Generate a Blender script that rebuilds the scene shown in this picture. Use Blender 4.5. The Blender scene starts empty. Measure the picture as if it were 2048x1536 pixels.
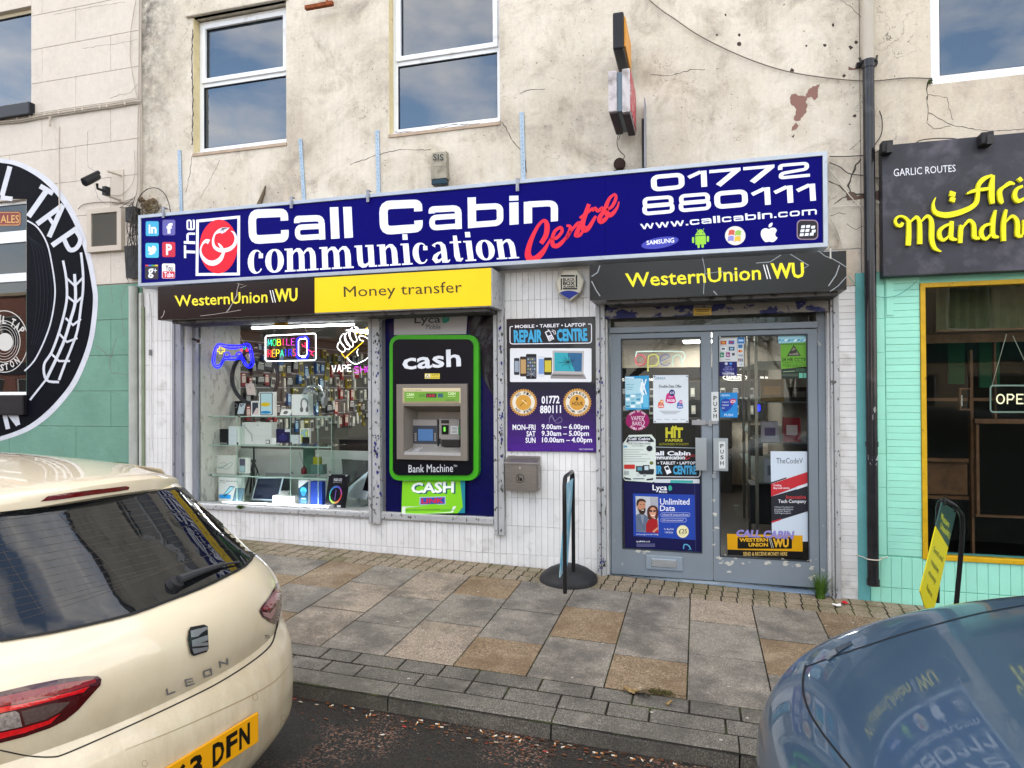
import bpy, math, random
from mathutils import Vector, Matrix
from mathutils.geometry import tessellate_polygon
random.seed(7)
SC = bpy.context.scene
COL = SC.collection
# ---------------------------------------------------------------- camera
F = 1330.0; YAW = .2735; PIT = .0075; ROL = -.0055
CAM = Vector((0,-5.8,1.5))
_cy, _sy, _cp, _sp, _cr, _sr = math.cos(YAW), math.sin(YAW), math.cos(PIT), math.sin(PIT), math.cos(ROL), math.sin(ROL)
FWD = Vector((-_sy*_cp, _cy*_cp, _sp)); _r0 = Vector((_cy, _sy, 0)); _u0 = _r0.cross(FWD)
RGT = _cr*_r0 + _sr*_u0; UPV = -_sr*_r0 + _cr*_u0
cam = bpy.data.cameras.new('camera'); cam.lens = F/2048*36; cam.sensor_width = 36; cam.clip_start = .05; cam.clip_end = 500
co = bpy.data.objects.new('camera', cam); COL.objects.link(co); SC.camera = co
co.matrix_world = Matrix(((RGT.x, UPV.x, -FWD.x, CAM.x),(RGT.y, UPV.y, -FWD.y, CAM.y),(RGT.z, UPV.z, -FWD.z, CAM.z),(0,0,0,1)))
# ---------------------------------------------------------------- sky and sun
SUN_EL = math.radians(26); SUN_AZ = math.radians(22)       # azimuth from +Y towards +X: the sun stands behind the shops
wd = bpy.data.worlds.new('World'); SC.world = wd; wd.use_nodes = True
nt = wd.node_tree; nt.nodes.clear()
N = nt.nodes.new; L = nt.links.new
out = N('ShaderNodeOutputWorld'); bg = N('ShaderNodeBackground'); bg.inputs[1].default_value = .15
sky = N('ShaderNodeTexSky'); sky.sky_type = 'NISHITA'; sky.sun_disc = False; sky.sun_elevation = SUN_EL; sky.sun_rotation = SUN_AZ
sky.air_density = 1.0; sky.dust_density = .6; sky.ozone_density = 1.2
tc = N('ShaderNodeTexCoord'); mp = N('ShaderNodeMapping'); mp.inputs['Scale'].default_value = (1,1,2.2); mp.inputs['Location'].default_value = (.35, .1, .2)
nz = N('ShaderNodeTexNoise'); nz.inputs['Scale'].default_value = 2.6; nz.inputs['Detail'].default_value = 7; nz.inputs['Roughness'].default_value = .56
rp = N('ShaderNodeValToRGB'); rp.color_ramp.elements[0].position = .40; rp.color_ramp.elements[1].position = .60
bg2 = N('ShaderNodeBackground'); bg2.inputs[0].default_value = (1.0, .935, .86,1); bg2.inputs[1].default_value = 1.15
mx = N('ShaderNodeMixShader')
L(tc.outputs['Generated'], mp.inputs[0]); L(mp.outputs[0], nz.inputs['Vector']); L(nz.outputs['Fac'], rp.inputs[0])
L(sky.outputs[0], bg.inputs[0]); L(rp.outputs[0], mx.inputs[0]); L(bg.outputs[0], mx.inputs[1]); L(bg2.outputs[0], mx.inputs[2]); L(mx.outputs[0], out.inputs[0])
sl = bpy.data.lights.new('sun', 'SUN'); sl.energy = 3.0; sl.angle = math.radians(.5); sl.color = (1, .93, .82)
so = bpy.data.objects.new('sun', sl); COL.objects.link(so)
sd = Vector((math.sin(SUN_AZ)*math.cos(SUN_EL), math.cos(SUN_AZ)*math.cos(SUN_EL), math.sin(SUN_EL)))
so.rotation_euler = (-sd).to_track_quat('-Z', 'Y').to_euler(); so.location = (5,30,20)
SC.view_settings.view_transform = 'Standard'; SC.view_settings.look = 'None'; SC.view_settings.gamma = 1
SC.view_settings.use_curve_mapping = False
SC.view_settings.exposure = 1.95
SC.cycles.max_bounces = 8; SC.cycles.transparent_max_bounces = 64; SC.cycles.sample_clamp_indirect = 6

# ---------------------------------------------------------------- layout helpers: where a sight line meets a plane of the place
def ray(px, py): return (px-1024)*RGT - (py-768)*UPV + F*FWD
def W(px, py, y=0.0):
    d = ray(px, py); return CAM + d*((y-CAM.y)/d.y)
def WX(px, py, x):
    d = ray(px, py); return CAM + d*((x-CAM.x)/d.x)
def WZ(px, py, z):
    d = ray(px, py); return CAM + d*((z-CAM.z)/d.z)
def ZP(x, y): return -.125 - .028*(x+.5) + .032*y            # the pavement falls to the right and to the kerb
def WG(px, py):
    z = -.13
    for _ in range(12):
        p = WZ(px, py, z); z = ZP(p.x, p.y)
    return WZ(px, py, z)

# ---------------------------------------------------------------- materials
def srgb(h):
    h = h.lstrip('#'); o = []
    for i in (0,2,4):
        v = int(h[i:i+2],16)/255; o.append(v/12.92 if v <= .04045 else ((v+.055)/1.055)**2.4)
    return tuple(o)
MC = {}
def mat(name, col, rough=.6, metal=0, var=0, vscale=8, bump=0, bscale=60, coat=0, spec=.22, rnd=0, dirt=None, dscale=3, dthr=(.5, .7), stretch=None):
    """principled material with colour noise, fine bump, object-random value and patches of a second colour"""
    if name in MC: return MC[name]
    if isinstance(col, str): col = srgb(col)
    m = bpy.data.materials.new(name); m.use_nodes = True; t = m.node_tree; n = t.nodes.new; l = t.links.new
    b = t.nodes['Principled BSDF']; b.inputs['Base Color'].default_value = (*col, 1); b.inputs['Roughness'].default_value = rough
    b.inputs['Metallic'].default_value = metal; b.inputs['Coat Weight'].default_value = coat; b.inputs['Specular IOR Level'].default_value = spec
    b.inputs['Coat Roughness'].default_value = .04
    cur = None
    g = n('ShaderNodeNewGeometry').outputs['Position']
    if stretch:
        q = n('ShaderNodeMapping'); q.inputs['Scale'].default_value = stretch; l(g, q.inputs[0]); gs = q.outputs[0]
    else: gs = g
    def noise(s, d=6, src=gs, r=.6):
        z = n('ShaderNodeTexNoise'); z.inputs['Scale'].default_value = s; z.inputs['Detail'].default_value = d; z.inputs['Roughness'].default_value = r; l(src, z.inputs['Vector']); return z.outputs['Fac']
    def mixc(fac, a, bb, blend='MIX'):
        x = n('ShaderNodeMix'); x.data_type = 'RGBA'; x.blend_type = blend
        for sock, v in ((x.inputs[0], fac),(x.inputs[6], a),(x.inputs[7], bb)):
            if hasattr(v, 'is_output'): l(v, sock)
            elif isinstance(v, tuple): sock.default_value = (*v, 1)
            else: sock.default_value = v
        return x.outputs[2]
    if var:
        r = n('ShaderNodeMapRange'); r.inputs[1].default_value = .3; r.inputs[2].default_value = .7; r.inputs[3].default_value = 1-var; r.inputs[4].default_value = 1+var
        l(noise(vscale), r.inputs[0]); cur = mixc(1.0, col, r.outputs[0], 'MULTIPLY')
    if rnd:
        oi = n('ShaderNodeObjectInfo'); r = n('ShaderNodeMapRange'); r.inputs[3].default_value = 1-rnd; r.inputs[4].default_value = 1+rnd; l(oi.outputs['Random'], r.inputs[0])
        cur = mixc(1.0, cur if cur else col, r.outputs[0], 'MULTIPLY')
    if dirt:
        r = n('ShaderNodeMapRange'); r.inputs[1].default_value = dthr[0]; r.inputs[2].default_value = dthr[1]; l(noise(dscale, 9), r.inputs[0])
        cur = mixc(r.outputs[0], cur if cur else col, srgb(dirt) if isinstance(dirt, str) else dirt)
    if cur: l(cur, b.inputs['Base Color'])
    if bump:
        bp = n('ShaderNodeBump'); bp.inputs['Strength'].default_value = min(1, bump); bp.inputs['Distance'].default_value = .01*max(1, bump); l(noise(bscale, 6, g), bp.inputs['Height']); l(bp.outputs[0], b.inputs['Normal'])
    MC[name] = m; return m
def pr(c, rough=.38):                     # printed or painted flat colour
    return mat('print_%s_%d' % (c.lstrip('#'), int(rough*100)), c, rough)
def emis(name, col, s):
    if name in MC: return MC[name]
    m = bpy.data.materials.new(name); m.use_nodes = True; t = m.node_tree; b = t.nodes['Principled BSDF']
    c = srgb(col) if isinstance(col, str) else col
    b.inputs['Base Color'].default_value = (*c, 1); b.inputs['Emission Color'].default_value = (*c, 1); b.inputs['Emission Strength'].default_value = s
    MC[name] = m; return m
def glassm(name, ior=1.5, tint=(.9, .95, .93), rough=.0, body=None, bodyfac=0):
    if name in MC: return MC[name]
    m = bpy.data.materials.new(name); m.use_nodes = True; t = m.node_tree; t.nodes.clear(); n = t.nodes.new; l = t.links.new
    o = n('ShaderNodeOutputMaterial'); tr = n('ShaderNodeBsdfTransparent'); tr.inputs[0].default_value = (*tint, 1)
    gl = n('ShaderNodeBsdfGlossy'); gl.inputs['Roughness'].default_value = rough; gl.inputs[0].default_value = (1,1,1,1)
    fr = n('ShaderNodeFresnel'); fr.inputs[0].default_value = ior; mx = n('ShaderNodeMixShader')
    bp = n('ShaderNodeBump'); bp.inputs['Strength'].default_value = .06; bp.inputs['Distance'].default_value = .02
    z = n('ShaderNodeTexNoise'); z.inputs['Scale'].default_value = 1.7; z.inputs['Detail'].default_value = 1
    l(n('ShaderNodeNewGeometry').outputs['Position'], z.inputs['Vector']); l(z.outputs[0], bp.inputs['Height']); l(bp.outputs[0], gl.inputs['Normal'])
    base = tr.outputs[0]
    if body:
        df = n('ShaderNodeBsdfDiffuse'); df.inputs[0].default_value = (*body, 1); m2 = n('ShaderNodeMixShader'); m2.inputs[0].default_value = bodyfac
        l(tr.outputs[0], m2.inputs[1]); l(df.outputs[0], m2.inputs[2]); base = m2.outputs[0]
    gi = n('ShaderNodeNewGeometry'); sb = n('ShaderNodeMath'); sb.operation = 'SUBTRACT'; sb.inputs[0].default_value = 1; l(gi.outputs['Backfacing'], sb.inputs[1]); ml = n('ShaderNodeMath'); ml.operation = 'MULTIPLY'; l(fr.outputs[0], ml.inputs[0]); l(sb.outputs[0], ml.inputs[1])      # only the outer face mirrors
    l(ml.outputs[0], mx.inputs[0]); l(base, mx.inputs[1]); l(gl.outputs[0], mx.inputs[2]); l(mx.outputs[0], o.inputs[0])
    MC[name] = m; return m

# ---------------------------------------------------------------- meshes and objects
class MB:
    def __init__(s): s.v = []; s.f = []; s.m = []; s.mats = []
    def mi(s, m):
        if m is None: return 0
        if m not in s.mats: s.mats.append(m)
        return s.mats.index(m)
    def add(s, vs, fs, m=None):
        o = len(s.v); s.v += [tuple(v) for v in vs]; k = s.mi(m)
        for f in fs: s.f.append(tuple(i+o for i in f)); s.m.append(k)
        return s
    def box(s, x0, x1, y0, y1, z0, z1, m=None, T=None):
        x0, x1 = min(x0, x1), max(x0, x1); y0, y1 = min(y0, y1), max(y0, y1); z0, z1 = min(z0, z1), max(z0, z1)
        v = [Vector(p) for p in ((x0, y0, z0),(x1, y0, z0),(x1, y1, z0),(x0, y1, z0),(x0, y0, z1),(x1, y0, z1),(x1, y1, z1),(x0, y1, z1))]
        if T: v = [T @ p for p in v]
        return s.add(v, [(0,3,2,1),(4,5,6,7),(0,1,5,4),(1,2,6,5),(2,3,7,6),(3,0,4,7)], m)
    def prism(s, pts, d, m=None):         # pts: coplanar loop of Vectors, pushed along vector d
        n = len(pts); d = Vector(d); a = [Vector(p) for p in pts]; v = a + [p+d for p in a]
        return s.add(v, [tuple(range(n)), tuple(range(2*n-1, n-1,-1))] + [(i, i+n, (i+1) % n+n, (i+1) % n) for i in range(n)], m)
    def tube(s, pts, r, m=None, n=8, cap=True, closed=False):
        pts = [Vector(p) for p in pts]; rings = []; k = len(pts)
        rr = r if isinstance(r, (list, tuple)) else [r]*k
        pre = None
        for i, p in enumerate(pts):
            a = pts[(i-1) % k] if (i > 0 or closed) else p; b = pts[(i+1) % k] if (i < k-1 or closed) else p
            d = (b-a).normalized() if (b-a).length > 1e-9 else Vector((0,0,1))
            if pre is None: u = d.orthogonal().normalized()
            else:
                u = pre - d*pre.dot(d); u = u.normalized() if u.length > 1e-6 else d.orthogonal().normalized()
            pre = u; w = d.cross(u)
            rings.append([p + rr[i]*(math.cos(6.28318*j/n)*u + math.sin(6.28318*j/n)*w) for j in range(n)])
        v = [q for R in rings for q in R]; f = []
        for i in range(k if closed else k-1):
            i2 = (i+1) % k
            for j in range(n): f.append((i*n+j, i*n+(j+1) % n, i2*n+(j+1) % n, i2*n+j))
        if cap and not closed: f += [tuple(range(n))[::-1], tuple(range((k-1)*n, k*n))]
        return s.add(v, f, m)
    def lathe(s, c, prof, m=None, n=24):  # prof: list of (r, z)
        v = []; f = []
        for r, z in prof:
            for j in range(n): v.append((c[0]+r*math.cos(6.28318*j/n), c[1]+r*math.sin(6.28318*j/n), c[2]+z))
        for i in range(len(prof)-1):
            for j in range(n): f.append((i*n+j, i*n+(j+1) % n, (i+1)*n+(j+1) % n, (i+1)*n+j))
        f += [tuple(range(n))[::-1], tuple(range((len(prof)-1)*n, len(prof)*n))]
        return s.add(v, f, m)
    def grid(s, P, m=None, flip=False, closed=False):   # P: rows of points
        a, b = len(P), len(P[0]); v = [q for r in P for q in r]; f = []
        for i in range(a-1):
            for j in range(b-1):
                q = (i*b+j, i*b+j+1,(i+1)*b+j+1,(i+1)*b+j); f.append(q[::-1] if flip else q)
        return s.add(v, f, m)
    def mesh(s, name):
        me = bpy.data.meshes.new(name); me.from_pydata(s.v, [], s.f)
        for m in s.mats: me.materials.append(m)
        if len(s.mats) > 1: me.polygons.foreach_set('material_index', s.m)
        me.update(); return me
def ob(name, mb, m=None, parent=None, smooth=False, kind=None, label=None, bevel=0):
    me = mb.mesh(name)
    if m and not me.materials: me.materials.append(m)
    o = bpy.data.objects.new(name, me); COL.objects.link(o)
    if parent: par(o, parent)
    if smooth:
        for p in me.polygons: p.use_smooth = True
        me.set_sharp_from_angle(angle=math.radians(38))
    if bevel:
        b = o.modifiers.new('bevel', 'BEVEL'); b.width = bevel; b.segments = 2; b.limit_method = 'ANGLE'; b.angle_limit = math.radians(40)
    if kind: o['kind'] = kind
    if label: o['label'] = label
    return o
LOC = {}
def par(o, p):
    o.parent = p; l = LOC.get(p.name, Vector((0,0,0))); o.matrix_parent_inverse = Matrix.Translation(-l); LOC[o.name] = Vector(o.location)
def tag(o, label, cat, group=None):
    o['label'] = label; o['category'] = cat
    if group: o['group'] = group
    return o
def thing(name, label, cat, loc=(0,0,0), group=None):
    o = bpy.data.objects.new(name, None); COL.objects.link(o); o.location = loc; o.empty_display_size = .05; LOC[o.name] = Vector(loc)
    return tag(o, label, cat, group)
def part(name, me, loc, parent=None, rot=None, m=None, scale=None, label=None):    # an object that shares mesh data
    o = bpy.data.objects.new(name, me); COL.objects.link(o); o.location = loc
    if rot: o.rotation_euler = rot
    if scale: o.scale = scale
    if parent:
        o.parent = parent; o.matrix_parent_inverse = Matrix.Translation(-LOC.get(parent.name, Vector((0,0,0))))
    LOC[o.name] = Vector(loc)
    if m is not None:
        o.material_slots[0].link = 'OBJECT'; o.material_slots[0].material = m
    return o
def bevbox(sx, sy, sz, b, axis='z'):      # block centred in plan, top (or front) face chamfered, top at 0
    mb = MB(); x, y = sx/2, sy/2
    ring = lambda e, h: [(-x+e, -y+e, h),(x-e, -y+e, h),(x-e, y-e, h),(-x+e, y-e, h)]
    v = ring(0,-sz) + ring(0,-b) + ring(b, 0)
    if axis == 'y': v = [(a, -h, c) for a, c, h in v]
    f = [(3,2,1,0),(8,9,10,11)]
    for k in (0,4):
        for i in range(4): f.append((k+i, k+(i+1) % 4, k+4+(i+1) % 4, k+4+i))
    if axis == 'y': f = [q[::-1] for q in f]
    return mb.add(v, f)

# ---------------------------------------------------------------- lettering
TC = {}
def textmesh(s, bold=0.0, res=3, sp=1.0):
    k = (s, bold, res, sp)
    if k in TC: return TC[k]
    c = bpy.data.curves.new('t', 'FONT'); c.body = s; c.size = 1; c.offset = bold; c.resolution_u = res; c.space_character = sp; c.align_x = 'CENTER'
    o = bpy.data.objects.new('t', c); COL.objects.link(o)
    dg = bpy.context.evaluated_depsgraph_get(); e = o.evaluated_get(dg); me = e.to_mesh()
    v = [(p.co.x, p.co.y) for p in me.vertices]; f = [tuple(p.vertices) for p in me.polygons]
    e.to_mesh_clear(); bpy.data.objects.remove(o); bpy.data.curves.remove(c)
    x0 = min(a for a, b in v); x1 = max(a for a, b in v); y0 = min(b for a, b in v); y1 = max(b for a, b in v)
    w = max(1e-6, x1-x0); h = max(1e-6, y1-y0)
    TC[k] = ([((a-x0)/w, (b-y0)/h) for a, b in v], f); return TC[k]
def ribbon2(pts, w, closed=False, cap=0):
    """2D stroke polygon strip: points, width (number or list) -> verts, quads"""
    n = len(pts); ws = w if isinstance(w, (list, tuple)) else [w]*n; v = []; f = []
    for i in range(n):
        a = pts[(i-1) % n] if (i > 0 or closed) else None; b = pts[(i+1) % n] if (i < n-1 or closed) else None; p = pts[i]
        def nr(q, r):
            dx, dy = r[0]-q[0], r[1]-q[1]; l = math.hypot(dx, dy) or 1; return (-dy/l, dx/l)
        if a is None: nx, ny = nr(p, b)
        elif b is None: nx, ny = nr(a, p)
        else:
            n1 = nr(a, p); n2 = nr(p, b); mx_, my_ = n1[0]+n2[0], n1[1]+n2[1]; l = math.hypot(mx_, my_) or 1; mx_ /= l; my_ /= l
            k = 1/max(.45, mx_*n1[0]+my_*n1[1]); nx, ny = mx_*k, my_*k
        h = ws[i]/2; v += [(p[0]+nx*h, p[1]+ny*h),(p[0]-nx*h, p[1]-ny*h)]
    for i in range(n if closed else n-1):
        j = (i+1) % n; f.append((2*i, 2*i+1,2*j+1,2*j))
    return v, f
def smooth2(pts, k=6, closed=False, tri=False):      # catmull-rom through points (any dimension)
    o = []; n = len(pts)
    rng = n if closed else n-1
    for i in range(rng):
        P = [pts[(i+d) % n] if closed else pts[min(max(i+d, 0), n-1)] for d in (-1,0,1,2)]
        for j in range(k):
            t = j/k
            o.append(tuple(.5*((2*b) + (-a+c)*t + (2*a-5*b+4*c-d)*t*t + (-a+3*b-3*c+d)*t**3) for a, b, c, d in zip(*P)))
    if not closed: o.append(tuple(pts[-1]))
    return o
class Sheet:
    """flat print on a plane: coordinates are mapped by f(u, v, lift) to the place"""
    def __init__(s, y=0.0, f=None, step=.0004):
        s.mb = MB(); s.k = 0; s.step = step; s.boxes = []
        s.f = f or (lambda u, v, h: W(u, v, y-h))
    def lay(s, v, add=True):              # one layer above everything already printed under its box
        x0 = min(p[0] for p in v); x1 = max(p[0] for p in v); y0 = min(p[1] for p in v); y1 = max(p[1] for p in v)
        k = 1 + max((q[4] for q in s.boxes if q[0] < x1 and q[1] > x0 and q[2] < y1 and q[3] > y0), default=0)
        if add: s.boxes.append((x0, x1, y0, y1, k))
        return k
    def _add(s, v, faces, c, rough=.38, m=None, lift=None):
        h = (s.lay(v) if lift is None else lift)*s.step
        s.mb.add([s.f(a, b, h) for a, b in v], faces, m or pr(c, rough))
    def up(s): s.k += 1; return s
    def poly(s, pts, c=None, m=None):
        tri = tessellate_polygon([[Vector((a, b, 0)) for a, b in pts]]); s._add(pts, [tuple(t) for t in tri], c, m=m); s.k += 1; return s
    def rect(s, x0, y0, x1, y1, c=None, m=None): return s.poly([(x0, y0),(x1, y0),(x1, y1),(x0, y1)], c, m)
    def ell(s, cx, cy, rx, ry, c=None, n=24, m=None): return s.poly([(cx+rx*math.cos(6.28318*i/n), cy+ry*math.sin(6.28318*i/n)) for i in range(n)], c, m)
    def rrect(s, x0, y0, x1, y1, r, c=None, m=None):
        p = []
        for cx, cy, a in ((x1-r, y0+r, -90),(x1-r, y1-r, 0),(x0+r, y1-r, 90),(x0+r, y0+r, 180)):
            for i in range(5): t = math.radians(a+i*22.5); p.append((cx+r*math.cos(t), cy+r*math.sin(t)))
        return s.poly(p, c, m)
    def rib(s, pts, w, c=None, closed=False, sm=0, m=None):
        if sm:
            if isinstance(w, (list, tuple)):
                q = smooth2([(*p, ww) for p, ww in zip(pts, w)], sm, closed); pts = [(a[0], a[1]) for a in q]; w = [max(.01, a[2]) for a in q]
            else: pts = smooth2(pts, sm, closed)
        v, f = ribbon2(pts, w, closed); s._add(v, f, c, m=m); s.k += 1; return s
    def text(s, t, q, c=None, bold=0.0, m=None, slant=0, res=2, sp=1.0):
        """q = (x0, y0, x1, y1) box or four corners TL, TR, BR, BL"""
        if len(q) == 4 and not isinstance(q[0],(tuple, list)): x0, y0, x1, y1 = q; q = ((x0, y0),(x1, y0),(x1, y1),(x0, y1))
        v, f = textmesh(t, bold, res, sp); s._glyphs(v, f, q, c, m, slant); return s
    def _glyphs(s, v, f, q, c, m=None, slant=0, lift=None, dry=False):
        TL, TR, BR, BL = q; o = []
        for a, b in v:
            a += slant*(b-.5); bx = BL[0]+(BR[0]-BL[0])*a; by = BL[1]+(BR[1]-BL[1])*a; tx = TL[0]+(TR[0]-TL[0])*a; ty = TL[1]+(TR[1]-TL[1])*a
            o.append((bx+(tx-bx)*b, by+(ty-by)*b))
        if dry: return o
        s._add(o, f, c, m=m, lift=lift)
    def strokes(s, paths, q, c=None, m=None):
        """paths: list of (points, width, closed) in the unit square, y up"""
        if not isinstance(q[0],(tuple, list)): x0, y0, x1, y1 = q; q = ((x0, y0),(x1, y0),(x1, y1),(x0, y1))
        k = s.lay(s._glyphs([(0,0),(1,0),(1,1),(0,1)], None, q, c, dry=True))
        for i, (v, f) in enumerate(paths): s._glyphs(v, f, q, c, m, lift=k+.08*(i % 9))
        return s
    def done(s, name, parent=None, **kw): return ob(name, s.mb, None, parent, **kw)
# ================================================================ materials of the place
def rendermat(name, base, stain, stain2, speck=True, amt=1.0, streak=.16, cracks=.35):
    m = bpy.data.materials.new(name); m.use_nodes = True; t = m.node_tree; n = t.nodes.new; l = t.links.new
    b = t.nodes['Principled BSDF']; b.inputs['Roughness'].default_value = .88; b.inputs['Specular IOR Level'].default_value = .25
    P = n('ShaderNodeNewGeometry').outputs['Position']
    def nz(s, d=8, sc=None, r=.62, dist=0):
        z = n('ShaderNodeTexNoise'); z.inputs['Scale'].default_value = s; z.inputs['Detail'].default_value = d; z.inputs['Roughness'].default_value = r; z.inputs['Distortion'].default_value = dist
        if sc:
            q = n('ShaderNodeMapping'); q.inputs['Scale'].default_value = sc; l(P, q.inputs[0]); l(q.outputs[0], z.inputs['Vector'])
        else: l(P, z.inputs['Vector'])
        return z.outputs['Fac']
    def rng(x, a, c, lo=0, hi=1):
        r = n('ShaderNodeMapRange'); r.inputs[1].default_value = a; r.inputs[2].default_value = c; r.inputs[3].default_value = lo; r.inputs[4].default_value = hi; l(x, r.inputs[0]); return r.outputs[0]
    def mx(f, a, c, bl='MIX'):
        x = n('ShaderNodeMix'); x.data_type = 'RGBA'; x.blend_type = bl
        for s, v in ((x.inputs[0], f),(x.inputs[6], a),(x.inputs[7], c)):
            if hasattr(v, 'is_output'): l(v, s)
            elif isinstance(v, tuple): s.default_value = (*v, 1)
            else: s.default_value = v
        return x.outputs[2]
    def mul(a, c):
        x = n('ShaderNodeMath'); x.operation = 'MULTIPLY'
        for s, v in ((x.inputs[0], a),(x.inputs[1], c)):
            if hasattr(v, 'is_output'): l(v, s)
            else: s.default_value = v
        return x.outputs[0]
    c = mx(rng(nz(1.1), .42, .64,0, .8*amt), srgb(base), srgb(stain))
    c = mx(rng(nz(2.7,10, None, .7, .4), .5, .72,0, .75*amt), c, srgb(stain2))
    c = mx(rng(nz(5.5,4,(5,1, .35)), .5, .75,0, streak), c, srgb(stain2))
    c = mx(rng(nz(11,12, None, .75), .3, .7,0, .28), c, (.95, .9, .8), 'OVERLAY')
    c = mx(rng(nz(34,6, None, .8), .35, .65,0, .5*amt), mx(1.0, c, (.80, .79, .77), 'MULTIPLY'), c)
    if speck:
        s = mul(rng(nz(38,3), .645, .68), rng(nz(2.2,3), .47, .56))
        c = mx(s, c, (.10, .075, .055))
        s2 = mul(rng(nz(105,2), .63, .70), rng(nz(1.7,4), .42, .62)); c = mx(mul(s2, .8), c, (.16, .13, .10))
        s3 = mul(rng(nz(15,3), .715, .735), rng(nz(1.3,2), .48, .56)); c = mx(s3, c, (.20, .10, .075))
    v = n('ShaderNodeTexVoronoi'); v.feature = 'DISTANCE_TO_EDGE'; v.inputs['Scale'].default_value = 1.1
    dn = n('ShaderNodeTexNoise'); dn.inputs['Scale'].default_value = 5; dn.inputs['Detail'].default_value = 6; l(P, dn.inputs['Vector'])
    ad = n('ShaderNodeMix'); ad.data_type = 'RGBA'; ad.blend_type = 'LINEAR_LIGHT'; ad.inputs[0].default_value = .35; l(P, ad.inputs[6]); l(dn.outputs['Color'], ad.inputs[7]); l(ad.outputs[2], v.inputs['Vector'])
    ck = mul(rng(v.outputs[0], .0, .0045,1,0), rng(nz(.9,2), .5, .56)); c = mx(mul(ck, cracks*2), c, (.12, .10, .085))
    sx = n('ShaderNodeSeparateXYZ'); l(P, sx.inputs[0])      # black mould beside the pub and grime under the copings of time
    if speck: mk = mul(mul(rng(sx.outputs[0],-5.15,-5.72), rng(sx.outputs[2],3.2,5.4)), rng(nz(7,8, None, .75), .38, .60)); c = mx(mk, c, (.10, .095, .085))
    wm = mul(mul(rng(nz(3.2,5,(1,1, .45)), .5, .62), rng(sx.outputs[2],4.4,3.2,0, .3)), rng(sx.outputs[0],-6,2, .6,1)); c = mx(wm, c, (.42, .31, .20))
    l(c, b.inputs['Base Color'])
    bp = n('ShaderNodeBump'); bp.inputs['Strength'].default_value = .8; bp.inputs['Distance'].default_value = .006
    h = mx(.5, nz(9,8), nz(70,6, None, .7)); h = mx(mul(ck, .5), h, (0., 0., 0.)); l(h, bp.inputs['Height']); l(bp.outputs[0], b.inputs['Normal'])
    MC[name] = m; return m
M_REND = rendermat('weathered_cream_render', '#d8d0c3', '#aea69b', '#7d7770')
M_REND2 = rendermat('grey_cream_render', '#cfc4b5', '#b3aaa0', '#8f8983', cracks=.5)
M_PUB = rendermat('pale_pink_masonry_paint', '#d2cac2', '#c6bdb5', '#b2aba3', speck=False, amt=.5, streak=.12, cracks=.15)
M_GREEN = mat('sage_green_masonry_paint', '#688f7f', .72, var=.10, vscale=3, bump=.5, bscale=25, dirt='#5d8372', dscale=4, dthr=(.55, .75))
M_TILEW = mat('white_painted_tile', '#d6d5d4', .42, var=.07, vscale=3, bump=.25, bscale=25, rnd=.05, dirt='#a6a49f', dscale=5, dthr=(.56, .8))
M_GROUT = mat('painted_grout', '#c0c0be', .7, var=.15, vscale=8)
M_MINT = mat('mint_painted_tile', '#98dac4', .38, var=.05, vscale=4, bump=.3, bscale=18, rnd=.03)
M_MINTG = mat('mint_painted_grout', '#86c8b3', .6, var=.08)
M_MINTS = mat('teal_painted_render', '#5f9fa0', .6, var=.07, bump=.2)
M_PVC = mat('white_upvc', '#dcdfe2', .28, var=.05, vscale=4, dirt='#a9a69d', dscale=5, dthr=(.6, .8))
M_STEEL = mat('worn_galvanised_steel', '#8b8d96', .42, .35, var=.14, vscale=7, bump=.15, dirt='#5a5b62', dscale=26, dthr=(.62, .68), stretch=(1,1, .5))
M_STEELW = mat('flaking_white_painted_steel', '#a4a5a6', .6, .1, var=.12, vscale=9, bump=.3, dirt='#4a463f', dscale=30, dthr=(.60, .64), stretch=(1,1, .6))
M_DOORG = mat('blue_grey_door_paint', '#79828a', .38, var=.06, vscale=3, bump=.08, dirt='#a8aaa4', dscale=13, dthr=(.68, .70))
M_DARKV = mat('dark_void', (.012, .012, .014), .9)
M_BLK = mat('black_painted_metal', (.012, .012, .014), .35, var=.2)
M_BLKP = mat('black_plastic', (.016, .016, .018), .45)
M_RUST = mat('rusty_iron', '#7a4022', .85, var=.4, vscale=30, bump=.6, bscale=60)
M_TIMB = mat('dark_stained_timber', '#6b4733', .6, var=.3, vscale=12)
M_ROOFS = mat('slate_roof', (.06, .06, .07), .8, var=.3)
GL_SHOP = glassm('shop_window_glass', 1.34,(.97, .985, .975))
GL_UP = glassm('house_window_glass', 2.0,(.30, .36, .42), body=(.05, .08, .12), bodyfac=.35)
GL_REST = glassm('restaurant_window_glass', 1.22,(.85, .9, .88))

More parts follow.
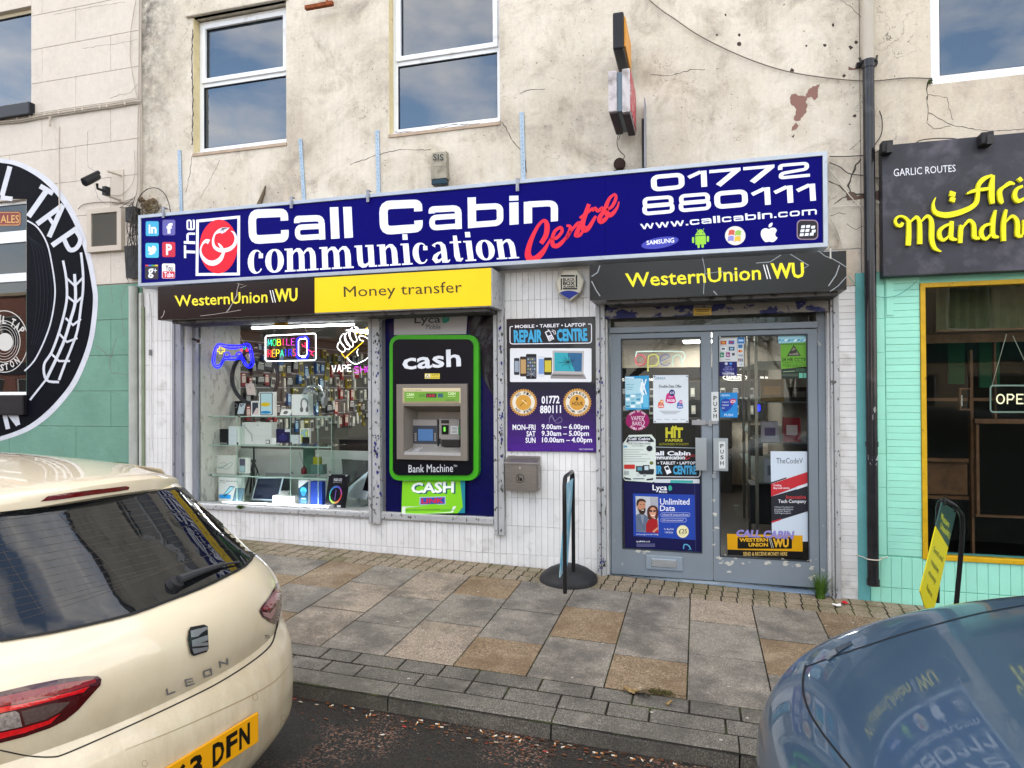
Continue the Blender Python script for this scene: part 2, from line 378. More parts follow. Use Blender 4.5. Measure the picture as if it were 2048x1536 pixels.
def wall(name, x0, x1, z0, z1, y, th, holes, m, parent, hm=None):
    xs = sorted({x0, x1, *[h[i] for h in holes for i in (0,1)]}); zs = sorted({z0, z1, *[h[i] for h in holes for i in (2,3)]})
    mb = MB()
    def cell(i, j):
        if not (0 <= i < len(xs)-1 and 0 <= j < len(zs)-1): return False
        cx, cz = (xs[i]+xs[i+1])/2,(zs[j]+zs[j+1])/2
        return not any(h[0] < cx < h[1] and h[2] < cz < h[3] for h in holes)
    for i in range(len(xs)-1):
        for j in range(len(zs)-1):
            if not cell(i, j): continue
            a, b, c, d = xs[i], xs[i+1], zs[j], zs[j+1]
            mb.add([(a, y, c),(b, y, c),(b, y, d),(a, y, d)],[(0,1,2,3)], m)
            mb.add([(a, y+th, c),(b, y+th, c),(b, y+th, d),(a, y+th, d)],[(3,2,1,0)], m)
            rm = hm or m
            if not cell(i-1, j): mb.add([(a, y, c),(a, y, d),(a, y+th, d),(a, y+th, c)],[(0,1,2,3)], rm)
            if not cell(i+1, j): mb.add([(b, y, c),(b, y, d),(b, y+th, d),(b, y+th, c)],[(3,2,1,0)], rm)
            if not cell(i, j-1): mb.add([(a, y, c),(b, y, c),(b, y+th, c),(a, y+th, c)],[(3,2,1,0)], rm)
            if not cell(i, j+1): mb.add([(a, y, d),(b, y, d),(b, y+th, d),(a, y+th, d)],[(0,1,2,3)], rm)
    return ob(name, mb, None, parent)
def bars(mb, x0, x1, z0, z1, y0, y1, w, m=None):       # a mitred rectangular frame
    o = [(x0, z0),(x1, z0),(x1, z1),(x0, z1)]; q = [(x0+w, z0+w),(x1-w, z0+w),(x1-w, z1-w),(x0+w, z1-w)]
    v = [(a, y0, b) for a, b in o] + [(a, y0, b) for a, b in q] + [(a, y1, b) for a, b in o] + [(a, y1, b) for a, b in q]; f = []
    for i in range(4):
        j = (i+1) % 4; f += [(i, j, j+4, i+4),(i+8, i+12, j+12, j+8),(i, i+8, j+8, j),(i+4, j+4, j+12, i+12)]
    mb.add(v, f, m)
def upvc(parent, x0, x1, z0, z1, y, tz=None, fw=.05, sash=True, sill=True, glass=None, label=None, m=None):
    m = m or M_PVC
    mb = MB(); bars(mb, x0, x1, z0, z1, y, y+.06, fw)
    if tz: mb.box(x0+fw, x1-fw, y+.002, y+.058, tz-.028, tz+.028)
    w = ob('window', mb, m, parent, bevel=.004)
    if label: w['label'] = label
    panes = [(x0+fw, x1-fw, z0+fw, (tz-.028) if tz else z1-fw, False)]
    if tz: panes.append((x0+fw-.012, x1-fw+.012, tz+.012, z1-fw+.012, sash))
    for a, b, c, d, s in panes:
        if s:
            q = MB(); bars(q, a, b, c, d, y-.018, y+.03, .048); ob('sash', q, m, w, bevel=.005); a += .045; b -= .045; c += .045; d -= .045
        g = MB(); g.box(a-.004, b+.004, y+.022, y+.026, c-.004, d+.004); ob('pane', g, glass or GL_UP, w)
        g = MB(); bars(g, a-.001, b+.001, c-.001, d+.001, y+.008, y+.021, .006); ob('gasket', g, M_BLKP, w)
    if sill:
        q = MB(); q.box(x0-.02, x1+.02, y-.05, y+.02, z0-.03, z0-.002); ob('sill', q, m, w, bevel=.004)
    return w
def tiles(parent, x0, x1, z0, z1, y, tw, thh, m, gap=.0022, offx=0, offz=0, name='tile', jit=0.0012, stuff=False, b=.0018):
    """ceramic tiles over x0..x1, z0..z1; full ones share one mesh"""
    nx = max(1, round((x1-x0)/tw)); nz_ = max(1, round((z1-z0)/thh)); tw = (x1-x0)/nx; thh = (z1-z0)/nz_
    base = bevbox(tw-gap, .010, thh-gap, b, 'y')
    base = MB(); s = bevbox(tw-gap, thh-gap, .010, b)
    base.add([(a, -h, c) for a, c, h in s.v],[q[::-1] for q in s.f])
    if stuff:
        mb = MB()
        for i in range(nx):
            for j in range(nz_):
                dx, dy, dz = x0+(i+.5)*tw, y+random.uniform(0, jit), z0+(j+.5)*thh; mb.add([(a+dx, c+dy, d+dz) for a, c, d in base.v], base.f)
        return ob(name, mb, m, parent, kind='stuff')
    me = base.mesh(name); me.materials.append(m)
    for i in range(nx):
        for j in range(nz_):
            part(name, me, (x0+(i+.5)*tw, y+random.uniform(0, jit), z0+(j+.5)*thh), parent, rot=(random.gauss(0, .002),0, random.gauss(0, .004)))
    return me
def wire(name, pts, r, m, parent=None, k=5, n=6):
    q = [Vector(p) for p in smooth2([tuple(p) for p in pts], k)] if len(pts) > 2 else pts
    return ob(name, MB().tube(q, r, n=n), m, parent, smooth=True)
def px(pts, y=-.02): return [W(a, b, y) for a, b in pts]

# ================================================================ the three buildings
PUB = thing('pub_building', 'pale pink and sage green painted pub building at the left with a black record mural', 'building', (-8,0,0))
SHOP = thing('shop_building', 'two storey phone shop building with stained cream render above white tiles', 'building', (-2,0,0))
REST = thing('restaurant_building', 'restaurant building at the right with mint green tiles under grey cream render', 'building', (4,0,0))
TOPZ = 8.6
def shell(parent, x0, x1):         # floors, back, roof: what stops the sun from coming through
    mb = MB(); mb.box(x0, x1,6.2,6.4,-.6, TOPZ); ob('back_wall', mb, M_REND2, parent)
    mb = MB(); mb.box(x0, x0+.12, .27,6.2,-.6, TOPZ); mb.box(x1-.12, x1, .27,6.2,-.6, TOPZ); ob('party_wall', mb, mat('interior_wall', '#6f6a60', .8), parent)
    mb = MB(); mb.box(x0+.12, x1-.12, .27,6.2,2.62,2.85); ob('upper_floor', mb, mat('ceiling_grey', '#8b8982', .8), parent)
    mb = MB(); mb.box(x0, x1,-.05,6.4, TOPZ, TOPZ+.2); ob('roof', mb, M_ROOFS, parent)
    mb = MB(); mb.box(x0+.13, x1-.13,1.6,1.65,2.86, TOPZ-.02); ob('upstairs_partition', mb, mat('dim_room_wall', '#3f4347', .8), parent)
shell(SHOP, -5.745,1.245); shell(REST, 1.25,9); shell(PUB, -14,-5.75)

# ---- shop: rendered upper wall with two sash windows
wl = (-5.085,-3.965,3.985,5.42); wm = (-2.836,-1.727,3.94,5.62)
wall('rendered_wall', -5.745,1.245,2.60, TOPZ, 0, .27,[wl, wm], M_REND, SHOP)
for (a, b, c, d), tz in ((wl, 4.74),(wm, 4.66)):
    upvc(SHOP, a+.002, b-.002, c+.03, d-.01, .09, tz-.0)
mb = MB(); mb.box(-5.16,-3.93,-.035, .05,5.42,5.60); mb.box(-2.90,-1.65,-.03, .05,5.62,5.8); ob('lintel', mb, M_REND, SHOP, bevel=.01)
mb = MB(); mb.box(-5.09,-3.96,-.012, .09,3.955,3.985); mb.box(-2.84,-1.72,-.012, .09,3.91,3.94); ob('window_ledge', mb, mat('pinkish_ledge', '#a89684', .8, var=.2), SHOP)
# yellowish painted left reveals
M_REV = mat('yellowed_reveal_paint', '#d3c49a', .8, var=.12, vscale=9, bump=.4, bscale=40, dirt='#8d7350', dscale=15, dthr=(.64, .70))
mb = MB()
for (a, b, c, d) in (wl, wm): mb.box(a-.0, a+.004, .003, .089, c+.005, d-.005)
ob('reveal_paint', mb, M_REV, SHOP)
# flaked patch, cracks and damage in the render, each with its own outline
S = Sheet(0, step=.0006)
def jag(pts, a=1.3, step=2.5):
    o = []
    for i in range(len(pts)):
        p, q = pts[i], pts[(i+1) % len(pts)]; n = max(1, int(math.hypot(q[0]-p[0], q[1]-p[1])/step))
        for k in range(n): o.append((p[0]+(q[0]-p[0])*k/n+random.uniform(-a, a), p[1]+(q[1]-p[1])*k/n+random.uniform(-a, a)))
    return o
S.poly(jag([(1640,167),(1637,180),(1634,198),(1628,200),(1622,194),(1614,196),(1612,205),(1615,213),(1612,225),(1605,232),(1600,241),(1592,243),(1588,237),(1592,222),(1590,214),(1581,208),(1579,196),(1584,190),(1592,188),(1601,192),(1612,192),(1617,180),(1624,173),(1632,171)]), '#7d5a50')
S.poly([(1592,245),(1597,252),(1592,259),(1583,262),(1584,254)], '#7d5a50')
S.poly([(1590,268),(1587,276),(1583,273)], '#4d3a33')
S.poly([(1697,133),(1707,137),(1725,130),(1725,135),(1707,140),(1697,140)], '#6e4a42')
for p in ((1583,141,5),(1649,91,4),(1666,50,4),(1702,95,5),(1712,84,4),(1613,91,3),(1479,70,4),(1478,88,5),(1688,151,4),(1709,232,4),(1434,70,3),(1451,30,3)):
    S.poly([(p[0]+p[2]*random.uniform(.5,1.2)*math.cos(a), p[1]+p[2]*random.uniform(.5,1.2)*math.sin(a)) for a in [i*.9 for i in range(7)]], '#3a2a24')
S.done('flaked_patch', SHOP, kind='stuff')
def cracks(name, lst, parent, y=0, c='#3a322b'):
    S = Sheet(y, step=.0004)
    for pts, w in lst:
        q = []
        for i in range(len(pts)-1):
            (a, b),(cc, d) = pts[i], pts[i+1]; n = max(2, int(math.hypot(cc-a, d-b)/6))
            for k in range(n): q.append((a+(cc-a)*k/n+random.uniform(-1.1,1.1), b+(d-b)*k/n+random.uniform(-1.1,1.1)))
        q.append(pts[-1]); S.rib(q, [w*random.uniform(.5,1.2) for _ in q], c); S.k = 1.
    return S.done(name, parent, kind='stuff')
cracks('render_crack', [([(1000,240),(1012,256),(1028,285),(1041,300),(1050,318),(1053,345)],1.6),([(700,330),(760,308),(800,300),(862,299)],1.3),
    ([(790,265),(850,263),(905,250),(960,247)],1.4),([(1040,187),(1060,180),(1090,178)],1.2),([(1300,150),(1340,152),(1380,140),(1410,139)],1.4),
    ([(1680,0),(1700,12),(1722,35)],1.0),([(385,60),(384,130),(386,200),(384,290)],2.6),([(384,310),(380,345),(372,385)],1.0),([(402,395),(420,360),(440,320)], .8)], SHOP)
cracks('deep_crack', [([(1722,318),(1712,330),(1706,345),(1700,362),(1696,372),(1702,384),(1712,390),(1722,388),(1740,396)],4.5),([(1696,390),(1686,396),(1668,408)],2.2),
    ([(1658,362),(1680,372),(1694,386)],2.2),([(1660,432),(1678,426),(1692,428)],1.4),([(1694,448),(1712,460),(1726,452)],1.2),([(1699,300),(1712,290),(1722,280)],1.0)], SHOP)
S = Sheet(0, step=.0007)
S.poly([(1692,386),(1702,383),(1714,392),(1728,388),(1744,386),(1760,379),(1762,400),(1745,399),(1728,397),(1710,400),(1694,401)], '#5b463c'); S.done('broken_render', SHOP, kind='stuff')

# ---- shop: ground floor openings
opn = [(-5.20,-1.80, .28,2.30),(-.775,1.005,-.6,2.30)]
wall('ground_floor_wall', -5.745,1.245,-.6,2.60, .010, .26, opn, M_GROUT, SHOP)
tiles(SHOP, -4.46,-1.69, .255, .328,0, .056, .073, M_TILEW)
tiles(SHOP, -4.46,-1.69, .005, .252,0, .056, .247, M_TILEW)
tiles(SHOP, -4.46,-1.69,-.245, .002,0, .056, .247, M_TILEW)
tiles(SHOP, -1.69,-.862,-.245,2.555,0, .0553, .2545, M_TILEW)
tiles(SHOP, -5.71,-5.33,-.30,2.55,0, .054, .258, M_TILEW, name='far_tile', stuff=True)
tiles(SHOP, -5.33,-4.46,-.30, .328,0, .056, .25, M_TILEW, name='low_tile', stuff=True)
tiles(SHOP, 1.078,1.236,-.25,2.30,0, .160, .0525, M_TILEW, name='narrow_tile')
mb = MB(); mb.box(1.078,1.236, .0, .009,2.305,2.59); ob('cracked_render', mb, M_REND2, SHOP)
# tiled reveals beside shop window and door
mb = MB(); mb.box(-5.199,-5.194, .012, .12, .345,2.24); mb.box(-.774,-.768, .012, .16,-.3,2.12); mb.box(.998,1.004, .012, .16,-.3,2.12)
ob('reveal_tiles', mb, M_TILEW, SHOP)
mb = MB()
for k in range(9): mb.box(-5.1945,-5.1935, .012, .12, .4+k*.235, .403+k*.235)
for k in range(45): mb.box(.9965, .9975, .012, .16,-.2+k*.0525,-.197+k*.0525)
ob('reveal_joint', mb, M_GROUT, SHOP, kind='stuff')
# worn guide posts of the roller shutters
for k, (a, b, c, m_) in enumerate(((-5.322,-5.212, .20, M_STEEL),(-3.047,-2.925, .22, M_STEELW),(-1.79,-1.695, .18, M_STEELW),(-.858,-.778,-.16, M_STEELW),(1.01,1.072,-.22, M_STEELW))):
    y0 = -.045
    mb = MB(); mb.box(a, b, y0, .012, c, 2.235)
    o = ob('shutter_guide', mb, m_, SHOP, bevel=.004)
    q = MB(); q.box(a+.035 if k < 4 else a+.015, a+.042 if k < 4 else a+.022, y0-.004, y0-.0005, c+.01,2.22); ob('guide_slot', q, mat('slot_shade', (.09, .09, .1), .7), SHOP)
mb = MB(); random.seed(3)
S = Sheet(-.047, step=.0006)
for (cx, cy, sx, sy, n) in ((752,895,5,22,26),(1003,860,4,55,34),(756,700,6,100,22),(1203,1130,6,30,20),(1002,680,5,80,20),(1200,790,5,150,24),(1668,1190,6,10,10),(757,960,6,60,14)):
    for i in range(n):
        x, y = random.gauss(cx, sx*.6), random.gauss(cy, sy*.5); r = random.uniform(.6,2.6)
        if abs(x-cx) > 9: continue
        S.poly([(x+r*.8*random.uniform(.6,1.3)*math.cos(a*1.05), y+r*1.6*random.uniform(.6,1.3)*math.sin(a*1.05)) for a in range(6)], '#20246a' if i % 3 else '#26221f'); S.k = 1+.02*i
S.done('paint_chip', SHOP, kind='stuff')
# sills
mb = MB(); mb.box(-5.20,-3.05,-.03, .16, .275, .318); mb.box(-2.924,-1.80,-.03, .16, .27, .325); ob('window_sill', mb, M_STEELW, SHOP, bevel=.005)
# head of the shop window, its roller box front below the sign box
mb = MB(); mb.box(-5.205,-2.99,-.02, .12,2.178,2.238); mb.box(-2.988,-1.70,-.02, .12,2.225,2.24); ob('window_head', mb, mat('grimy_head_paint', '#6c6a6a', .55, var=.2, vscale=6, dirt='#3c3a3a', dscale=14, dthr=(.55, .62)), SHOP, bevel=.004)
mb = MB(); mb.box(-5.199,-5.15, .10, .16, .32,2.177); mb.box(-3.06,-2.915, .10, .16, .32,2.177)
ob('window_jamb', mb, M_STEEL, SHOP, bevel=.004)
mb = MB(); mb.box(-5.15,-3.06, .135, .141, .315,2.176); ob('shop_pane', mb, GL_SHOP, SHOP)
# door head: flaking blue over grey lath, sticker, fanlight with the number 26
mb = MB(); mb.box(-.776,1.004,-.03, .03,2.105,2.205)
ob('door_head', mb, mat('flaking_blue_lath', '#1d2152', .5, var=.15, dirt='#77746f', dscale=9, dthr=(.50, .53), stretch=(.7,1,1)), SHOP, bevel=.003)
mb = MB(); mb.box(-.776,1.004,-.01, .05,2.212,2.30); ob('door_roller', mb, mat('rust_brown_lath', '#3a2c26', .7, var=.4, vscale=20), SHOP)
FL = MB(); FL.box(-.75, .93, .135, .139,2.04,2.12); ob('fanlight_pane', FL, GL_SHOP, SHOP)
DY = .12
def X(p, y=DY): return W(p, 900, y).x
def Z(p, q, y=DY): return W(p, q, y).z
xa, xb, xc = X(1222), X(1425), X(1636)
zt = Z(1400,664); zb = -.135
mb = MB(); mb.box(-.766, xa-.002, DY-.02, DY+.05,-.2,2.12); mb.box(xc+.002, .996, DY-.02, DY+.05,-.2,2.12); mb.box(xa-.002, xc+.002, DY-.045, DY+.05, zt+.006, zt+.058)
ob('door_frame', mb, M_DOORG, SHOP, bevel=.004)
mb = MB(); mb.box(-.766, .996, DY-.10, DY+.06,-.30,-.160); ob('threshold', mb, mat('blue_grey_threshold', '#7f93a8', .45, .3, var=.15, vscale=8), SHOP, bevel=.006)
def leaf(x0, x1, gx0, gx1, gz0, gz1, lab):
    mb = MB()
    o = [(x0, zb),(x1, zb),(x1, zt),(x0, zt)]; q = [(gx0, gz0),(gx1, gz0),(gx1, gz1),(gx0, gz1)]
    y0, y1 = DY-.022, DY+.022
    v = [(a, y0, b) for a, b in o] + [(a, y0, b) for a, b in q] + [(a, y1, b) for a, b in o] + [(a, y1, b) for a, b in q]; f = []
    for i in range(4):
        j = (i+1) % 4; f += [(i, j, j+4, i+4),(i+8, i+12, j+12, j+8),(i, i+8, j+8, j),(i+4, j+4, j+12, i+12)]
    mb.add(v, f)
    d = ob('door', mb, M_DOORG, SHOP, bevel=.003, label=lab)
    g = MB(); g.box(gx0-.002, gx1+.002, DY+.004, DY+.008, gz0-.002, gz1+.002); ob('pane', g, GL_SHOP, d)
    g = MB(); bars(g, gx0-.001, gx1+.001, gz0-.001, gz1+.001, y0-.004, y0+.012, .009); ob('glazing_bead', g, mat('dark_bead', '#30363d', .5), d)
    return d
DL = leaf(xa+.002, xb-.002, X(1244), X(1403), Z(1330,1101), Z(1330,676), 'grey door leaf with letterbox and hasp')
DR = leaf(xb+.002, xc-.002, X(1438), X(1616), Z(1530,1117), Z(1530,670), 'grey door leaf with flaking paint on its bottom rail')
for (a, b, dd) in ((1391,1413, DL),(1427,1456, DR)):
    mb = MB(); x0, x1 = X(a, .06), X(b, .06); z0, z1 = Z(1420,941, .06), Z(1420,876, .06)
    mb.box(x0, x1, .055, .062, z0, z1); n = 9
    for k in range(n):
        w_ = (x1-x0)/n; mb.box(x0+k*w_+.002, x0+(k+1)*w_-.002, .050, .055, z0, z1)
    mb.box((x0+x1)/2-.02,(x0+x1)/2+.02, .0625, .0975, z0+.03, z0+.06); mb.box((x0+x1)/2-.02,(x0+x1)/2+.02, .0625, .0975, z1-.06, z1-.03)
    ob('pull_handle', mb, mat('ribbed_aluminium', '#9aa1a8', .3, .8), dd)
mb = MB(); mb.box(X(1291), X(1364), .086, .0975, Z(1325,1138), Z(1325,1110)); ob('letterbox', mb, mat('letterbox_grey', '#8d99a5', .35, .3), DL, bevel=.004)
mb = MB(); mb.box(X(1302), X(1352), .078, .086, Z(1325,1132), Z(1325,1116)); ob('letterbox_flap', mb, mat('letterbox_flap_silver', '#b9bfc4', .25, .8), DL, bevel=.003)
mb = MB(); mb.box(X(1384), X(1412), .088, .097, Z(1400,850), Z(1400,840)); mb.box(X(1412), X(1436), .086, .097, Z(1420,848), Z(1420,843)); mb.box(X(1417), X(1424), .075, .086, Z(1420,852), Z(1420,840)); ob('hasp', mb, mat('dull_hasp_steel', '#8b8c90', .35, .8), DL, bevel=.002)
c_ = W(1428,952, .095); mb = MB(); mb.tube([c_+Vector((0, .004,0)), c_+Vector((0,-.012,0))], .018, n=14); ob('lock_cylinder', mb, mat('ribbed_aluminium', '#9aa1a8', .3, .8), DR)
# peeled paint on the doors
S = Sheet(DY-.0225, step=.0005); random.seed(5)
for (cx, cy, sx, sy, n) in ((1450,1125,10,8,8),(1470,1122,14,3,6),(1583,1124,14,4,7),(1625,1150,3,12,7),(1290,1104,14,2,5),(1533,1124,6,4,3),(1403,845,5,5,3),(1432,1050,2,25,4),(1320,662,40,2,6),(1370,658,20,2,4)):
    for i in range(n):
        x, y = random.gauss(cx, sx), random.gauss(cy, sy); r = random.uniform(1.2,4.5); a0 = [random.uniform(.5,1.3) for _ in range(9)]
        S.poly([(x+r*1.5*a0[k]*math.cos(k*.698), y+r*.8*a0[k]*math.sin(k*.698)) for k in range(9)], '#b9b7ae'); S.k = 1+.03*i
S.done('peeled_paint', SHOP, kind='stuff')

# ---- fittings between pub and shop: pipe, trunking
mb = MB(); mb.tube([(-5.82,-.045,-.1),(-5.82,-.045,2.62)], .045, n=12); o = ob('downpipe', mb, mat('grey_cream_pipe', '#9fa29c', .4, var=.15, vscale=4), None, smooth=True); tag(o, 'pale grey pipe running down between the green pub wall and the white tiles', 'pipe')
mb = MB(); mb.box(-5.765,-5.735,-.03, .0,-.1,2.55); o = ob('cable_trunking', mb, mat('white_trunking', '#bcbeb8', .5, var=.1), None); tag(o, 'narrow pale cable trunking beside the thicker grey pipe left of the shop', 'trunking')
mb = MB(); mb.box(-5.735,-5.712,-.02, .0,-.1,2.4); ob('olive_edge_strip', mb, mat('olive_paint', '#7f8a72', .6, var=.1), SHOP)
wire('tile_cable', px([(297,588),(300,612),(302,640),(302,700),(302,800),(303,900)],-.008), .005, M_TILEW, SHOP)
mb = MB(); c_ = W(301,705,-.012); mb.box(c_.x-.015, c_.x+.015,-.02,-.008, c_.z-.03, c_.z+.03); ob('cable_clip', mb, mat('clip_grey', '#6f7072', .5), SHOP)

# ---- restaurant: rendered wall, mint tiles, window
wr = (1.742,3.3,3.83,5.3); ry = (1.655,5.2, .175,2.30)
wall('rendered_wall', 1.25,9,2.405, TOPZ, .0, .27,[wr], M_REND2, REST)
upvc(REST, wr[0]+.002, wr[1]-.002, wr[2]+.002, wr[3]-.01, .015, None, fw=.065, sill=False)
wall('ground_floor_wall', 1.25,9,-.6,2.405, .010, .26,[ry], M_MINTG, REST, hm=M_MINTS)
mb = MB(); mb.box(1.20,1.285,-.012, .009,-.3,2.40); ob('painted_edge_strip', mb, M_MINTS, REST)
xt = W(1772,800,0).x
tiles(REST, xt, 1.652, .185,2.36,0, .23, .0533, M_MINT)
for k in range(7):
    z0 = .185+k*.256
xq = W(1752,800,0).x
tiles(REST, xq, xt-.004, .185,2.30,0, .08, .257, M_MINT, name='edge_tile')
tiles(REST, 1.29, xq-.004, .185,2.30,0, .05, .257, M_MINT, name='edge_tile')
tiles(REST, 1.29,3.4,-.065, .172,0, .0735, .236, M_MINT, name='base_tile')
tiles(REST, 1.29,3.4,-.305,-.068,0, .0735, .236, M_MINT, name='base_tile')
mb = MB(); a_ = W(1772,560); b_ = W(1787,630); mb.box(a_.x, b_.x, -.008,-.001, b_.z, a_.z-.0); ob('fixing_plate', mb, M_MINT, REST)
M_YEL = mat('yellow_gloss_paint', '#c49a1c', .35, var=.14, vscale=12, bump=.2, dirt='#8a6a18', dscale=24, dthr=(.6, .7))
mb = MB(); bars(mb, ry[0]-.002, ry[1], ry[2]-.004, ry[3],-.012, .06, .036)
wy = ob('window', mb, M_YEL, REST, bevel=.004, label='large restaurant window in a yellow painted frame')
mb = MB(); mb.box(ry[0]+.03, ry[1]-.03, .02, .024, ry[2]+.03, ry[3]-.03); ob('pane', mb, GL_REST, wy)
cracks('render_crack', [([(1856,165),(1853,178),(1856,190),(1854,200)],2.8),([(1856,190),(1880,193),(1895,196),(1898,215),(1905,240)],1.2),([(1854,200),(1857,225),(1853,245),(1868,258)],1.3),
    ([(1857,225),(1880,238),(1905,250),(1945,258),(1985,262),(2048,258)],1.3),([(1868,258),(1900,252)],1.)], REST)
mb = MB(); bm_ = W(1859,166,0)
for i in range(40): 
    a = Vector((random.gauss(0, .012), random.gauss(-.012, .006), random.gauss(0, .012))); p = bm_+a; mb.add([p, p+Vector((.01,-.004, .004)), p+Vector((.002,-.006, .012))],[(0,1,2)])
ob('moss_clump', mb, mat('moss_green', '#33421a', .9), REST, kind='stuff')

# ---- pub: lined render blocks above, green blocks below, windows
x0p = W(84,60,0).x; x1p = W(221,60,0).x; BL = x1p-x0p
zc = [W(172,80,0).z, W(172,150,0).z]; CH = zc[0]-zc[1]
up_w = (-9.3, W(62,100).x, W(30,213).z, W(50,14).z); lo_w = (-9.4, W(52,600).x, W(25,790).z, W(30,400).z)
wall('masonry_wall', -14,-5.75,-.6, TOPZ, .012, .26,[up_w, lo_w], mat('recessed_joint', '#8f867e', .85), PUB, hm=M_PUB)
zg = 2.66; rows = []; z = zc[0]
while z < 6.6: z += CH
while z > -.5: rows.append((z-CH, z)); z -= CH
def blockcells(x0, x1, z0, z1, holes):
    cells = [(x0, x1, z0, z1)]
    for h in holes:
        o = []
        for a, b, c, d in cells:
            if h[1] <= a or h[0] >= b or h[3] <= c or h[2] >= d: o.append((a, b, c, d)); continue
            if a < h[0]: o.append((a, h[0], c, d))
            if b > h[1]: o.append((h[1], b, c, d))
            a2, b2 = max(a, h[0]), min(b, h[1])
            if c < h[2]: o.append((a2, b2, c, h[2]))
            if d > h[3]: o.append((a2, b2, h[3], d))
        cells = o
    return cells
for i, (z0, z1) in enumerate(rows):
    xx = x0p + (BL/2 if i % 2 else 0) - BL*4
    while xx < -5.75:
        a, b = max(xx, -9.8), min(xx+BL, -5.752)
        if b-a > .03:
            for lo, hi, m_ in ((max(z0, zg), z1, M_PUB),(z0, min(z1, zg), M_GREEN)):
                if hi-lo < .02: continue
                for (p, q, r, s) in blockcells(a, b, lo, hi, [up_w, lo_w]):
                    if q-p < .02 or s-r < .02: continue
                    e = .0015; mb = MB(); v = bevbox(q-p-2*e, s-r-2*e, .012, .003); mb.add([((p+q)/2+u, -h, (r+s)/2+w) for u, w, h in v.v],[t[::-1] for t in v.f])
                    ob('render_block', mb, m_, PUB)
        xx += BL
cracks('render_crack', [([(220,198),(240,190),(262,186),(278,165)],1.0),([(105,30),(150,20),(200,12),(250,4)], .8),([(165,97),(200,92),(250,85),(275,78)], .8),([(176,260),(174,300),(176,335),(200,348)], .8),
    ([(185,360),(196,395),(214,410)], .8),([(226,605),(222,575)], .8),([(258,558),(242,600),(248,670)],1.0),([(232,675),(222,715),(190,690)],1.2),([(218,716),(222,745),(258,750)], .8)], PUB, y=-.0, c='#6b655c')
upvc(PUB, up_w[0], up_w[1], up_w[2], up_w[3], .05, None, fw=.045, sill=False, m=mat('cream_frame', '#b0a58c', .5))
mb = MB(); a_ = W(70,208); b_ = W(0,238); mb.box(-9.4, a_.x, -.07, .02, W(40,237).z, W(40,212).z); ob('window_ledge', mb, mat('chipped_black_sill', (.015, .017, .022), .4, dirt='#8d8678', dscale=12, dthr=(.7, .72)), PUB, bevel=.01)
mb = MB(); a_ = W(54,790); mb.box(-9.4, a_.x, -.05, .02, W(25,830).z, W(25,790).z); ob('window_ledge', mb, M_BLK, PUB, bevel=.01)
# lower pub window: frame with three rails
wx = lo_w
z1_, z2_, z3_, z4_ = W(25,460).z, W(25,483).z, W(25,545).z, W(25,562).z
mb = MB(); bars(mb, wx[0], wx[1]+.0, wx[2], wx[3], .05, .10, .035); mb.box(wx[0]+.035, wx[1]-.035, .045, .1, z2_, z1_); mb.box(wx[0]+.035, wx[1]-.035, .045, .1, z4_, z3_)
wp = ob('window', mb, M_PVC, PUB, bevel=.004, label='pub window with white rails and a round etched record logo')
for a, b in ((wx[2]+.03, z4_+.004),(z3_-.004, z2_+.004),(z1_-.004, wx[3]-.03)):
    g = MB(); g.box(wx[0]+.03, wx[1]-.03, .07, .074, a, b); ob('pane', g, glassm('pub_glass', 1.45,(.4, .4, .4), body=(.015, .012, .012), bodyfac=.5), wp)
